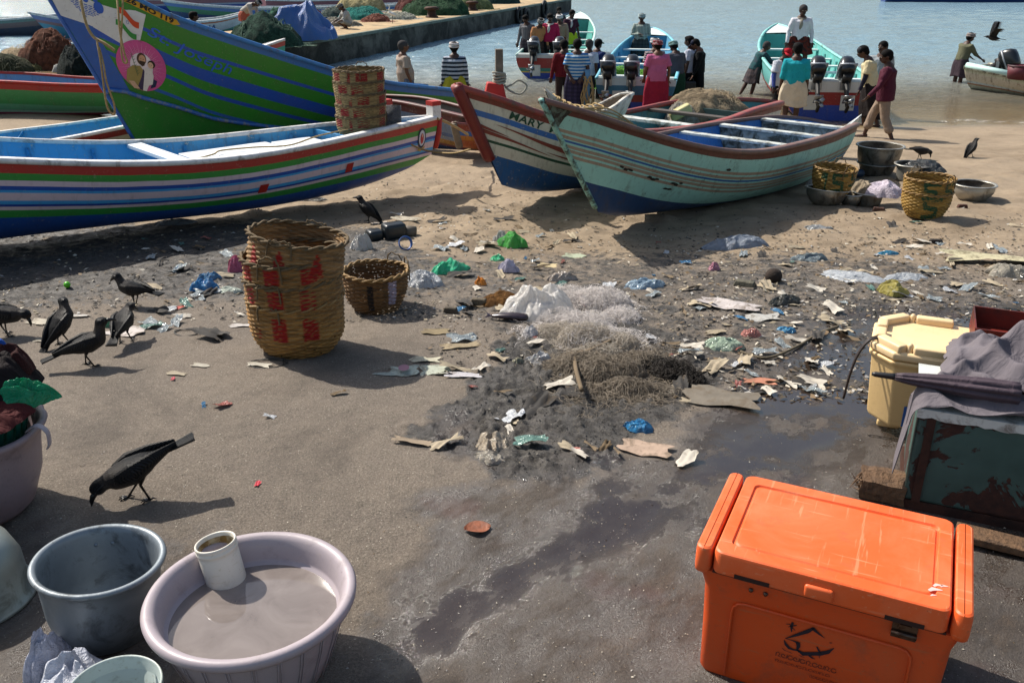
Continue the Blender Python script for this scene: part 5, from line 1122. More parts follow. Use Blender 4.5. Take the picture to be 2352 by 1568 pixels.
# on and beside the pier
person(pier_pt(566, 84), facing(-110), 'man in a pale shirt bending over on the pier beside the green nets', 1.50, 58, 0, A2(((-0.05, 0.2, -1), (0, 0.1, -1)), ((0.05, 0.2, -1), (0, 0.1, -1))), None, ('elbow', 'a09c96', 0.0), ('half_lungi', 'a85a48', 0.40), 'short', 2, (10, 0), hat=('turban', ('8a8a88', '30302c', 'print', 20)))
person(aty(446, 62, 24.5) - Vector((0, 0, 1.20)), facing(-60), 'man in a dark grey shirt behind the tall green boat, seen from the chest up', 1.66, 0, 0, None, None, ('short', '3f4650', 0.1), ('trousers', '22252c'), 'full', 2, (2, 0))
sitleg = {'R': ((0.25, 1, 0.15), (-0.2, -0.4, -1)), 'L': ((-0.25, 1, 0.15), (0.2, -0.4, -1))}
def seated(u, v, face, lab, sh, lo, **kw):
    p = pier_pt(u, v); return person(p, face, lab, 1.60, 18, 0, A2(((-0.15, 0.5, -0.8), (0.1, 0.8, -0.4)), ((0.15, 0.5, -0.8), (-0.1, 0.8, -0.4))), {'R': ((0.5, 1, 0.35), (-0.5, -0.7, -0.75)), 'L': ((-0.5, 1, 0.35), (0.5, -0.7, -0.75))}, sh, lo, kw.get('hair', 'short'), 2, (16, 0), hat=kw.get('hat'), sit=True)
seated(802, 66, facing(120), 'man in a white shirt squatting on the pier mending nets', ('elbow', '9c9c98', 0.0), ('shorts', '8a8c88'), hat=('turban', '6a6c6c', 1))
seated(738, 66, facing(120), 'man in a maroon shirt squatting among the nets on the pier', ('elbow', '5a1828', 0.0), ('shorts', '6a6460'), hair='full')
# sliver of a person at the left edge
person(gp(-58, 462), facing(100), 'person in a dark maroon garment cut off by the left edge of the picture', 1.6, 12, 0, A2(((-0.25, 0.1, -1), (-0.1, 0.2, -1)), ((0.1, 0.2, -1), (0.1, 0.3, -1))), None, ('elbow', ('4a1a20', '2a1216', 'print', 12), 0.1), ('skirt', ('3e181c', '1c1216', 'plaid', 12), 0.9), 'short', 2, (10, 0))
# ---------------------------------------------------------------- baskets
straw = None
def weave_mat(name='woven cane'):
    if name in MC: return MC[name]
    t = NT(name); b = t.b; tc = t.n('TexCoord').outputs['Object']; c = t.n('Attribute', attribute_name='Col').outputs[0]
    mp = t.n('Mapping'); t.l(tc, mp.inputs['Vector']); mp.inputs['Scale'].default_value = (1, 1, 8)
    n = t.noise(22, 4, 0.7, mp.outputs[0]); c = t.mix(t.rng(n, 0.42, 0.75, 0, 0.5), c, hx('3a2814'))
    t.l(c, b.inputs['Base Color']); b.inputs['Roughness'].default_value = 0.62; b.inputs['Specular IOR Level'].default_value = 0.3
    t.bump(t.noise(90, 3, 0.6, mp.outputs[0]), 0.5, 0.003); MC[name] = t.m; return t.m
cane = mat('cane strip', '8a6c3e', 0.65, var=0.25, vs=30, bump=0.6, bs=160); cane_g = mat('old cane strip', '5f4e34', 0.85, var=0.25, vs=30, bump=0.6, bs=160)
def basket(loc, r1, r0, h, label, marks=(), tilt=(0, 0), rz=0.0, tone='9a7442', K=32, rowh=0.0125, group=None, handles=(-100, 80), hole=0.015, amp=0.0055, hup=0.05, flare=1.0):
    root = empty('cane_basket', loc, 0, label, 'basket', group); root.rotation_euler = (tilt[0], tilt[1], rz)
    rows = max(4, int(h / rowh)); sub = 4; nt_ = K * 4; V = []; F = []; C = []
    base = np.array(hx(tone)[:3]); rnd = np.random.RandomState(int(abs(loc[0] * 1000 + loc[2] * 7777)) % 9999)
    jit = rnd.uniform(0.6, 1.4, (rows + 2, K)); 
    for i in range(rows * sub + 1):
        f = i / (rows * sub); row = min(i // sub, rows - 1); ph = (i % sub) / sub
        R_ = r0 + (r1 - r0) * min(1, (math.sin(min(1, f * (2.0 if h > 0.3 else 1.5)) * math.pi / 2)) ** 0.9) * flare
        bump_ = 0.0045 * math.sin(math.pi * ph) - 0.002
        for j in range(nt_):
            a = 2 * math.pi * j / nt_; p = j / 4.0; s_ = math.cos(math.pi * p + math.pi * row)
            rr = R_ + amp * s_ * (0.35 + 0.65 * math.sin(math.pi * min(max(ph, 0.15), 0.85))) + bump_ + 0.006 * math.sin(2 * a + f * 3 + loc[0] * 9)
            V.append((rr * math.cos(a), rr * math.sin(a), h * f))
            c = base * jit[row, int(p + (row % 2)) // 2 % K]
            ad = math.degrees(a)
            for mk in marks:
                if mk(ad, f, rnd): c = np.array(mk.col[:3]) * (0.8 + 0.3 * rnd.rand()); break
            C.append(c)
    for i in range(rows * sub):
        for j in range(nt_):
            if rnd.rand() < hole and (i % sub in (0, 3)): continue
            F.append((i * nt_ + j, i * nt_ + (j + 1) % nt_, (i + 1) * nt_ + (j + 1) % nt_, (i + 1) * nt_ + j))
    F.append(tuple(range(nt_))[::-1])
    mesh('basket_wall', V, F, weave_mat(), root, cols=C)
    m = MB()
    for s_ in range(2):
        P = [((r1 + 0.004 + 0.009 * math.cos(k * 0.9 + s_ * math.pi)) * math.cos(2 * math.pi * k / 72), (r1 + 0.004 + 0.009 * math.cos(k * 0.9 + s_ * math.pi)) * math.sin(2 * math.pi * k / 72), h + 0.008 * math.sin(k * 0.9 + s_ * math.pi) + 0.004 * math.sin(k * .31)) for k in range(73)]
        m.tube(P, 0.0075, 5)
    m.build('rim', cane_g if loc[2] > 0 else cane, root)
    for a0 in handles:
        a = R(a0); t_ = Vector((-math.sin(a), math.cos(a), 0)); o = Vector((math.cos(a), math.sin(a), 0)) * (r1 + 0.006); up = Vector((0, 0, 1))
        P = smooth_path([o - t_ * 0.07 - up * 0.07, o - t_ * 0.062 + up * (0.01), o - t_ * 0.035 + up * hup, o + t_ * 0.035 + up * (hup + 0.006), o + t_ * 0.06 + up * 0.006, o + t_ * 0.068 - up * 0.08], 5)
        P = [p + Vector((0, 0, h - 0.0)) for p in P]; MB().tube([p + Vector((0, 0, 0.006 * math.sin(i * 1.7 + loc[2] * 90))) for i, p in enumerate(P)], 0.0048, 6).build('handle', cane_g, root)
    return root
class Mk:
    def __init__(s, c, fn): s.col = hx(c); s.fn = fn
    def __call__(s, a, f, rnd): return s.fn((a + 360) % 360, f) and rnd.rand() > 0.08
def blob_marks(c, angs, w, f0, f1, tri=False):
    def fn(a, f):
        if not (f0 < f < f1): return False
        q = (f - f0) / (f1 - f0)
        for x in angs:
            d = abs((a - x + 180) % 360 - 180)
            if d < w * ((1.1 - q) if tri else 1): return True
        return False
    return Mk(c, fn)
def digit5(c, a0, w=26, f0=0.15, f1=0.92, th=0.13):
    segs = [((1, 1), (0, 1)), ((0, 1), (0.1, 0.55)), ((0.1, 0.55), (0.75, 0.5)), ((0.75, 0.5), (0.85, 0.12)), ((0.85, 0.12), (0.0, 0.0))]
    def fn(a, f):
        x = ((a - a0 + 180) % 360 - 180) / w + 0.5; y = (f - f0) / (f1 - f0)
        for (x0, y0), (x1, y1) in segs:
            dx, dy = x1 - x0, y1 - y0; t = max(0, min(1, ((x - x0) * dx + (y - y0) * dy) / (dx * dx + dy * dy)))
            if math.hypot(x - x0 - t * dx, (y - y0 - t * dy)) < th: return True
        return False
    return Mk(c, fn)
RED = '98120e'
c0 = ag(690, 800)
gs = 'baskets of the tall stack on the concrete'
b0 = c0 + Vector((0, 0, 0.0))
mk_d = [blob_marks(RED, (225, 262, 300), 9, 0.45, 0.86)]
basket(b0, 0.262, 0.175, 0.33, 'lowest cane basket of the tall red marked stack, its rounded bottom on the ground', mk_d, tone='96703c', group=gs, handles=(250,), hup=-0.0, K=34)
basket(b0 + Vector((-0.003, 0, 0.13)), 0.266, 0.25, 0.325, 'second cane basket from the bottom of the tall red marked stack', [blob_marks(RED, (222, 262, 300), 9, 0.6, 0.98)], tone='8e6a3a', group=gs, handles=(255,), hup=0.01, K=34, flare=1)
basket(b0 + Vector((0, 0, 0.245)), 0.268, 0.252, 0.33, 'third cane basket from the bottom of the tall red marked stack', [blob_marks(RED, (220, 260, 302), 9, 0.70, 0.97)], tone='866438', group=gs, handles=(258,), K=34)
basket(b0 + Vector((0.005, 0, 0.42)), 0.264, 0.245, 0.26, 'tilted topmost cane basket of the tall stack, painted with red triangles', [blob_marks(RED, (222, 262, 305), 10, 0.35, 0.88, True)], tilt=(R(-3), R(9)), tone='8a6b44', group=gs, handles=(262, 80), K=34, hup=0.015)
basket(ag(866, 706), 0.208, 0.145, 0.265, 'single small cane basket with a black painted bar, right behind the tall stack', [blob_marks('1c1a1a', (268,), 6, 0.2, 0.85), blob_marks('9a90a0', (310,), 9, 0.3, 0.9)], tone='6c5030', hole=0.10, handles=(20, 60))
# painted stack in the striped boat
p = sb.A + sb.dx * 1.05; gs = 'baskets nested in the striped boat'
for k, lab in enumerate(('lowest of five red checked baskets standing in the striped boat', 'second from the bottom of five red checked baskets in the striped boat', 'middle one of five red checked baskets in the striped boat', 'second from the top of five red checked baskets in the striped boat', 'topmost of five red checked baskets in the striped boat, its open mouth showing')):
    mk = [blob_marks('8a1a1c', (218 + 20 * (k % 2), 285 - 10 * (k % 2), 340), 13, 0.62, 0.93), blob_marks('8a1a1c', (255 + 10 * (k % 2),), 3.5, 0.5, 1.0)]
    basket(Vector((p.x + 0.006 * ((k * 7) % 3 - 1), p.y, 0.17 + 0.118 * k)), 0.262, 0.24 if k else 0.2, 0.265, lab, mk, tone='8c7850', group=gs, handles=((268, 92) if k == 4 else (20 + 50 * k,)), K=36, hole=0.01, hup=0.04)
GR = '1f4a30'
p = ag(2120, 497); gs = 'green numbered baskets on the sand'
basket(p, 0.225, 0.165, 0.25, 'lower cane basket with a green 5 of the pair standing on the right sand', [digit5(GR, 262, 40, 0.1, 0.85)], tone='967638', group=gs, handles=(), K=36, rowh=0.015)
basket(p + Vector((0, 0, 0.13)), 0.228, 0.20, 0.25, 'upper open cane basket with green strokes of the pair on the right sand', [digit5(GR, 255, 34, 0.35, 0.9), digit5(GR, 305, 30, 0.35, 0.9)], tone='967638', group=gs, handles=(100, 300), K=36, rowh=0.015)
# ---------------------------------------------------------------- metal pans
alu_w = mat('worn aluminium', '8f8c84', 0.42, 0.75, var=0.15, vs=5, dirt='3f3a32', da=0.45, ds=6, bump=0.5, bs=14, bd=0.01)
alu_l = mat('pale aluminium', 'a8a59c', 0.45, 0.7, var=0.12, vs=5, dirt='5f584c', da=0.35, ds=6, bump=0.5, bs=14, bd=0.01)
inside_m = mat('grimy pan inside', '6c6458', 0.6, 0.4, dirt='33281e', da=0.5)
def pan(name, loc, r1, r0, h, label, m=alu_w, group=None, bulge=0.0, tilt=(0, 0), lip=0.025, cat='pan'):
    root = empty(name, loc, 0, label, cat, group); root.rotation_euler = (tilt[0], tilt[1], 0)
    pr_ = [(0.001, 0.0), (r0 * 0.8, 0.0), (r0, 0.02)] + [(r0 + (r1 - r0) * f + bulge * math.sin(math.pi * f), 0.02 + (h - 0.02) * f) for f in (0.15, 0.3, 0.5, 0.7, 0.85, 1)]
    dn = lambda a, z: 1 + 0.012 * math.sin(3 * a + loc[0] * 5 + z * 20)
    MB().lathe(pr_, 40, f=dn).build('pan_wall', m, root)
    MB().lathe([(r - 0.006, z + 0.004) for r, z in pr_[1:]][::-1] + [(0.001, 0.006)], 40, f=dn).build('inside', inside_m, root)
    MB().lathe([(r1 - 0.007, h - 0.002), (r1 - 0.002, h + 0.006), (r1 + lip, h + 0.006), (r1 + lip + 0.004, h), (r1 + lip, h - 0.005), (r1, h - 0.006)], 40, f=dn).build('rim', alu_l, root); return root
gp_ = 'aluminium pans on the sand'
p = ag(2012, 398); pan('aluminium_pan', p, 0.235, 0.19, 0.16, 'smaller aluminium pan under the big wide pan beyond the numbered baskets', group=gp_)
pan('aluminium_pan', p + Vector((0, 0, 0.135)), 0.275, 0.235, 0.25, 'big wide aluminium pan, highest of the pans on the right sand', group=gp_, bulge=0.012)
pan('aluminium_pan', ag(2232, 455), 0.205, 0.15, 0.18, 'dented aluminium pan standing apart at the far right of the pans', alu_l, group=gp_, bulge=0.03)
p = ag(1893, 470); pan('aluminium_pan', p, 0.205, 0.15, 0.165, 'dull aluminium pan carrying a basket beneath the stern of the teal boat', group=gp_, bulge=0.02, tilt=(R(-5), R(5)))
basket(p + Vector((0.06, 0.03, 0.14)), 0.215, 0.18, 0.25, 'cane basket painted 195 in green, standing in a pan beside the teal boat', [digit5(GR, 268, 36, 0.15, 0.9), digit5(GR, 320, 30, 0.4, 0.95), blob_marks(GR, (232,), 3, 0.1, 0.9), blob_marks(GR, (222, 228), 5, 0.65, 0.9)], tone='8c7038', handles=(290, 60), K=36, rowh=0.02, tilt=(R(2), R(3)))
pan('aluminium_pan', ag(1951, 468), 0.10, 0.085, 0.12, 'small aluminium pan squeezed between two larger ones near the basket', group=gp_, bulge=0.015)
p = ag(1993, 466); pan('aluminium_pan', p, 0.15, 0.125, 0.15, 'aluminium pan with a white and red sack sagging over its edge', group=gp_); sackp = p
p = ag(2092, 412); pan('metal_pot', p, 0.20, 0.17, 0.22, 'pale metal pot covered by a black plastic bag', alu_l, cat='pot'); potp = p
o = MB().caps([(0, 0, 0.05), (0.22, 0.03, 0.05)], [0.055, 0.055], 10).build('blue_can', mat('dark blue plastic', '1f3448', 0.4), None, loc=ag(1938, 404)); tag(o, 'dark blue can lying behind the painted basket', 'can')
# ---------------------------------------------------------------- crumpled things
def crumple(name, loc, size, m, label, cat, seed=0, n=30, rough=0.35, group=None, rz=0.0, sharp=2.0, flat_=0.0, thin=True):
    """creased sheet gathered into a lump, lying on the ground"""
    rnd = random.Random(seed); V = []; F = []; sx, sy, sz = size
    xs_, ys_ = np.meshgrid(np.linspace(-1, 1, n), np.linspace(-1, 1, n)); ang = rnd.uniform(0, 6)
    rr = np.sqrt(xs_ ** 2 + ys_ ** 2); edge = 1 + 0.35 * (fbm(np.arctan2(ys_, xs_) * 1.3 + 9, rr * 0 + seed, seed, 3) - 0.5) * 2
    k = np.maximum(np.abs(xs_), np.abs(ys_)) / np.maximum(rr, 1e-6); X = xs_ * k * edge; Y = ys_ * k * edge
    rid_ = 1 - np.abs(fbm(X * sharp + seed, Y * sharp, seed, 2) * 2 - 1) * 2.2; rid2 = 1 - np.abs(fbm(X * sharp * 2.3 + 5, Y * sharp * 2.3 + seed, seed + 5, 2) * 2 - 1) * 2
    dome = np.clip(1 - (np.maximum(np.abs(xs_), np.abs(ys_))) ** 2.4, 0, 1)
    Z = dome ** 0.7 * (0.62 + 0.38 * rid_) + 0.13 * rid2 * (1 - flat_) * (0.35 + dome) ; Z = np.maximum(Z, 0.0) + 0.02
    wx = (fbm(X * 2 + 3, Y * 2, seed + 9, 3) - 0.5) * rough; wy = (fbm(X * 2, Y * 2 + 7, seed + 11, 3) - 0.5) * rough
    for _ in range(n // 26):
        Z[1:-1, 1:-1] = 0.5 * Z[1:-1, 1:-1] + 0.125 * (Z[:-2, 1:-1] + Z[2:, 1:-1] + Z[1:-1, :-2] + Z[1:-1, 2:])
    V = np.stack([(X + wx * dome) * sx / 2, (Y + wy * dome) * sy / 2, Z * sz], -1).reshape(-1, 3)
    idx = np.arange(n * n).reshape(n, n); F = np.stack([idx[:-1, :-1], idx[:-1, 1:], idx[1:, 1:], idx[1:, :-1]], -1).reshape(-1, 4)
    o = mesh(name, V.tolist(), F.tolist(), m, None, loc=loc, rot=(0, 0, rz), smooth=(n >= 60 or not m.name.startswith('plastic'))); return tag(o, label, cat, group)
def plastic(c, rough=0.14, tr=0.25, dirt=0.15):
    key = ('pl', c, rough, tr)
    if key in MC: return MC[key]
    t = NT('plastic ' + c); b = t.b; tc = t.n('TexCoord').outputs['Object']
    t.l(t.mix(t.rng(t.noise(14, 5, 0.7, tc), 0.55, 0.75, 0, dirt * 2), hx(c), hx('6a5c48')), b.inputs['Base Color'])
    b.inputs['Roughness'].default_value = rough; b.inputs['Specular IOR Level'].default_value = 0.55
    tl_ = t.n('BsdfTranslucent'); tl_.inputs[0].default_value = hx(c); mx = t.t.nodes.new('ShaderNodeMixShader'); mx.inputs[0].default_value = tr
    out = [n for n in t.t.nodes if n.type == 'OUTPUT_MATERIAL'][0]; t.l(b.outputs[0], mx.inputs[1]); t.l(tl_.outputs[0], mx.inputs[2]); t.l(mx.outputs[0], out.inputs[0])
    nz_ = t.noise(26, 4, 0.6, tc, 1.2); t.bump(t.math('ABSOLUTE', t.math('SUBTRACT', nz_, 0.5)), 1.0, 0.03); MC[key] = t.m; return t.m
sk = crumple('sack', sackp + Vector((0.10, -0.02, 0.13)), (0.50, 0.32, 0.16), plastic('c8bcc8', 0.5, 0.1), 'white plastic sack with red print slumped over an aluminium pan', 'sack', 41, rz=R(-38), sharp=1.2)
V, F = text_mesh('kr', 0.07, 0.2, 0.002)
crumple('cloth_bundle', sackp + Vector((-0.05, 0.04, 0.10)), (0.28, 0.26, 0.16), cloth('8c7f6c'), 'grey beige cloth bundle tucked behind the white sack', 'bundle', 43)
crumple('black_bag', potp + Vector((0.10, -0.05, 0.16)), (0.50, 0.44, 0.12), plastic('0f1618', 0.2, 0.0, 0.05), 'black plastic bag draped over a metal pot beyond the numbered baskets', 'plastic bag', 47, sharp=2.4)
crumple('black_bag_side', potp + Vector((0.12, -0.06, 0.0)), (0.40, 0.36, 0.24), plastic('0f1618', 0.25, 0.0, 0.05), 'dark filled bag beside the metal pot beyond the numbered baskets', 'plastic bag', 48, sharp=1.2).name = 'filled_bag'
crumple('plastic_bag', ag(1866, 447) + Vector((0, 0, 0.10)), (0.26, 0.16, 0.10), plastic('9a9890', 0.5, 0.1), 'grey rag of plastic hanging over the pan under the teal stern', 'plastic bag', 51, rz=0.7)
crumple('plastic_bag', ag(1962, 458) + Vector((0, -0.03, 0.10)), (0.20, 0.11, 0.09), plastic('cfccd0', 0.4, 0.2), 'white plastic twist poking out beside the green numbered basket', 'plastic bag', 53, rz=-0.4)
# ---------------------------------------------------------------- orange cooler
def plas(name, c, rough=0.45, da=0.14, dirt='7a4a34', ds=7, dust='c8a890'):
    t = NT(name); b = t.b; tc = t.n('TexCoord').outputs['Object']; geo = t.n('NewGeometry')
    n = t.noise(ds, 7, 0.7, tc); n2 = t.noise(60, 4, 0.7, tc); n3 = t.noise(3, 5, 0.65, tc, 0.8)
    c_ = t.mix(t.rng(n3, 0.4, 0.7, 0, 0.28), hx(c), hx(dust)); c_ = t.mix(t.rng(n, 0.56, 0.75, 0, da * 3), c_, hx(dirt)); c_ = t.mix(t.math('MULTIPLY', t.rng(n2, 0.66, 0.7), da * 2.5), c_, hx(dirt))
    for sc_, rz_ in (((4, 70, 70), 0.3), ((70, 4, 70), -0.2)):
        m_ = t.n('Mapping'); t.l(tc, m_.inputs['Vector']); m_.inputs['Scale'].default_value = sc_; m_.inputs['Rotation'].default_value = (0, 0, rz_); c_ = t.mix(t.math('MULTIPLY', t.rng(t.noise(1.0, 3, 0.6, m_.outputs[0], 0.3), 0.62, 0.68), 0.4), c_, hx(dust))
    t.l(c_, b.inputs['Base Color']); t.l(t.rng(n, 0.3, 0.7, rough - 0.08, rough + 0.2), b.inputs['Roughness']); t.bump(n2, 0.25, 0.002)
    b.inputs['Subsurface Weight'].default_value = 0.0; return t.m
org = plas('orange plastic', 'd04a10', dust='a8603a', da=0.2); org2 = plas('orange plastic lid', 'e25a1e', 0.5, 0.16, dust='e09a72', ds=11)  # body darker, lid lighter: front shade and top light in their colours
CA = math.atan2(-0.306, 0.647); cr = empty('ice_chest', (0.505, 2.075, 0), CA, 'scuffed orange plastic ice chest with a lid and a dark boat emblem, in the foreground', 'ice chest')
def rbox(name, c, d, m, par, bev=0.015, seg=3, top=1.0, M=None):
    o = MB().box(c, d, top=top, M=M).build(name, m, par, smooth=True); bevel(o, bev, seg, 30); return o
# body flares out at the top: loft of rounded rectangles
def rrect(cx, cy, w, d, r, z, k=5):
    P = []
    for qx, qy, a0 in ((1, 1, 0), (-1, 1, 90), (-1, -1, 180), (1, -1, 270)):
        for i in range(k + 1):
            a = R(a0 + 90 * i / k); P.append((cx + qx * (w / 2 - r) + r * math.cos(a), cy + qy * (d / 2 - r) + r * math.sin(a), z))
    return P
def loft(rings, capb=True, capt=True):
    n = len(rings[0]); V = [p for r_ in rings for p in r_]; F = []
    for i in range(len(rings) - 1):
        for k in range(n): F.append((i * n + k, i * n + (k + 1) % n, (i + 1) * n + (k + 1) % n, (i + 1) * n + k))
    if capb: F.append(tuple(range(n))[::-1])
    if capt: F.append(tuple((len(rings) - 1) * n + k for k in range(n)))
    return V, F
cx_, cy_ = 0.36, 0.225
V, F = loft([rrect(cx_, cy_, 0.620, 0.385, 0.03, 0.0), rrect(cx_, cy_, 0.632, 0.395, 0.032, 0.012), rrect(cx_, cy_, 0.640, 0.405, 0.03, 0.20), rrect(cx_, cy_, 0.648, 0.410, 0.03, 0.31), rrect(cx_, cy_, 0.668, 0.418, 0.03, 0.345), rrect(cx_, cy_, 0.70, 0.425, 0.03, 0.372)])
body = sharp(mesh('chest_body', V, F, org, cr), 30); md = body.modifiers.new('n', 'WEIGHTED_NORMAL') if False else None
V, F = loft([rrect(cx_, cy_ - 0.209, 0.44, 0.0, 0.0, 0.0)[:4], rrect(cx_, cy_ - 0.209, 0.44, 0.0, 0.0, 0.1)[:4]])
# raised frame moulding on the front
fr = MB(); P = [(cx_ + x, cy_ - 0.2055 - 0.0035 * z / 0.3, z) for x, z in ((-0.235, 0.02), (-0.235, 0.25), (-0.232, 0.27), (-0.22, 0.285), (-0.2, 0.29), (0.2, 0.29), (0.22, 0.285), (0.232, 0.27), (0.235, 0.25), (0.235, 0.02))]
fr.tube(P, [(0.005, 0.0035)] * len(P), 8, side=(0, 1, 0)).build('panel_moulding', org, cr)
lid = MB(); V, F = loft([rrect(cx_, cy_, 0.598, 0.442, 0.02, 0.378), rrect(cx_, cy_, 0.602, 0.448, 0.022, 0.384), rrect(cx_, cy_, 0.602, 0.448, 0.024, 0.438), rrect(cx_, cy_, 0.598, 0.444, 0.024, 0.4465), rrect(cx_, cy_, 0.590, 0.436, 0.024, 0.450),
                          rrect(cx_, cy_, 0.530, 0.350, 0.02, 0.450), rrect(cx_, cy_, 0.524, 0.344, 0.02, 0.4435), rrect(cx_, cy_, 0.514, 0.334, 0.02, 0.4435), rrect(cx_, cy_, 0.505, 0.325, 0.02, 0.4475)])
lo = sharp(mesh('lid', V, F, org2, cr), 20)
rbox('lid_grip', (cx_ - 0.015, 0.005, 0.405), (0.075, 0.03, 0.040), org2, lo, 0.008)
for xx in (-0.19, 0.20): MB().box((cx_ + xx, 0.0035, 0.386), (0.095, 0.012, 0.012)).build('notch_shade', mat('painted gap shade', '2a120a', 0.8), lo, smooth=False)  # solid dark blocks painted in for the shade inside the latch notches
for sx in (-1, 1):
    V, F = loft([rrect(cx_ + sx * 0.335, cy_, 0.030, 0.40, 0.012, 0.352), rrect(cx_ + sx * 0.331, cy_, 0.042, 0.430, 0.015, 0.365), rrect(cx_ + sx * 0.330, cy_, 0.046, 0.446, 0.020, 0.383), rrect(cx_ + sx * 0.330, cy_, 0.046, 0.446, 0.022, 0.432), rrect(cx_ + sx * 0.330, cy_, 0.042, 0.440, 0.020, 0.446), rrect(cx_ + sx * 0.3295, cy_, 0.034, 0.428, 0.018, 0.450)])
    sharp(mesh('end_handle', V, F, org2, cr), 30)
st = mat('rusty steel', '5a4a40', 0.35, 0.9, dirt='3a2418', da=0.4, ds=30)
la = empty('x', (0, 0, 0)); bpy.data.objects.remove(la)
lt = rbox('latch', (cx_ + 0.205, 0.0085, 0.352), (0.062, 0.006, 0.05), st, cr, 0.002)
MB().tube([(cx_ + 0.174, 0.002, 0.345), (cx_ + 0.236, 0.002, 0.345)], 0.007, 10).build('hinge_pin', st, lt); MB().box((cx_ + 0.205, 0.003, 0.370), (0.03, 0.008, 0.012)).build('hinge_plate', st, lt, smooth=False)
for xx in (-0.19, -0.15): MB().lathe([(0.001, 0.006), (0.005, 0.005), (0.007, 0.0)], 12).build('bolt', st, cr, loc=(cx_ + xx, 0.0135, 0.345), rot=(R(90), 0, 0))
for xx, yy, w_ in ((0.245, 0.07, 0.016), (0.255, 0.095, 0.012), (0.272, 0.10, 0.009), (0.25, 0.05, 0.007)):
    V, F = stroke([(xx + cx_ + 0.0, yy), (xx + cx_ + w_ * 0.6, yy + w_ * 0.8), (xx + cx_ + w_ * 2.0, yy + w_ * 1.0)], [w_ * 0.5, w_ * 0.9, w_ * 0.15]) if True else gridpoly([(xx + cx_ + w_ * (0.6 + 0.7 * random.random()) * math.cos(a), yy + w_ * (0.6 + 0.7 * random.random()) * math.sin(a) * 1.6) for a in [2 * math.pi * i / 11 for i in range(11)]], 1)
    mesh('paint_splash', [(v[0], v[1], 0.4512) for v in V], F, mat('white splash', 'd8b0a8', 0.6), lo, smooth=False)
seam_m = mat('dark seam strip', '3a1a0c', 0.8)
for (x0, y0, x1, y1) in ((-0.29, -0.001, 0.29, -0.001),):
    MB().box((cx_, cy_ - 0.2135, 0.3755), (0.60, 0.004, 0.007)).build('seam_strip', seam_m, cr, smooth=False)  # dark strip along the seam between body and lid
ink = mat('dark ink', '1a1020', 0.6)
def logo(L):
    V, F = joinvf(L); return V, F
def lp(X, Y):        # emblem outline, flattened to the front panel
    return ((X - 920) * 0.000122, -((Y - 0.28 * (X - 920)) - 640) * 0.000145)
def pl(pts, k=1): return gridpoly([lp(*q) for q in pts], k)
def strk(pts, w): return stroke([lp(*q) for q in pts], [x * 0.00012 for x in w])
L = [strk([(410, 600), (640, 500), (850, 410), (980, 320)], [14, 70, 100, 60]), strk([(950, 320), (1010, 380), (1120, 470), (1240, 560)], [90, 75, 45, 6]), strk([(410, 600), (560, 640), (700, 690)], [10, 22, 60]),
     strk([(690, 680), (715, 780), (700, 860), (760, 920)], [105, 85, 50, 60]), strk([(390, 640), (440, 740), (520, 830), (620, 870), (720, 880), (830, 960), (1000, 950), (1180, 940), (1350, 890), (1460, 790)], [20, 70, 75, 40, 50, 110, 100, 110, 95, 14]),
     strk([(1105, 770), (1150, 850), (1200, 930)], [35, 45, 50]), strk([(970, 990), (1040, 1050), (1110, 1080)], [60, 40, 6]), strk([(1180, 980), (1195, 1050)], [20, 12]),
     strk([(365, 830), (430, 890), (480, 915)], [10, 18, 6]), strk([(480, 910), (560, 940), (605, 965)], [6, 18, 6]), strk([(745, 990), (820, 1030), (885, 1050)], [6, 16, 6]),
     strk([(520, 200), (500, 300), (520, 440)], [50, 60, 14]), strk([(430, 310), (510, 290), (610, 270)], [8, 30, 20]), strk([(380, 245), (460, 245)], [12, 16]), strk([(520, 320), (600, 405)], [24, 6]), strk([(440, 240), (510, 290)], [8, 24]),
     strk([(1350, 665), (1405, 665)], [22, 16])]
V, F = logo(L); LZ = 0.225; fy = lambda z: cy_ - (0.1985 + (z / 0.31) * 0.0065) - 0.0022
mesh('emblem', [(cx_ - 0.02 + v[0], fy(LZ + v[1]), LZ + v[1]) for v in V], F, ink, cr, smooth=False)
# faded Malayalam style lines below: small curled strokes
L = []; rl = random.Random(5)
glyph = [lambda x: [stroke([(x + 0.006 * math.cos(a), 0.006 * math.sin(a)) for a in [0.6 + i * 0.7 for i in range(9)]], 0.0018)],
         lambda x: [stroke([(x - 0.005, -0.006), (x - 0.005, 0.004), (x, 0.007), (x + 0.004, 0.002), (x, -0.005), (x + 0.007, -0.006)], 0.0018)],
         lambda x: [stroke([(x + 0.004 * math.cos(a) - 0.003, 0.005 * math.sin(a)) for a in [i * 0.8 for i in range(7)]] + [(x + 0.006, -0.004), (x + 0.007, 0.006)], 0.0018)]]
for i, gi in enumerate((1, 2, 0, 2, 0, 1, 0, 2, 1, 0)):
    v, f = glyph[gi](i * 0.0145)[0]; L.append(([(a, b + (0.0 if i else 0)) for a, b in v], f))
V, F = joinvf(L); ink2 = mat('faded ink', '4a1a14', 0.6)
mesh('faded_writing', [(cx_ - 0.095 + v[0] * 1.15, fy(0.148 + v[1] * 1.2), 0.148 + v[1] * 1.2) for v in V], F, ink2, cr, smooth=False)
mesh('faded_writing', [(cx_ - 0.095 + v[0] * 1.05, fy(0.125 + v[1] * 0.7), 0.125 + v[1] * 0.7) for v in V], F, mat('fainter ink', '621c10', 0.6), cr, smooth=False)
mesh('faded_writing', [(cx_ + 0.0 + v[0] * 0.6, fy(0.105 + v[1] * 0.8), 0.105 + v[1] * 0.8) for v in V], F, mat('fainter ink', '621c10', 0.6), cr, smooth=False)
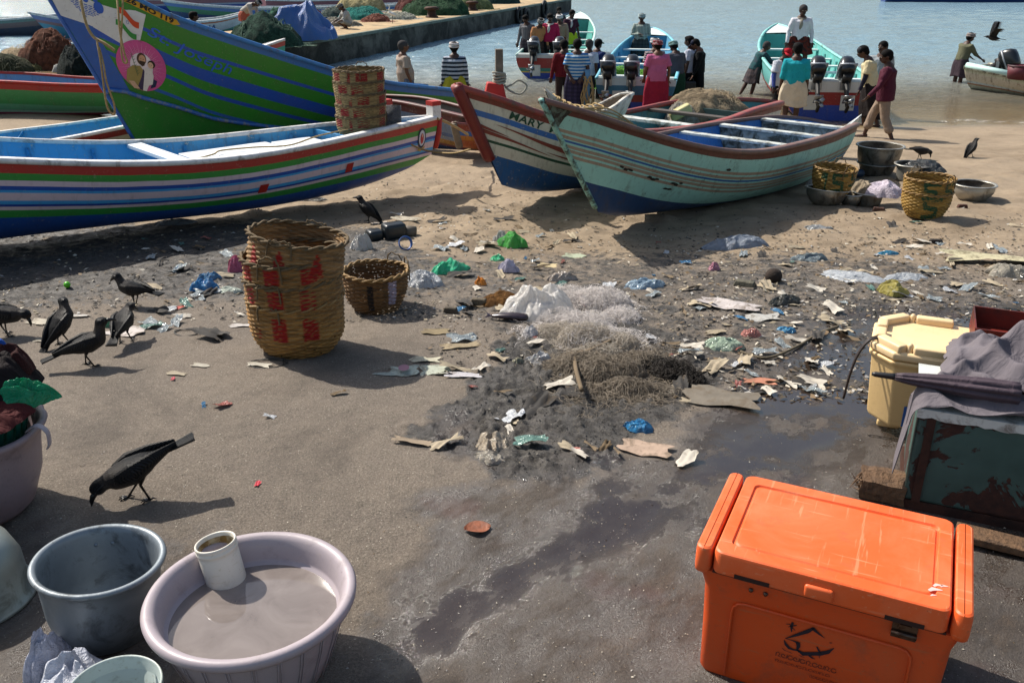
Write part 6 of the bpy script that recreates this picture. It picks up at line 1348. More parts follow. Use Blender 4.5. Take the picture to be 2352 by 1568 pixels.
# ---------------------------------------------------------------- cream cooler
crm = plas('cream plastic', 'dcbb82', 0.42, 0.10, '8a6a3a', 6, 'c8a878'); crl = plas('cream plastic lid', 'e2c698', 0.45, 0.10, '9a7a4a', 8, 'cfae80')
KA = R(-24); kr = empty('ice_chest', (1.585, 3.60, -0.015), KA, 'cream plastic ice chest with chamfered corners and a hanging black strap, standing in the puddle', 'ice chest')
def octa(x0, x1, y0, y1, c, z, o=0.0):
    x0 -= o; x1 += o; y0 -= o; y1 += o
    return [(x0 + c, y0, z), (x1 - c, y0, z), (x1, y0 + c, z), (x1, y1 - c, z), (x1 - c, y1, z), (x0 + c, y1, z), (x0, y1 - c, z), (x0, y0 + c, z)]
V, F = loft([octa(0.03, 0.72, 0.03, 0.40, 0.09, 0.03), octa(0.02, 0.73, 0.02, 0.41, 0.10, 0.05), octa(0.0, 0.75, 0.0, 0.43, 0.10, 0.33), octa(0.0, 0.75, 0.0, 0.43, 0.10, 0.345, 0.012), octa(0.0, 0.75, 0.0, 0.43, 0.10, 0.362, 0.014)])
bevel(mesh('chest_body', V, F, crm, kr, smooth=True), 0.012, 3, 25)
V, F = loft([octa(0, 0.75, 0, 0.43, 0.10, 0.366, 0.004), octa(0, 0.75, 0, 0.43, 0.10, 0.372, 0.012), octa(0, 0.75, 0, 0.43, 0.10, 0.398, 0.012), octa(0, 0.75, 0, 0.43, 0.10, 0.405, 0.004)])
kl = bevel(mesh('lid', V, F, crl, kr, smooth=True), 0.006, 3, 25)
for c, d, rz_ in (((0.245, 0.018, 0.415), (0.16, 0.045, 0.045), 0), ((0.245, 0.412, 0.415), (0.16, 0.045, 0.045), 0), ((0.075, 0.055, 0.415), (0.14, 0.05, 0.042), R(-45)), ((0.075, 0.375, 0.415), (0.14, 0.05, 0.042), R(45)), ((0.025, 0.16, 0.415), (0.045, 0.10, 0.042), 0), ((0.025, 0.28, 0.415), (0.045, 0.09, 0.042), 0)):
    o = MB().box(c, d, rz=rz_).build('lid_moulding', crl, kl); bevel(o, 0.009, 3, 30)
for c in ((0.15, 0.022, 0.415), (0.15, 0.408, 0.415)): MB().caps([(c[0], c[1], 0.40), (c[0], c[1], 0.432)], [0.013, 0.013], 10).build('lid_knob', crl, kl)
for yy in (0.10, 0.33): rbox('foot', (0.12, yy, 0.018), (0.1, 0.06, 0.036), crm, kr, 0.01); rbox('foot', (0.62, yy, 0.018), (0.1, 0.06, 0.036), crm, kr, 0.01)
sm = MB(); A_, B_ = (-0.02, 0.0), (0.02, 0.0)
for off in (-0.011, 0.011):
    sm.tube(smooth_path([(0.03, 0.10 + off, 0.425), (-0.02, 0.08 + off, 0.41), (-0.055, 0.06 + off, 0.345), (-0.075, 0.04 + off, 0.25), (-0.085, 0.025 + off, 0.14)], 5), 0.0055, 6)
sm.tube([(-0.085, 0.025 - 0.011, 0.14), (-0.087, 0.025, 0.13), (-0.085, 0.025 + 0.011, 0.14)], 0.0055, 6)
for q in ((-0.063, 0.052, 0.31), (-0.071, 0.045, 0.27), (-0.077, 0.037, 0.23), (-0.082, 0.03, 0.18)): sm.tube([(q[0], q[1] - 0.011, q[2]), (q[0], q[1] + 0.011, q[2])], 0.005, 6)
sm.build('rubber_strap', mat('brown rubber', '2a1e1a', 0.5), kr)
rbox('sticker', (0.235, 0.0065, 0.10), (0.13, 0.004, 0.10), mat('blue sticker', '1a4f8e', 0.4), kr, 0.001)
V, F = text_mesh('SIN', 0.075, 0, 0.003); mesh('sticker_letters', [(0.192 + v[0], 0.0035, 0.072 + v[1]) for v in V], F, mat('sticker white', 'c8c8c8', 0.5), kr, smooth=False)
# red metal tray resting on the cream chest
tr_ = empty('metal_tray', (2.02, 3.60, 0.392), KA, 'open dark red metal tray lying on the cream ice chest behind the grey cloth', 'tray'); rd_ = mat('dark red painted steel', '6a2014', 0.5, dirt='3a2018', da=0.5, ds=7)
MB().box((0.3, 0.13, 0.004), (0.6, 0.30, 0.008)).build('tray_bottom', rd_, tr_, smooth=False)
for c, d in (((0.3, -0.02, 0.05), (0.6, 0.006, 0.10)), ((0.3, 0.28, 0.05), (0.6, 0.006, 0.10)), ((-0.001, 0.13, 0.05), (0.006, 0.294, 0.10)), ((0.601, 0.13, 0.05), (0.006, 0.294, 0.10))): MB().box(c, d).build('tray_side', rd_, tr_, smooth=False)
# ---------------------------------------------------------------- peeling metal box
def peel_mat():
    t = NT('peeling teal paint'); b = t.b; tc = t.n('TexCoord').outputs['Object']
    n = t.noise(5.5, 8, 0.62, tc, 0.5); n2 = t.noise(25, 6, 0.7, tc)
    base = t.mix(t.rng(t.noise(3, 4, 0.6, tc), 0.35, 0.65), hx('2d4743'), hx('44605a')); rust = t.mix(t.rng(n2, 0.4, 0.65), hx('2c1610'), hx('45261a'))
    f = t.rng(n, 0.515, 0.53); t.l(t.mix(f, base, rust), b.inputs['Base Color']); t.l(t.rng(f, 0, 1, 0.5, 0.85), b.inputs['Roughness'])
    t.bump(t.math('ADD', t.math('MULTIPLY', f, -1.0), t.math('MULTIPLY', n2, 0.4)), 0.6, 0.004); return t.m
bx_ = empty('metal_box', (1.512, 2.945, 0.0), R(-23), 'rusty metal box with peeling teal paint and a white top, at the right edge', 'box')
pm_ = peel_mat(); rs = mat('rust brown steel', '41251a', 0.8, 0.2, dirt='23140e', da=0.5, ds=9, bump=0.6, bs=40)
o = MB().box((0.5, 0.21, 0.235), (1.0, 0.42, 0.39)).build('box_wall', pm_, bx_, smooth=False); bevel(o, 0.012, 2)
mb = MB(); V = []; n_ = 40
for i in range(n_ + 1):
    for y, z in ((-0.008, 0.405 - 0.012 * random.random()), (-0.008, 0.4335), (0.43, 0.4335)): V.append((-0.008 + 1.016 * i / n_, y, z))
F = [(3 * i + j, 3 * i + 3 + j, 3 * i + 4 + j, 3 * i + 1 + j) for i in range(n_) for j in (0, 1)]
mesh('lid_sheet', V, F, mat('white enamel, rusty edge', 'c4c6c0', 0.5, dirt='4a3426', da=0.35, ds=14), bx_, smooth=False)
MB().box((0.045, -0.005, 0.22), (0.03, 0.008, 0.36)).build('rust_strip', rs, bx_, smooth=False)
MB().box((0.5, 0.22, 0.02), (1.02, 0.44, 0.04)).build('base_frame', rs, bx_, smooth=False)
wd_ = MB()
V, F = loft([[(0.0 + 0.012 * random.uniform(-1, 1), y, z) for y, z in ((-0.04, 0), (0.07, 0), (0.075, 0.09), (0.02, 0.105), (-0.045, 0.085), (-0.05, 0.04))]] + [[(x + 0.01 * random.uniform(-1, 1), y + 0.006 * random.uniform(-1, 1), z + 0.005 * random.uniform(-1, 1)) for y, z in ((-0.045, 0), (0.07, 0), (0.075, 0.09), (0.02, 0.105), (-0.045, 0.085), (-0.052, 0.04))] for x in (0.02, 0.05, 0.10, 0.16)])
wood_m = mat('splintered wood', '5e4630', 0.85, var=0.35, vs=30, bump=1.0, bs=60, bd=0.012, dirt='2c2018', da=0.3, ds=20)
wo = mesh('wood_block', V, F, wood_m, None, smooth=False, loc=(1.385, 3.045, 0.002), rot=(0, 0, R(-23))); tag(wo, 'splintered wooden block between the orange chest and the peeling metal box', 'wood block')
for k in range(14):
    MB().tube([(0.005, -0.04 + 0.1 * random.random(), 0.01 + 0.075 * random.random()), (-0.02 - 0.02 * random.random(), -0.04 + 0.1 * random.random(), 0.01 + 0.075 * random.random())], [(0.006, 0.004), (0.001, 0.001)], 4).build('splinter', wood_m, wo, smooth=False) if k < 8 else None
pk = rbox('plank', (0, 0, 0), (0.7, 0.09, 0.03), wood_m, None, 0.004); pk.location = (1.95, 2.60, 0.02); pk.rotation_euler = (0, R(2), R(-24)); tag(pk, 'wet wooden plank on the ground in front of the peeling metal box', 'plank')
# grey cloth over the box, in the box frame
n1, n2_ = 110, 90; Sg, Dg = np.meshgrid(np.linspace(-0.10, 1.15, n1), np.linspace(-0.035, 0.74, n2_))
edge_s = -0.02 + 0.05 * (fbm(Dg * 5, Dg * 0, 3) - 0.5)
md_ = np.exp(-(((Sg - 0.42) / 0.34) ** 2 + ((Dg - 0.38) / 0.26) ** 2))
q1 = Sg * 2.2 + Dg * 2.6 + 2.6 * fbm(Sg * 3, Dg * 3, 61, 2); q2 = Sg * 1.6 - Dg * 3.2 + 2.8 * fbm(Sg * 3 + 4, Dg * 3, 64, 2)
fold = (1 - np.abs(np.mod(q1 * 1.5, 1) * 2 - 1)) ** 1.5 * 0.5 + (1 - np.abs(np.mod(q2 * 1.5, 1) * 2 - 1)) ** 1.5 * 0.6 + (fbm(Sg * 9, Dg * 9, 67, 3) - 0.5) * 0.35
Zc = 0.442 + 0.12 * md_ + 0.12 * fold * (0.35 + 0.8 * md_)
Xc = Sg + 0.03 * (fbm(Sg * 6, Dg * 6, 68) - 0.5) + 0.02 * np.sin(Dg * 24) * 0; Yc = Dg + 0.04 * (fbm(Sg * 6 + 3, Dg * 6, 69) - 0.5)
dropm = np.clip(0.0 - Sg, 0, 1); Zc = Zc - dropm * 3.2 * np.clip(1 - Dg * 1.6, 0.15, 1); Xc = np.where(Sg < 0, -0.02 + Sg * 0.35, Xc)
fr_e = 0.03 + 0.10 * np.clip(Sg, 0, 2) * 0; Yc = np.maximum(Yc, -0.02 + 0.10 * sst(0.1, 0.5, Sg) * 0 + 0.02 * fbm(Sg * 7, Sg * 0, 70))
Zc = np.maximum(Zc, 0.06)
bnd = np.interp(Dg, [-0.04, 0.06, 0.12, 0.20, 0.35, 0.55, 0.74], [-0.1, -0.1, -0.03, 0.01, 0.05, 0.09, 0.13]) + 0.05 * (fbm(Dg * 7, Dg * 0, 88) - 0.5)
edge_l = np.clip((bnd + 0.05 - Sg) / 0.05, 0, 1) * (bnd > -0.05); Zc = Zc * (1 - edge_l) + 0.44 * edge_l
idx = np.arange(n1 * n2_).reshape(n2_, n1); Fq = np.stack([idx[:-1, :-1], idx[:-1, 1:], idx[1:, 1:], idx[1:, :-1]], -1).reshape(-1, 4); keep = (Sg > bnd).ravel()[Fq[:, 0]]; Fq = Fq[keep]
cl_o = mesh('grey_cloth', np.stack([Xc, Yc, Zc], -1).reshape(-1, 3).tolist(), Fq.tolist(), cloth('6a6469', fold=0.5), None, loc=(1.512, 2.945, 0.0), rot=(0, 0, R(-23))); tag(cl_o, 'crumpled mauve grey cloth heaped on the peeling metal box', 'cloth')
sd_ = cl_o.modifiers.new('s', 'SOLIDIFY'); sd_.thickness = 0.004; ss_ = cl_o.modifiers.new('u', 'SUBSURF'); ss_.levels = 1; ss_.render_levels = 1
# umbrella
um = empty('umbrella', (1.385, 3.085, 0.505), 0, 'closed grey umbrella with a black tip poking out from under the grey cloth', 'umbrella'); um.rotation_euler = (0, R(-1), R(-21)); 
MB().tube([(-0.012, 0, 0), (0.0, 0, 0), (0.06, 0, 0), (0.075, 0, 0)], [0.006, 0.010, 0.0125, 0.014], 12).build('ferrule', mat('black plastic', '121214', 0.45), um)
n = 48; V = []; F = []
for i in range(15):
    x = 0.07 + 0.42 * i / 14; rad = 0.016 + 0.034 * min(1, (i / 10)) ** 0.7
    for j in range(n):
        a = 2 * math.pi * j / n; pl_ = abs(math.sin(a * 4 + 0.05 * i)); rr = rad * (0.62 + 0.38 * pl_ ** 0.6); V.append((x, rr * math.cos(a), rr * math.sin(a) * 0.85 - 0.006 * i / 14))
for i in range(14):
    for j in range(n): F.append((i * n + j, i * n + (j + 1) % n, (i + 1) * n + (j + 1) % n, (i + 1) * n + j))
F += [tuple(range(n))[::-1], tuple(14 * n + j for j in range(n))]
mesh('canopy', V, F, cloth('4e434a', fold=0.3, rough=0.6), um)
MB().tube([(0.49, 0, 0), (0.7, 0, -0.01)], 0.006, 8).build('shaft', st, um)
# ---------------------------------------------------------------- tub, jar, pots, buckets
tubm = plas('grey pink plastic', 'a0959a', 0.4, 0.14, '5a4c44', 9, 'a89c98')
tc_ = Vector((-0.752, 2.085, 0)); tr = empty('wash_tub', tc_, 0, 'large grey pink plastic tub of murky water in the foreground', 'tub')
R1 = 0.292
wav = lambda a, z: 1 + 0.0
pr_ = [(0.001, 0.0), (0.17, 0.0), (0.19, 0.01), (0.225, 0.10), (0.25, 0.18), (0.262, 0.235), (0.266, 0.250), (0.29, 0.252), (0.298, 0.262), (0.300, 0.274), (0.294, 0.284), (0.284, 0.287), (0.272, 0.284), (0.262, 0.272), (0.255, 0.250), (0.248, 0.215), (0.2465, 0.205), (0.238, 0.203), (0.226, 0.16), (0.205, 0.10), (0.18, 0.02), (0.001, 0.012)]
MB().lathe(pr_, 96).build('tub_wall', tubm, tr)
for k in range(24):
    a = 2 * math.pi * k / 24
    for da in (-0.018, 0.018):
        MB().tube([((0.197 + 0.004) * math.cos(a + da), (0.197 + 0.004) * math.sin(a + da), 0.02), (0.228 * math.cos(a + da), 0.228 * math.sin(a + da), 0.10), (0.2525 * math.cos(a + da), 0.2525 * math.sin(a + da), 0.18), (0.263 * math.cos(a + da), 0.263 * math.sin(a + da), 0.23)], 0.0018, 4).build('rib', tubm, tr)
t = NT('murky water'); b = t.b; tc = t.n('TexCoord').outputs['Object']; t.l(t.mix(t.rng(t.noise(7, 4, 0.6, tc, 1.0), 0.3, 0.7), hx('7c726c'), hx('948a84')), b.inputs['Base Color']); b.inputs['Roughness'].default_value = 0.02; b.inputs['Specular IOR Level'].default_value = 0.9
b.inputs['Alpha'].default_value = 0.72; murk = t.m
V, F = gridpoly([(0.2385 * math.cos(2 * math.pi * i / 64), 0.2385 * math.sin(2 * math.pi * i / 64)) for i in range(64)], 6); mesh('water_surface', [(v[0] * 1.012, v[1] * 1.012, 0.199) for v in V], F, murk, tr)
jar = empty('plastic_jar', (-0.88, 2.255, 0.165), 0, 'translucent white plastic jar with a stained mouth, leaning in the tub of water', 'jar'); jar.rotation_euler = (R(-4), R(-9), 0); jar.scale = (1.08, 1.08, 1.2)
jm = plas('translucent white plastic', 'd6d0c4', 0.35, 0.12, '8a6a34', 12, 'b8ac88')
MB().lathe([(0.001, 0.0), (0.045, 0.0), (0.053, 0.006), (0.0555, 0.02), (0.056, 0.105), (0.054, 0.112), (0.058, 0.115), (0.059, 0.121), (0.056, 0.124), (0.056, 0.128), (0.0585, 0.131), (0.0575, 0.136), (0.055, 0.137), (0.052, 0.134), (0.052, 0.02), (0.048, 0.006), (0.001, 0.005)], 48).build('jar_wall', jm, jar)
MB().lathe([(0.0510, 0.125), (0.0512, 0.10), (0.0512, 0.07)], 40).build('stained_lining', mat('stained lining', '7a6238', 0.7, var=0.4, vs=30, dirt='b0a68c', da=0.6, ds=40), jar)
potm = mat('dull aluminium pot', '7c848a', 0.5, 0.45, var=0.12, vs=4, dirt='2a2a26', da=0.25, ds=7, bump=0.35, bs=12, bd=0.01)
pt_ = empty('cooking_pot', (-1.292, 2.262, 0.0), 0, 'empty dark grey aluminium pot beside the large tub', 'pot'); pt_.rotation_euler = (R(-2), R(4), 0)
MB().lathe([(0.001, 0.0), (0.13, 0.0), (0.145, 0.01), (0.165, 0.10), (0.175, 0.20), (0.178, 0.235), (0.186, 0.245), (0.193, 0.249), (0.196, 0.256), (0.192, 0.263), (0.184, 0.265), (0.175, 0.260), (0.170, 0.24), (0.166, 0.20), (0.155, 0.10), (0.138, 0.012), (0.001, 0.006)], 72).build('pot_wall', potm, pt_)
for a in (1.75, 2.05): MB().lathe([(0.001, 0.004), (0.005, 0.003), (0.007, 0)], 10).build('rivet', potm, pt_, loc=(0.166 * math.cos(a), 0.166 * math.sin(a), 0.205), rot=(R(90), 0, a - R(90)))
iv = empty('metal_vessel', (-1.80, 2.40, 0.0), 0, 'pale metal vessel standing upside down at the left edge', 'vessel')
MB().lathe([(0.001, 0.24), (0.10, 0.235), (0.15, 0.20), (0.175, 0.13), (0.18, 0.03), (0.20, 0.012), (0.204, 0.004), (0.198, 0.0), (0.176, 0.01)], 64).build('vessel_wall', mat('pale metal', '8a908c', 0.45, 0.5, dirt='5a5a50', da=0.3, ds=10), iv)
bk_ = empty('paint_bucket', (-1.045, 1.80, 0.0), 0, 'stained white plastic bucket cut by the bottom edge', 'bucket')
MB().lathe([(0.001, 0.0), (0.10, 0.0), (0.115, 0.18), (0.121, 0.182), (0.123, 0.19), (0.1225, 0.198), (0.119, 0.203), (0.115, 0.198), (0.108, 0.04), (0.001, 0.035)], 56).build('bucket_wall', plas('white bucket plastic', 'a9b4b0', 0.4, 0.2, '4a4030', 14, '8a8a78'), bk_)
MB().lathe([(0.001, 0.09), (0.11, 0.09)], 48).build('bucket_contents', mat('pale wash', 'a8b4b4', 0.3, dirt='6a6048', da=0.4, ds=20), bk_)
wb_ = crumple('plastic_bag', (-1.235, 1.93, 0.0), (0.30, 0.36, 0.16), plastic('c8ccd8', 0.32, 0.2), 'large crumpled white plastic bag lying below the dark pot', 'plastic bag', 77, n=60, rz=R(35), sharp=1.6, rough=0.5)
crumple('plastic_bag', (-1.38, 2.07, 0.0), (0.15, 0.10, 0.15), plastic('b4b8c8', 0.35, 0.2), 'twisted neck of white plastic beside the dark pot', 'plastic bag', 79, n=30, rz=R(70), sharp=1.6)
# left tub with laundry
lt_ = empty('laundry_tub', (-2.06, 2.93, 0.0), 0, 'grey pink tub with a scalloped rim, filled with cloths, at the left edge', 'tub')
sc = lambda a, z: 1 + (0.03 * abs(math.sin(a * 5)) if z > 0.3 else 0)
MB().lathe([(0.001, 0.0), (0.17, 0.0), (0.20, 0.03), (0.245, 0.15), (0.262, 0.27), (0.265, 0.31), (0.285, 0.335), (0.292, 0.35), (0.28, 0.362), (0.262, 0.35), (0.25, 0.31), (0.235, 0.16), (0.001, 0.02)], 80, f=sc).build('tub_wall', plas('grey pink tub', '8c7c80', 0.45, 0.2, '4a3a38', 12, '7a6a6c'), lt_)
MB().tube(smooth_path([(0.27, -0.03, 0.36), (0.31, -0.03, 0.385), (0.345, -0.03, 0.36), (0.345, -0.03, 0.31), (0.335, -0.03, 0.29)], 5), [(0.014, 0.004)] * 21, 8, side=(0, 1, 0)).build('broken_handle', tubm, lt_)
gb = empty('green_crate', (-2.07, 2.95, 0.16), 0, 'dark green perforated plastic basket inside the laundry tub', 'basket')
gm = mat('dark green plastic', '0f5a48', 0.4, dirt='1a2a24', da=0.3)
V = []; F = []; nn = 96; zz_ = [0, 0.02, 0.06, 0.10, 0.14, 0.18, 0.22, 0.25, 0.27]
for z in zz_:
    for k in range(nn): a = 2 * math.pi * k / nn; r_ = 0.19 + 0.06 * z / 0.27; V.append((r_ * math.cos(a), r_ * math.sin(a), z))
for i in range(len(zz_) - 1):
    for k in range(nn):
        if 2 <= i <= 5 and k % 3 == 0: continue
        F.append((i * nn + k, i * nn + (k + 1) % nn, (i + 1) * nn + (k + 1) % nn, (i + 1) * nn + k))
o = mesh('basket_wall', V, F, gm, gb); s_ = o.modifiers.new('s', 'SOLIDIFY'); s_.thickness = 0.004
MB().lathe([(0.248, 0.265), (0.262, 0.268), (0.262, 0.285), (0.248, 0.285)], 64).build('rim', gm, gb)
crumple('red_cloth', (-2.04, 2.93, 0.42), (0.52, 0.46, 0.10), cloth('4a1c1c'), 'dark red cloth spread over the green basket in the laundry tub', 'cloth', 81, n=40, sharp=1.5)
crumple('green_bag', (-1.85, 2.96, 0.43), (0.36, 0.11, 0.10), plastic('0f9a6a', 0.2, 0.35), 'bright green plastic bag sticking out of the laundry tub', 'plastic bag', 83, n=64, rz=R(32), sharp=2.4)
crumple('dark_cloth', (-2.00, 3.00, 0.46), (0.42, 0.36, 0.16), cloth('1c1516'), 'black and brown cloths on top of the laundry tub', 'cloth', 85, n=40, sharp=2)
crumple('brown_cloth', (-1.93, 3.08, 0.51), (0.22, 0.16, 0.11), cloth(*('3e1c1a', '24100f', 'plaid', 90)), 'brown checked cloth folded at the back of the laundry tub', 'cloth', 87, n=30, sharp=1.5)
crumple('blue_cloth', (-2.03, 3.14, 0.54), (0.20, 0.16, 0.12), cloth('24509a'), 'blue cloth at the back left of the laundry tub', 'cloth', 89, n=30, sharp=2)
MB().caps([(-1.985, 3.10, 0.61), (-1.962, 3.12, 0.66)], [0.012, 0.02], 10).build('bottle', mat('cream bottle', 'b8b090', 0.4), None)
tag(S.collection.objects['bottle'], 'small cream bottle lying among the cloths of the laundry tub', 'bottle')
rk = MB().ball((0, 0, 0.03), (0.06, 0.045, 0.04), 12, 8).build('stone', mat('brown stone', '4a3a2c', 0.9, var=0.4, vs=20, bump=1, bs=30, bd=0.02), None, loc=(-1.56, 2.56, 0)); tag(rk, 'brown stone on the ground behind the upside down vessel', 'stone')
# ---------------------------------------------------------------- crows
def crow_mat():
    t = NT('crow feathers'); b = t.b; tc = t.n('TexCoord').outputs['Object']; c = t.n('Attribute', attribute_name='Col').outputs[0]
    mp = t.n('Mapping'); t.l(tc, mp.inputs['Vector']); mp.inputs['Scale'].default_value = (3, 0.6, 1.6)
    t.l(c, b.inputs['Base Color']); b.inputs['Roughness'].default_value = 0.5; b.inputs['Specular IOR Level'].default_value = 0.3
    wv = t.n('TexWave', Scale=38.0, Distortion=3.0, Detail=2.0); t.l(mp.outputs[0], wv.inputs['Vector']); t.bump(t.math('ADD', wv.outputs[1], t.noise(90, 3, 0.6, mp.outputs[0])), 0.8, 0.004); return t.m
feather = crow_mat(); bill_m = mat('black bill', '0c0c0d', 0.35); BLK = hx('08090c'); GRY = hx('352f2b')
def crow(loc, face, label, pitch=28, head=(0.045, 0.075), hp=-5, sc=1.0, yaw=0.0, fly=False, grey=1.0, legs=0.095, stride=0.02):
    root = empty('crow', loc, face, label, 'crow', 'house crows'); root.scale = (sc, sc, sc)
    Rp = Matrix.Rotation(R(pitch), 3, 'X'); hip = Vector((0, 0, legs + 0.035)); T = lambda v: hip + Rp @ Vector(v)
    m = MB(); m.caps([T((0, -0.10, 0.0)), T((0, -0.05, 0.0)), T((0, 0.01, -0.002)), T((0, 0.06, 0.004))], [(0.018, 0.016), (0.042, 0.040), (0.056, 0.054), (0.046, 0.046)], 14, (1, 0, 0))
    nb = T((0, 0.075, 0.012)); hd = nb + Vector((math.sin(yaw) * head[0], math.cos(yaw) * head[0], head[1])); m.caps([T((0, 0.05, 0.006)), nb, nb.lerp(hd, 0.6), hd], [(0.046, 0.046), (0.038, 0.038), (0.028, 0.028), (0.027, 0.028)], 12, (1, 0, 0))
    hdir = Vector((math.sin(yaw) * math.cos(R(hp)), math.cos(yaw) * math.cos(R(hp)), math.sin(R(hp)))); m.ball(hd + hdir * 0.008, (0.027, 0.031, 0.027), 12, 8)
    me = remesh(m.V, m.F, 0.0055, 0.6, 2)
    cs = []
    a0 = T((0, 0.05, 0.01)); a1 = nb.lerp(hd, 0.55)
    for v in me.vertices:
        d = a1 - a0; q = max(0, min(1, (v.co - a0).dot(d) / d.length_squared)); ds = (v.co - a0 - d * q).length
        f = max(0, min(1, 1.6 - ds / 0.042)) * grey * (1 if (v.co - hd).length > 0.03 else 0.0); cs.append([BLK[i] + (GRY[i] - BLK[i]) * f for i in range(3)] + [1])
    a = me.color_attributes.new('Col', 'FLOAT_COLOR', 'POINT'); a.data.foreach_set('color', np.array(cs, dtype=np.float32).ravel()); bo = addm('body', me, feather, root)
    bl = MB(); sd_ = hdir.cross(Vector((0, 0, 1))).normalized() if abs(hdir.z) < 0.95 else Vector((1, 0, 0)); up = sd_.cross(hdir)
    bl.tube([hd + hdir * 0.026, hd + hdir * 0.045 + up * 0.002, hd + hdir * 0.064 - up * 0.001, hd + hdir * 0.082 - up * 0.009], [(0.010, 0.012), (0.0085, 0.011), (0.006, 0.008), (0.001, 0.0015)], 8, side=sd_).build('bill', bill_m, root)
    for s_ in (1, -1): MB().ball(hd + hdir * 0.020 + sd_ * s_ * 0.023 + up * 0.006, 0.004, 8, 6).build('eye', mat('black eye', '020202', 0.1), root)
    tl_ = MB(); V = []; F = []
    for i in range(7):
        f = i / 6; w_ = 0.018 + 0.016 * f; p = T((0, -0.09 - 0.145 * f, 0.004 - 0.012 * f))
        for x in (-1, -0.5, 0, 0.5, 1): V.append(p + Rp @ Vector((x * w_, (-0.006 * (1 - abs(x)) if i == 6 else 0), 0.006 * (1 - x * x)))) 
        for x in (1, 0, -1): V.append(p + Rp @ Vector((x * w_ * 0.9, 0, -0.006)))
    for i in range(6):
        for j in range(8): F.append((i * 8 + j, i * 8 + (j + 1) % 8, (i + 1) * 8 + (j + 1) % 8, (i + 1) * 8 + j))
    F += [tuple(range(8))[::-1], tuple(48 + k for k in range(8))]
    mesh('tail', V, F, feather, root, cols=[BLK] * len(V))
    for s_ in (1, -1):
        if not fly:
            w_ = MB(); w_.caps([T((s_ * 0.042, 0.055, 0.012)), T((s_ * 0.050, 0.0, 0.012)), T((s_ * 0.036, -0.08, 0.014)), T((s_ * 0.012, -0.17, 0.010))], [(0.012, 0.028), (0.016, 0.040), (0.013, 0.028), (0.003, 0.008)], 12, (1, 0, 0))
            w_.C = [tuple(v * 1.15 for v in BLK[:3])] * len(w_.V); w_.build('wing', feather, root)
        else:
            V = []; F = []; n = 14
            for i in range(n + 1):
                f = i / n; x = s_ * (0.03 + 0.36 * f); z = (0.30 if s_ > 0 else 0.20) * math.sin(f * 1.5) ; ch = 0.14 * (1 - 0.25 * f) * (1 if f < 0.85 else (1 - f) / 0.15 * 0.7 + 0.3)
                for y in (0.5, 0.1, -0.5): V.append(T((x, 0.03 + y * ch - 0.06 * f * f, 0.02 + z + 0.01 * (0.25 - y * y))))
                V.append(T((x, 0.03 - 0.1 * ch - 0.06 * f * f, 0.015 + z)))
            for i in range(n):
                for j in range(4): F.append((i * 4 + j, i * 4 + (j + 1) % 4, (i + 1) * 4 + (j + 1) % 4, (i + 1) * 4 + j))
            for i in range(6, n, 1): V.append(T((s_ * (0.03 + 0.36 * (i + 0.5) / n), -0.09 - 0.05 * (i / n), 0.02 + (0.30 if s_ > 0 else 0.20) * math.sin((i + .5) / n * 1.5)))); F.append((i * 4 + 2, (i + 1) * 4 + 2, len(V) - 1))
            mesh('wing', V, F, feather, root, cols=[BLK] * len(V))
        lg = MB(); y0 = s_ * stride; x0 = s_ * 0.022; kn = Vector((x0, -0.012, legs * 0.72)); th = T((s_ * 0.022, -0.01, -0.03)); ft = Vector((x0 * 1.3, y0, 0.004))
        if fly: kn = T((x0, -0.05, -0.045)); ft = T((x0, -0.11, -0.04))
        lg.caps([th, th.lerp(kn, 0.6), kn, kn.lerp(ft, 0.5), ft], [0.017, 0.010, 0.0055, 0.004, 0.0045], 7)
        for a_ in (-28, 0, 28, 180):
            dv = Vector((math.sin(R(a_)), math.cos(R(a_)), 0)) * (0.034 if a_ != 180 else 0.022); lg.tube([ft, ft + dv * 0.55 + Vector((0, 0, 0.004)), ft + dv - Vector((0, 0, 0.002))], [0.0038, 0.0034, 0.0012], 5)
        lg.build('leg', bill_m, root)
    return root
crow(ag(207, 838), R(-62), 'crow striding with its bill raised, tail to the left, nearest of the left group', 12, (0.02, 0.085), 3)
crow(ag(312, 706), R(72), 'crow facing left with a blue plastic bag behind it, farthest of the left group', 2, (0.035, 0.06), -28, 0.97)
crow(ag(290, 786), R(4), 'grey necked crow seen from behind beside a small green bag', 12, (0.045, 0.03), -35, 0.98, yaw=0.4)
crow(ag(148, 790), R(-25), 'grey crow seen from behind with its head turned right, second from the left', 38, (0.03, 0.055), 0, 1.0, yaw=-1.0)
crow(ag(18, 770), R(-88), 'crow cut by the left edge, bending its bill to the ground', -8, (0.05, 0.0), -72, 1.05)
crow(ag(320, 1146), R(118), 'large crow in the foreground pecking at the ground with its tail lifted', -22, (0.05, -0.02), -58, 1.06, stride=0.035)
crow(ag(846, 508), R(75), 'slim crow standing upright on the littered sand beyond the tall baskets', 40, (0.02, 0.05), 2, 1.0)
crow(ag(2113, 365), R(-90), 'crow pecking the wet sand near the waterline, head to the right', -8, (0.05, -0.02), -75, 1.05)
crow(ag(2228, 360), R(-60), 'crow standing alone on the wet sand looking right', 48, (0.02, 0.045), 8, 1.05)
p = aty(2280, 103, 17.5); crow(p, R(70), 'crow flying over the water with raised wings', 5, (0.05, 0.01), 0, 0.88, fly=True)
eg = empty('egret', pier_pt(902, 55), 0, 'small white egret standing on the edge of the pier', 'egret'); m = MB(); wm_ = mat('white feathers', 'c8c8c4', 0.8)
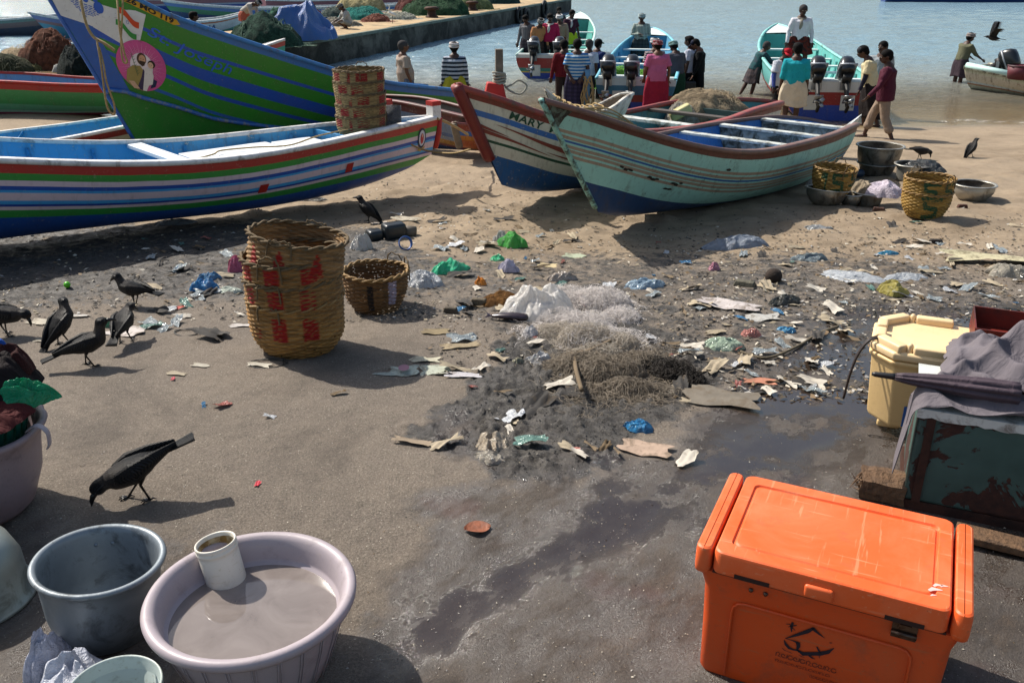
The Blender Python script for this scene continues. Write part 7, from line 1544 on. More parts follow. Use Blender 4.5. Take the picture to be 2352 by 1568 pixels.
m.caps([(0.14, 0, 0.30), (0, 0, 0.36), (-0.10, 0, 0.40)], [0.03, 0.075, 0.05], 10); m.caps([(-0.09, 0, 0.42), (-0.13, 0, 0.52), (-0.09, 0, 0.60), (-0.11, 0, 0.66)], [0.03, 0.022, 0.02, 0.025], 8); addm('body', remesh(m.V, m.F, 0.01, 0.6, 1), wm_, eg)
for y in (-0.03, 0.03): MB().tube([(0, y, 0.32), (0.0, y, 0.0)], 0.008, 6).build('leg', dk, eg)
MB().tube([(-0.12, 0, 0.66), (-0.22, 0, 0.64)], [0.01, 0.002], 6).build('bill', mat('yellow bill', '9a8040', 0.5), eg)
# ---------------------------------------------------------------- nets
def netmat(c, c2, sc=30):
    t = NT('net ' + c); b = t.b; tc = t.n('TexCoord').outputs['Object']; n = t.noise(sc, 6, 0.75, tc, 1.5); n2 = t.noise(sc * 0.2, 4, 0.6, tc, 1.0)
    t.l(t.mix(t.rng(n2, 0.4, 0.62), t.mix(t.rng(n, 0.38, 0.62), hx(c), hx(c2)), tuple(v * 0.7 for v in hx(c)[:3]) + (1,)), b.inputs['Base Color']); b.inputs['Roughness'].default_value = 0.9; b.inputs['Specular IOR Level'].default_value = 0.15
    t.bump(t.math('ADD', n, t.math('MULTIPLY', n2, 2)), 1.0, 0.05); return t.m
def mound(name, loc, sx, sy, sz, c, c2, label, seed, rz=0.0, ns=250, sr=0.006, cat='net', group=None, n=44, lump=3.0, kind=None):
    """heaped net: lumpy surface plus loose strands over it"""
    root = empty(name, loc, rz, label, cat, group)
    X, Y_ = np.meshgrid(np.linspace(-1, 1, n), np.linspace(-1, 1, n)); r = np.sqrt(X * X + Y_ * Y_); ed = 1 + 0.3 * (fbm(np.arctan2(Y_, X) + 9, 0 * r, seed, 3) - 0.5) * 2
    k = np.maximum(np.abs(X), np.abs(Y_)) / np.maximum(r, 1e-6); XX = X * k * ed; YY = Y_ * k * ed; m_ = np.maximum(np.abs(X), np.abs(Y_))
    zf = np.clip(1 - m_ ** 2, 0, 1) ** 0.6 * (0.62 + 0.75 * (fbm(XX * lump * 0.5 + seed, YY * lump * 0.5, seed, 4) - 0.3)) + 0.10 * (fbm(XX * lump * 3, YY * lump * 3, seed + 3, 3) - 0.4) * (m_ < 0.97)
    ZZ = np.maximum(zf, 0) * sz - 0.01
    V = np.stack([XX * sx / 2, YY * sy / 2, ZZ], -1).reshape(-1, 3); idx = np.arange(n * n).reshape(n, n); F = np.stack([idx[:-1, :-1], idx[:-1, 1:], idx[1:, 1:], idx[1:, :-1]], -1).reshape(-1, 4)
    o = mesh('net_heap', V.tolist(), F.tolist(), netmat(c, c2), root)
    if ns:
        fluff('loose_strands', [(Vector((0, 0, 0)), None, sx * 0.44, sy * 0.44, sz * 0.80, 1)], ns * 2, sr * 0.8, None, mat('strands ' + c2, c2, 0.8, var=0.2), root, seed, (0.2 * sx, 0.5 * sx), 0.4)
    return root
def fluff(name, blobs, n, r, c, m, par, seed, ln=(0.10, 0.30), curl=0.5):
    rnd = random.Random(seed); mb = MB(); wts_ = [b_[5] for b_ in blobs]
    for i in range(n):
        u, v, rx_, ry_, h, _ = rnd.choices(blobs, wts_)[0]; c0_ = (u if v is None else ag(u, v)); k = 12; L_ = rnd.uniform(*ln); st = L_ / k
        q = math.sqrt(rnd.random()) ; a = rnd.uniform(0, 6.283); x, y = rx_ * q * math.cos(a), ry_ * q * math.sin(a); z = h * math.sqrt(max(0, 1 - q * q)) * rnd.random() ** 0.6
        d = rnd.uniform(0, 6.283); el = rnd.uniform(-0.7, 0.7); dc = rnd.uniform(-curl, curl); P = []
        for j in range(k):
            P.append((c0_.x + x, c0_.y + y, c0_.z + max(z, 0.002))); d += dc + rnd.uniform(-0.35, 0.35); el = el * 0.8 + rnd.uniform(-0.45, 0.45)
            x += st * math.cos(d) * math.cos(el); y += st * math.sin(d) * math.cos(el); z += st * math.sin(el)
            q2 = math.hypot(x / rx_, y / ry_); top = h * math.sqrt(max(0, 1 - min(1, q2) ** 2)) * 1.15 + 0.012
            if z > top: z = top * rnd.uniform(0.7, 1); el = -0.2
            if z < 0: z = 0.003; el = 0.2
        mb.tube(P, r, 3, cap=False)
    return mb.build(name, m, par)
wisp = lambda c: mat('nylon ' + c, c, 0.6, var=0.25, vs=12, spec=0.3)
gn = 'nets heaped on the pier'
for (u, v, sx, sy, sz, c, c2, lab, sd) in (
    (612, 104, 2.2, 1.6, 0.95, '1d3a30', '3c5a4a', 'large dark green net heap beside the bending man', 1), (640, 78, 1.4, 1.2, 0.9, '24463a', '2c6a54', 'green net heap behind the dark green one, next to the blue tarpaulin', 2),
    (606, 92, 1.0, 0.8, 0.5, '5a5a48', '6e6e58', 'grey olive net roll in front of the dark green heap', 3), (775, 60, 1.8, 1.1, 0.35, '7a7468', '9a9484', 'low beige net spread between the two squatting men', 4),
    (772, 38, 1.4, 0.9, 0.5, '4a544e', '5e6a62', 'grey green net heap behind the squatting man in white', 5), (832, 24, 2.6, 1.6, 1.0, 'b0a070', 'c0b48c', 'pale yellow net heap at the back of the pier', 6),
    (838, 45, 2.0, 1.3, 0.6, '1c6660', '2c8478', 'teal net heap in front of the pale yellow one', 7), (866, 50, 1.2, 0.8, 0.35, '6e4238', '8a5a4a', 'small reddish brown net heap right of the teal one', 8),
    (905, 44, 2.2, 1.2, 0.35, '8c9084', 'a8a89c', 'low whitish net spread in the middle of the pier', 9), (945, 24, 1.7, 1.5, 0.9, '5a2c2c', '6a4a40', 'dark red net heap right of the pale nets', 10),
    (998, 34, 2.8, 1.8, 1.15, '23402c', '3a5a3c', 'dome of dark green net behind the nearer bollard', 11), (1072, 22, 2.6, 1.8, 0.9, '5c6a44', '78825a', 'pale olive net heap behind the farther bollard', 12),
    (1040, 16, 2.6, 2.0, 0.9, '2a4a40', '3c6656', 'blue green net heap farthest along the pier', 13), (1140, 8, 3.0, 2.0, 0.9, '1c3436', '2c4c4a', 'dark net heap at the far right of the pier', 14)):
    mound('fishing_net', pier_pt(u, v), sx, sy, sz, c, c2, lab, sd, group=gn, ns=120, sr=0.012, n=32)
tp = crumple('tarpaulin', pier_pt(692, 92), (2.0, 1.7, 1.05), plastic('2a5a9a', 0.35, 0.05), 'crumpled blue tarpaulin over a heap at the edge of the pier', 'tarpaulin', 21, n=60, sharp=1.3, rough=0.3)
mound('fishing_net', at(128, 158), 2.0, 1.4, 1.15, '5c3a2c', '7a4c38', 'tall reddish brown net heap on the far left sand bank', 31, ns=220, sr=0.009)
mound('fishing_net', at(102, 128), 0.6, 0.6, 0.75, '1a6a5c', '2a8472', 'small bright teal net bundle on the side of the red brown heap', 32, ns=60, sr=0.01)
mound('fishing_net', at(72, 150), 2.2, 1.8, 0.65, 'a08c70', 'b8a484', 'low sandy coloured net heap left of the red brown heap', 33, ns=200, sr=0.008)
mound('fishing_net', at(2, 165), 2.0, 1.3, 0.55, '3a3c2c', '52543c', 'dark olive net heap at the left edge above the red rimmed boat', 34, ns=150, sr=0.009)
mound('fishing_net', at(188, 170), 1.0, 1.0, 0.95, '16201e', '2c3634', 'black net bundle between the red brown heap and the yellow prow', 35, ns=120, sr=0.009)
mound('fishing_net', at(86, 162), 0.9, 0.6, 0.3, '6a6440', '7e7850', 'small olive yellow net lump in front of the red brown heap', 36, ns=60, sr=0.009)
for u, lab in ((140, 'left one of two grey wrapped floats in front of the red brown net heap'), (158, 'right one of two grey wrapped floats in front of the red brown net heap')):
    crumple('float_bundle', at(u, 166), (0.42, 0.25, 0.2), mat('grey wrap', '8a8a84', 0.7, bump=0.6), lab, 'float', u, n=20, group='grey floats by the nets')
# net, can and line in the white boat
a_ = aty(1640, 272, 13.2); mound('fishing_net', (a_.x - 0.15, 13.0, a_.z - 0.02), 1.45, 0.95, 0.52, '8a7a62', 'a8967a', 'tan fishing net heaped in the white boat behind the teal one', 41, ns=900, sr=0.0035, rz=0.5)
a_ = aty(1560, 285, 12.6); mound('fishing_net', (a_.x, 12.5, a_.z), 0.5, 0.45, 0.36, '9a9488', 'b4aea4', 'fuzzy pale net hanging over the thwart in the white boat', 42, ns=500, sr=0.003)
wm.thwart(0.50, 0.02, 0.14, 0.04, wb); wm.bulkhead(0.70, 0.04, flat('2c4240')); wm.thwart(0.62, 0.03, 0.12, 0.04, flat('4a4038')); wm.floor(0.45, 0.9, 0.5, flat('2c3c3c'))
a_ = aty(1563, 258, 12.35); o = MB().box((0, 0, 0), (0.30, 0.17, 0.13), M=Matrix.Rotation(R(-28), 3, 'Y')).build('jerrycan', mat('pale yellow plastic', 'b8b07c', 0.4, dirt='6a6048', da=0.2), None, smooth=True, loc=a_); bevel(o, 0.03, 3); tag(o, 'pale yellow plastic can lying on the tan net in the white boat', 'can')
a_ = aty(1432, 152, 22.6); mound('fishing_net', (a_.x, 22.6, -0.82), 1.5, 1.3, 0.50, '4f8a2c', '74b040', 'bright green fishing net heaped in the blue motor boat', 43, ns=700, sr=0.006)
MB().box((0, 0, 0), (0.03, 0.34, 0.30)).V
o = MB().box((0, 0, 0.15), (0.26, 0.05, 0.28), top=0.96).build('line_bundle', netmat('8a8a8c', 'a4a4a6', 60), None, loc=sb.root.matrix_basis @ Vector((0.70, sb.side * 0.02, sb.z(0.06) - 0.10)), rot=(R(-8), 0, R(-5))); tag(o, 'upright bundle of pale nylon line beside the painted baskets in the striped boat', 'line bundle')
# post with ropes by the blue motor boat
q = aty(1371, 228, 20.4); pr2 = empty('mooring_post', (q.x - 0.25, 20.2, WL), 0, 'blue topped post hung with ropes beside the blue motor boat', 'post'); MB().tube([(0, 0, -0.3), (0, 0, 0.88)], 0.07, 10).build('post', flat('5a86a4'), pr2)
rm2 = MB()
for k in range(5): rm2.tube(smooth_path([(0.08 * math.cos(k), -0.09, 0.75), (0.12 * math.cos(k * 2), -0.12, 0.35 + 0.04 * k), (0.10 * math.cos(k * 3), -0.10, 0.05 - 0.02 * k), (0.16 * math.cos(k * 2.2), -0.10, 0.30), (0.06, -0.09, 0.76)]), 0.014, 5)
rm2.build('hanging_rope', rope_m, pr2)
# ropes
def rope(name, P, r, lab, m=rope_m, par=None):
    o = MB().tube(smooth_path(P, 7), r, 6).build(name, m, par); return tag(o, lab, 'rope') if lab else o
B = lambda u, v, y: aty(u, v, y)
rope('rope', [B(185, 0, 11.7), B(198, 55, 11.6), B(215, 85, 11.55), B(240, 100, 11.5), B(263, 116, 11.5)], 0.018, 'beige rope tied through the bow of the tall green boat')
rope('rope', [B(222, 90, 11.5), B(232, 150, 11.35), B(240, 210, 11.3), B(248, 250, 11.3), B(262, 263, 11.3), B(262, 240, 11.3), B(245, 190, 11.3), B(238, 150, 11.35), B(228, 110, 11.5)], 0.013, 'long loop of beige rope dangling beside the green bow')
rope('rope', [B(268, -10, 11.6), B(272, 30, 11.45), B(275, 70, 11.4), B(285, 120, 11.35), B(292, 143, 11.35), B(282, 140, 11.35), B(278, 100, 11.4), B(280, 50, 11.45), B(283, -10, 11.6)], 0.013, 'hanging rope loop across the flag and picture on the green bow')
rope('rope', [B(860, 290, 9.9), B(900, 300, 10.0), B(950, 335, 10.1), B(990, 348, 10.15), B(1040, 352, 9.8), B(1080, 343, 9.4)], 0.011, 'thin mooring rope slung from the striped bow to the maroon stem')
rope('rope', [B(1003, 272, 10.45), B(1030, 283, 10.9), B(1060, 300, 11.6), B(1075, 310, 12.2)], 0.016, 'thicker rope running from the post on the striped bow to the brown boat')
lw = sb.root.matrix_basis; Q = lambda t, y, dz: lw @ Vector((t * sb.L, y * sb.side, sb.z(t) + dz))
rope('rope', [Q(0.44, 0.1, -0.08), Q(0.41, 0.2, -0.055), Q(0.385, 0.25, -0.05), Q(0.35, 0.05, -0.06), Q(0.33, -0.1, -0.06), Q(0.29, -0.05, -0.06), Q(0.25, 0.1, -0.06), Q(0.20, 0.05, -0.02), Q(0.14, 0.2, 0.03)], 0.008, 'rope lying loosely over the white hatch covers of the striped boat')
# ---------------------------------------------------------------- litter
def scrap(name, loc, size, m, label, cat, seed, asp=0.7, bend=0.25, group=None, rz=None, n=7):
    rnd = random.Random(seed); V = []; s1, s2, s3 = rnd.uniform(0, 6), rnd.uniform(0, 6), rnd.uniform(1.5, 4)
    for i in range(n):
        for j in range(n):
            x = i / (n - 1) - 0.5; y = j / (n - 1) - 0.5
            e = 1 + 0.14 * math.sin(s1 + 5 * math.atan2(y, x)) * 2 * max(abs(x), abs(y))
            z = bend * 0.35 * abs(math.sin(s1 + s3 * x + 1.3 * y)) + bend * 0.2 * abs(math.sin(s2 + 6 * y - 2 * x)) + rnd.uniform(-1, 1) * bend * 0.04
            V.append((x * size * e, y * size * asp * e, z * size + 0.004))
    zm = min(v[2] for v in V); V = [(a, b, c - zm + 0.003) for a, b, c in V]
    F = [(i * n + j, (i + 1) * n + j, (i + 1) * n + j + 1, i * n + j + 1) for i in range(n - 1) for j in range(n - 1)]
    o = mesh(name, V, F, m, None, smooth=True, loc=loc, rot=(0, 0, rnd.uniform(0, 6.28) if rz is None else rz)); return tag(o, label, cat, group)
P_ = lambda c, tr=0.2: plastic(c, 0.12, tr, 0.18)
pap = lambda c: mat('paper ' + c, c, 0.85, var=0.15, vs=20, dirt='5a4c3a', da=0.4, ds=14, bump=0.4, bs=60)
for i, (u, v, sx, sy, sz, c, lab) in enumerate((
    (470, 668, .20, .13, .085, '2f7fb8', 'bright blue plastic bag left of the tall baskets'), (482, 640, .15, .09, .06, '2f6f9c', 'smaller blue plastic scrap just behind the bright blue bag'),
    (1030, 622, .30, .19, .10, '3fbf90', 'sea green plastic bag beyond the small basket'), (1178, 560, .26, .17, .12, '4cae48', 'grass green plastic bag near the white boat bow'), (1143, 594, .11, .07, .05, '4cbf88', 'small sea green scrap below the grass green bag'),
    (834, 572, .19, .13, .14, 'c8c4be', 'white plastic bag just behind the rims of the tall baskets'), (975, 655, .26, .17, .11, 'c4c6c8', 'crumpled white and silver bag right of the small basket'), (545, 622, .14, .10, .12, 'b8607c', 'pink plastic bag partly hidden by the tall baskets'),
    (250, 750, .08, .06, .055, '5a9a74', 'small pale green bag between the crows'), (1103, 652, .10, .06, .06, 'd8862c', 'small orange and white wrapper in the middle litter'), (1168, 624, .15, .10, .09, 'b8b4c8', 'lilac white bag in the middle litter'),
    (1217, 774, .10, .07, .07, 'd0ccca', 'white balled up bag below the fuzzy net'), (1245, 832, .16, .11, .07, 'b8b6b4', 'white rag on the black mud beside the brown net'), (1480, 660, .30, .16, .06, '8aa0b0', 'pale blue clear bag near the shadow of the teal boat'),
    (1468, 985, .13, .08, .045, '2c78a8', 'torn blue plastic at the lower right of the mud'), (1130, 1020, .14, .20, .06, 'aa9c88', 'crumpled beige paper bag on the mud'), (1130, 1060, .13, .09, .03, '9a9284', 'flattened pale wrapper below the crumpled paper bag'),
    (1660, 800, .22, .15, .055, '9cae98', 'white and green bag in the wet litter on the right'), (1726, 775, .10, .07, .05, 'b87a70', 'small pinkish wrapper beside the white and green bag'), (1805, 765, .11, .07, .03, '4a8fb8', 'small blue wrapper on the wet ground'),
    (2052, 678, .20, .13, .09, 'b0a458', 'yellow and white snack bag near the cream chest'), (1690, 560, .55, .28, .10, '8c94a0', 'large clear plastic sheet under the teal boat'), (1640, 620, .09, .07, .06, 'b88090', 'pink and white cup shaped wrapper in the boat shadow'),
    (2325, 630, .36, .22, .10, 'b0a898', 'dirty white plastic lump at the right edge'), (1862, 598, .28, .16, .05, '707c80', 'grey blue plastic rag near the boat shadow edge'), (1800, 700, .24, .12, .05, '3a3a34', 'dark twisted plastic beside the stream'),
    (1960, 640, .45, .22, .04, 'b4b8bc', 'glittering white crumpled film in the right litter'), (2070, 640, .40, .20, .035, 'a8acb0', 'second patch of glittering white film, nearer the yellow bag'), (2040, 578, .18, .09, .03, '2f7a9c', 'blue plastic strip at the edge of the sand'),
    (700, 455, .40, .14, .05, '8a867e', 'grey plastic sheet in the shade of the striped boat'), (400, 512, .36, .14, .05, '6c7076', 'clear film under the striped boat'), (1880, 520, .26, .12, .04, '9a9c9c', 'clear bag on the sand near the teal stern'),
    (1150, 548, .13, .10, .09, 'b8b4ae', 'small white bag left of the grass green bag'), (1290, 640, .20, .10, .06, 'a89c90', 'torn mixed wrapper in the middle litter'), (1190, 833, .08, .06, .03, '8a8670', 'small olive wrapper on the mud'), (530, 670, .18, .12, .03, 'b4bcae', 'white and green printed bag beside the tall baskets'))):
    crumple('plastic_bag', ag(u, v), (sx * 1.05, sy, sz), P_(c, 0.25 if sz > 0.08 else 0.12), lab, 'plastic bag', 200 + i, n=30, rz=R(random.uniform(-30, 30)), sharp=1.7, rough=0.5)
for i, (u, v, s, asp, c, lab) in enumerate((
    (1000, 852, .15, .8, 'a4a898', 'pale printed packet, right half of the pair in the basket shadow'), (928, 856, .15, .8, '9ca498', 'pale printed packet with a faded round mark in the basket shadow'), (975, 828, .16, .4, 'aaa590', 'cream paper strip above the printed packets'), (1065, 865, .18, .3, 'b0acae', 'clear plastic strip right of the printed packets'),
    (880, 862, .10, .25, '90968e', 'thin torn strip left of the printed packets'), (1320, 585, .17, .7, '98a088', 'printed card with a reddish mark beyond the net'), (1258, 606, .14, .65, 'b0a07a', 'tan card lying flat in the middle litter'),
    (1670, 712, .38, .4, 'b0a8a4', 'white bag printed with a red face shape on the wet ground'), (1750, 738, .22, .5, 'a4a29c', 'transparent sleeve beside the printed bag'), (1655, 918, .34, .6, '6c6458', 'large sheet of dirty clear film at the edge of the mud'),
    (290, 765, .22, .6, 'b4aca6', 'white sheet of paper under the crows'), (92, 742, .14, .6, 'a49c8c', 'crumpled paper left of the crows'), (180, 730, .14, .3, 'a8a49c', 'narrow white paper behind the crows'), (552, 748, .13, .4, 'b0aaa4', 'small white paper at the foot of the tall baskets'), (95, 782, .08, .6, '8c8474', 'small folded card in front of the leftmost crows'),
    (405, 860, .11, .35, '958a76', 'thin beige paper strip on the bare concrete'), (462, 842, .10, .4, 'a09a8c', 'curled paper on the bare concrete'), (595, 842, .13, .35, 'a8a294', 'torn paper near the base of the tall baskets'), (2290, 598, .75, .3, 'b0a888', 'long cream coloured sheet at the right edge'),
    (1480, 1035, .22, .5, 'a08a78', 'stained white cardboard with a rusty edge at the lower right of the mud'), (1745, 877, .16, .4, 'a87058', 'red and yellow wrapper in the shallow puddle'), (930, 508, .26, .5, 'a29a88', 'flat pale cardboard near the standing crow'), (870, 508, .18, .4, 'a89e94', 'torn paper at the feet of the standing crow'), (1060, 797, .22, .3, '8e7f64', 'dry folded cardboard strip above the mud'), (1000, 765, .16, .5, '7a6c50', 'curled brown leaf shaped scrap right of the small basket'), (950, 1018, .18, .25, '8a7a66', 'thin peel of cardboard left of the mud'), (1560, 895, .14, .6, '9a9284', 'ragged white scrap beside the dark matted net'))):
    scrap('litter_sheet', ag(u, v), s, pap(c), lab, 'litter', 400 + i, asp, 0.16, rz=R(random.uniform(-25, 15)))
V, F = gridpoly(circ(0, 0, 0.03, 0.04, 14), 1); mesh('print_mark', [(v[0], v[1], 0.03) for v in V], F, flat('8a5a6a'), None, smooth=False, loc=ag(928, 856)); mk_ = S.collection.objects['print_mark']; mk_.parent = [o for o in S.collection.objects if o.get('label', '').startswith('pale printed packet with a faded')][0]; mk_.location = (0, 0, 0.0)
# single small things
o = MB().ball((0, 0, 0.023), 0.023, 14, 10).build('ball', mat('lime green', '5ab81c', 0.35), None, loc=ag(157, 668)); tag(o, 'small lime green ball on the dark mud left', 'ball')
cc = MB(); cc.ball((0, 0, 0.05), (0.062, 0.055, 0.058), 18, 12); o = cc.build('coconut', mat('dark coconut husk', '2c2018', 0.9, bump=1, bs=60, bd=0.01, var=0.4, vs=30), None, loc=ag(1775, 650)); tag(o, 'dark round coconut on the wet ground near the boat shadow', 'coconut')
jc = empty('jerrycan', ag(893, 548), 0.5, 'black plastic can lying on its side beyond the tall baskets', 'can'); bj = mat('black plastic can', '1c2226', 0.35, dirt='5a5648', da=0.2)
o = MB().box((0.05, 0, 0.075), (0.20, 0.15, 0.14)).build('can_wall', bj, jc); bevel(o, 0.03, 3); o = MB().box((-0.12, 0.03, 0.05), (0.14, 0.14, 0.10)).build('can_shoulder', bj, jc); bevel(o, 0.03, 3); MB().tube([(0.14, 0, 0.06), (0.25, -0.02, 0.04)], 0.05, 10).build('can_neck', mat('muddy plastic', '5a5248', 0.7), jc)
o = MB().lathe([(0.05, 0), (0.058, 0.0), (0.062, 0.03), (0.054, 0.03), (0.05, 0.0)], 20).build('cup_rim', mat('blue rim', '3a5c98', 0.4), None, loc=ag(930, 568) + Vector((0, 0, 0.045)), rot=(R(65), 0, 0.5)); tag(o, 'blue rimmed clear lid standing on edge by the black can', 'lid')
lf = MB(); V = []; F = []
for i in range(9):
    f = i / 8; w_ = 0.038 * math.sin(math.pi * min(1, f * 0.97 + 0.03)) ** 0.7; x = -0.05 + 0.1 * f
    V += [(x, -w_, 0.014 + 0.005 * math.sin(f * 5)), (x, 0, 0.006), (x, w_, 0.016)]
for i in range(8): F += [(3 * i, 3 * i + 3, 3 * i + 4, 3 * i + 1), (3 * i + 1, 3 * i + 4, 3 * i + 5, 3 * i + 2)]
o = mesh('dry_leaf', V, F, mat('brown leaf', '7a4224', 0.6, var=0.3, vs=40, bump=0.8, bs=90), None, loc=ag(1097, 1217), rot=(0, 0, 0.2)); tag(o, 'single reddish brown dry leaf on the wet foreground ground', 'leaf')
for u, v, c, lab in ((592, 1113, 'c02838', 'tiny red petal on the concrete near the foreground crow'), (415, 708, 'b83a28', 'small orange red peel left of the tall baskets'), (398, 872, 'b02c40', 'tiny crimson scrap on the bare concrete')):
    scrap('petal', ag(u, v), 0.035 if v != 708 else 0.06, flat(c), lab, 'scrap', u, 0.5, 0.5)
for k, (u, v, r_, lab) in enumerate(((432, 766, 0.085, 'loose loop of dark wire on the concrete between the crows and baskets'), (615, 838, 0.10, 'thin wire curling from under the tall baskets'), (1560, 925, 0.14, 'black wire loop at the edge of the wet ground'))):
    P = []
    for i in range(26): a = i * 0.6; P.append((r_ * math.cos(a) * (1 + 0.1 * math.sin(i)), r_ * 0.8 * math.sin(a) * (1 - 0.012 * i), 0.006 + 0.004 * math.sin(i * 1.3)))
    o = MB().tube(P, 0.0028, 5).build('wire', mat('dark wire', '2c2a26', 0.6), None, loc=ag(u, v)); tag(o, lab, 'wire')
for u, v, s, c, lab in ((1035, 718, .10, '4a4236', 'short dark wood chunk above the mud, nearer the basket'), (1100, 702, .12, '5a5040', 'grey wood chunk beside the sawdust heap'), (1710, 660, .16, '5a5648', 'wedge shaped wood piece on the wet ground'), (2150, 552, .12, '2c2620', 'dark wood lump on the right sand'), (2196, 600, .14, '3a342c', 'flat dark wood piece in the right litter'), (2210, 477, .11, '4a2c20', 'half brick right of the green numbered baskets' ), (2018, 436+50, .13, '4a3228', 'brick fragment by the pans')):
    m = MB(); m.box((0, 0, 0.02), (s, s * 0.45, 0.04), top=0.8, rz=random.uniform(-0.5, 0.5)); o = m.build('wood_chunk', mat('chunk ' + c, c, 0.9, var=0.3, vs=30, bump=1, bs=50, bd=0.01), None, smooth=False, loc=ag(u, v)); bevel(o, 0.008, 2); tag(o, lab, 'wood chunk')
fs = empty('fish', ag(1178, 738), R(-12), 'dark purple fish scrap poking out from under the white bag', 'fish'); m = MB().caps([(-0.13, 0, 0.02), (-0.08, 0, 0.025), (0.0, 0, 0.03), (0.08, 0, 0.028)], [(0.012, 0.01), (0.03, 0.018), (0.04, 0.022), (0.035, 0.02)], 12, (0, 1, 0)); m.build('body', mat('dark fish skin', '2a2028', 0.25, var=0.4, vs=30), fs)
mesh('tail', [(-0.13, 0, 0.02), (-0.18, 0.03, 0.03), (-0.165, 0, 0.025), (-0.18, -0.03, 0.012)], [(0, 1, 2), (0, 2, 3)], mat('dark fish skin', '2a2028', 0.25, var=0.4, vs=30), fs, smooth=False)
# central net, fine and pale above, brown and matted below
cb_ = crumple('plastic_bag', ag(1238, 720), (0.46, 0.36, 0.20), plastic('ece8e2', 0.15, 0.4, 0.06), 'large milky white plastic bag at the head of the fuzzy net', 'plastic bag', 301, n=64, rz=R(18), sharp=1.5, rough=0.5)
mound('sawdust_heap', ag(1150, 698), 0.32, 0.22, 0.09, '6c4a28', '8a6234', 'small heap of brown sawdust beside the white bag', 51, ns=0, cat='heap', n=36, lump=6)
nroot = empty('fishing_net', ag(1370, 760), 0, 'loose fluffy discarded net, pale above and brown below, tangled across the mud', 'net')
nroot2 = Matrix.Translation(-nroot.location)
def under(o): o.parent = nroot; o.matrix_parent_inverse = nroot2; return o
under(fluff('pale_mesh', [(1300, 695, .20, .13, .10, 3), (1375, 705, .22, .17, .12, 6), (1425, 735, .13, .12, .08, 2), (1290, 740, .16, .12, .07, 2), (1350, 750, .18, .14, .08, 3), (1360, 790, .20, .16, .10, 2), (1430, 790, .22, .18, .03, 1.2), (1240, 770, .18, .12, .02, .6)], 4200, 0.00085, None, wisp('d4cdc8'), None, 5, (0.06, 0.24), 0.7))
under(fluff('tan_mesh', [(1290, 775, .15, .10, .08, 3), (1350, 790, .18, .12, .10, 5), (1420, 800, .13, .11, .07, 3), (1370, 830, .16, .10, .08, 3), (1260, 765, .10, .07, .05, 1)], 3000, 0.0010, None, wisp('a89e90'), None, 6, (0.08, 0.26), 0.7))
under(fluff('brown_tangle', [(1340, 850, .17, .12, .07, 3), (1400, 870, .20, .13, .10, 5), (1460, 845, .14, .12, .08, 3), (1350, 905, .10, .09, .04, 1), (1440, 900, .14, .08, .05, 2), (1400, 930, .30, .14, .012, .7), (1500, 820, .22, .14, .02, .7)], 2900, 0.0012, None, wisp('7e7364'), None, 7, (0.12, 0.38), 0.55))
under(fluff('dark_tangle', [(1545, 868, .13, .11, .10, 4), (1590, 885, .07, .07, .06, 1), (1500, 850, .10, .09, .07, 2)], 1700, 0.0014, None, wisp('2a241e'), None, 8, (0.06, 0.2), 0.9))
for k, (P, lab) in enumerate(((((1320, 840), (1322, 880), (1335, 930)), 'thick brown net cord trailing downwards from the tangle'), (((1300, 840), (1350, 835), (1400, 815)), 'thick brown net cord lying across the tangle'))):
    Q_ = [ag(*q) + Vector((0, 0, 0.05 + 0.01 * i)) for i, q in enumerate(P)]; rope('net_cord', Q_, 0.012, lab, mat('brown cord', '6a5a44', 0.9, bump=1, bs=80))
rope('cloth_strip', [ag(1700, 812) + Vector((0, 0, .01)), ag(1760, 826) + Vector((0, 0, .01)), ag(1830, 800) + Vector((0, 0, .012)), ag(1880, 770) + Vector((0, 0, .01)), ag(1925, 752) + Vector((0, 0, .01))], 0.008, 'long muddy cloth edge snaking along the puddle', mat('muddy cloth', '5c5240', 0.9, bump=1, bs=60))
# scattered small litter: every piece its own object
rl = random.Random(11); kinds = [('paper_scrap', 'b4ada0', 'pale torn paper scrap', 0.09, 0.6, 'paper'), ('paper_scrap', '9c8f78', 'tan torn paper scrap', 0.10, 0.5, 'paper'), ('plastic_scrap', '8e9698', 'grey torn plastic scrap', 0.10, 0.6, 'plastic'),
         ('plastic_scrap', 'c0c2c4', 'white torn plastic scrap', 0.09, 0.7, 'plastic'), ('dry_leaf', '5c4a30', 'dry brown leaf', 0.08, 0.4, 'leaf'), ('rag', '2e2b28', 'dark muddy rag', 0.12, 0.5, 'rag'), ('wood_chip', '6a5a44', 'brown wood chip', 0.09, 0.2, 'wood chip'), ('plastic_scrap', '5a7a70', 'dull green plastic scrap', 0.08, 0.6, 'plastic'), ('wrapper', '9a5a50', 'faded red wrapper scrap', 0.06, 0.6, 'wrapper'), ('wrapper', '3c6c90', 'blue wrapper scrap', 0.06, 0.6, 'wrapper')]
KM = [pap(k[1]) if k[0] in ('paper_scrap', 'dry_leaf', 'rag', 'wood_chip') else P_(k[1], 0.1) for k in kinds]
protos = {}
for ki, k in enumerate(kinds):
    for vv in range(3):
        o = scrap(k[0], (0, 0, 0), k[3], KM[ki], k[2] + ' lying loose in the litter', k[5], 900 + ki * 7 + vv, k[4], 0.32, 'scattered ' + k[5] + ' litter', rz=0, n=8); protos[(ki, vv)] = o
zones = [((260, 2330, 545, 720), 95), ((880, 1320, 480, 640), 30), ((1010, 1620, 700, 1060), 48), ((1560, 1960, 700, 900), 46), ((1820, 2350, 560, 700), 34), ((330, 620, 560, 760), 26), ((360, 1100, 740, 960), 10), ((2000, 2340, 480, 600), 14)]
used = set(); cnt = 0
wts = [14, 16, 12, 10, 12, 14, 12, 4, 3, 2]
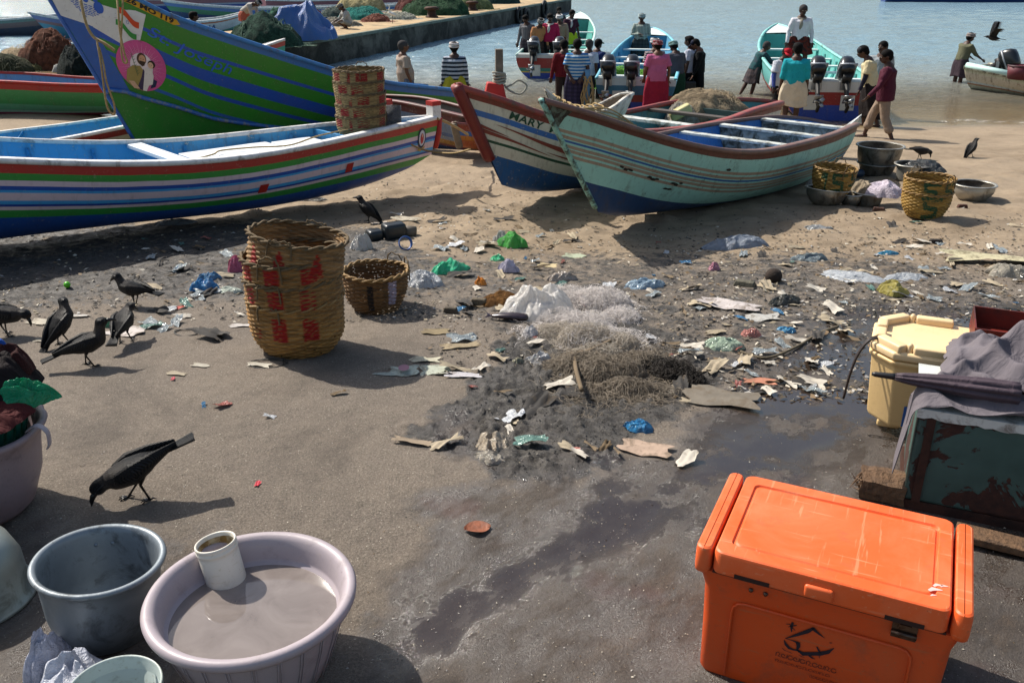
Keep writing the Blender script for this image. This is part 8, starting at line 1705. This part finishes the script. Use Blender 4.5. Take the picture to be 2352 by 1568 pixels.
for (u0, u1, v0, v1), n_ in zones:
    for _ in range(n_):
        if cnt >= 292: break
        u = rl.uniform(u0, u1); v = rl.uniform(v0, v1)
        if 550 < u < 950 and 520 < v < 860: continue
        ki = rl.choices(range(len(kinds)), wts)[0]; vv = rl.randrange(3); src = protos[(ki, vv)]
        if (ki, vv) in used: o = src.copy(); S.collection.objects.link(o)
        else: o = src; used.add((ki, vv))
        o.location = ag(u, v) + Vector((0, 0, 0.002)); o.rotation_euler = (rl.uniform(-0.25, 0.25), rl.uniform(-0.25, 0.25), rl.uniform(0, 6.28)); s = rl.uniform(0.6, 1.75); o.scale = (s, s * rl.uniform(0.6, 1), s); cnt += 1
for k_, o in protos.items():
    if k_ not in used: bpy.data.objects.remove(o)
# fine debris nobody could count
m = MB(); rr_ = random.Random(3); cols_ = [hx(c) for c in ('b0a898', '8a7e68', '5c5244', '3a352e', '1e1c1a', '6e5a40', '9a9690', '4a4640')]
def flakes(zone, n, s0, s1, cw):
    u0, u1, v0, v1 = zone
    for _ in range(n):
        u = rr_.uniform(u0, u1); v = rr_.uniform(v0, v1); p = ag(u, v); s = rr_.uniform(s0, s1) ; a = rr_.uniform(0, 6.28); ca_, sa_ = math.cos(a), math.sin(a); asp = rr_.uniform(0.15, 0.7); c = rr_.choices(cols_, cw)[0]
        V = []
        for x, y in ((-1, -0.6), (0.2, -1), (1, 0.1), (0.1, 1)): x *= s / 2 * rr_.uniform(.7, 1.2); y *= s / 2 * asp; V.append((p.x + x * ca_ - y * sa_, p.y + x * sa_ + y * ca_, p.z + rr_.uniform(0.001, 0.3 * s + 0.003)))
        m.add(V, [(0, 1, 2, 3)], c)
flakes((-20, 2370, 520, 740), 4200, 0.010, 0.045, (9, 12, 12, 14, 16, 10, 5, 10)); flakes((980, 1640, 690, 860), 900, 0.008, 0.035, (5, 8, 12, 18, 20, 8, 3, 14)); flakes((1540, 2352, 560, 920), 2800, 0.012, 0.05, (12, 12, 12, 12, 10, 10, 8, 8))
flakes((0, 1500, 700, 1560), 1500, 0.003, 0.010, (20, 6, 3, 2, 2, 3, 12, 2)); flakes((1100, 2352, 900, 1568), 900, 0.003, 0.010, (14, 8, 6, 4, 3, 5, 8, 3)); flakes((1000, 2352, 470, 570), 1300, 0.01, 0.045, (6, 10, 14, 12, 8, 14, 3, 8)); flakes((520, 1250, 390, 530), 900, 0.01, 0.05, (6, 10, 14, 12, 8, 14, 3, 8))
o = m.build('litter_crumbs', mat('crumbs', 'ffffff', 0.8, vc=True), None, smooth=False); tag(o, 'fine crumbs of leaf, fibre and paper trodden into the ground', 'debris', kind='stuff')
m = MB()
for _ in range(2600):
    u = rr_.uniform(990, 1600); v = rr_.uniform(730, 1100); p = ag(u, v)
    w_ = float(inside(np.array([[p.x]]), np.array([[p.y]]), MUD, 0.10, 5)[0, 0])
    if rr_.random() > w_ * w_ - 0.1: continue
    s = rr_.uniform(0.002, 0.007); V = [(p.x + s * math.cos(a) * rr_.uniform(.7, 1.2), p.y + s * math.sin(a) * rr_.uniform(.7, 1.2), p.z - 0.002) for a in (0, 1.3, 2.5, 3.8, 5.0)] + [(p.x + rr_.uniform(-.3, .3) * s, p.y, p.z + s * 0.9)]
    m.add(V, [(0, 1, 5), (1, 2, 5), (2, 3, 5), (3, 4, 5), (4, 0, 5)])
o = m.build('mud_clods', mat('wet mud clod', '35322e', 0.45, var=0.3, vs=50), None, smooth=False); tag(o, 'small wet clods scattered over the black mud patch', 'mud clods', kind='stuff')
# labels: keep them short enough
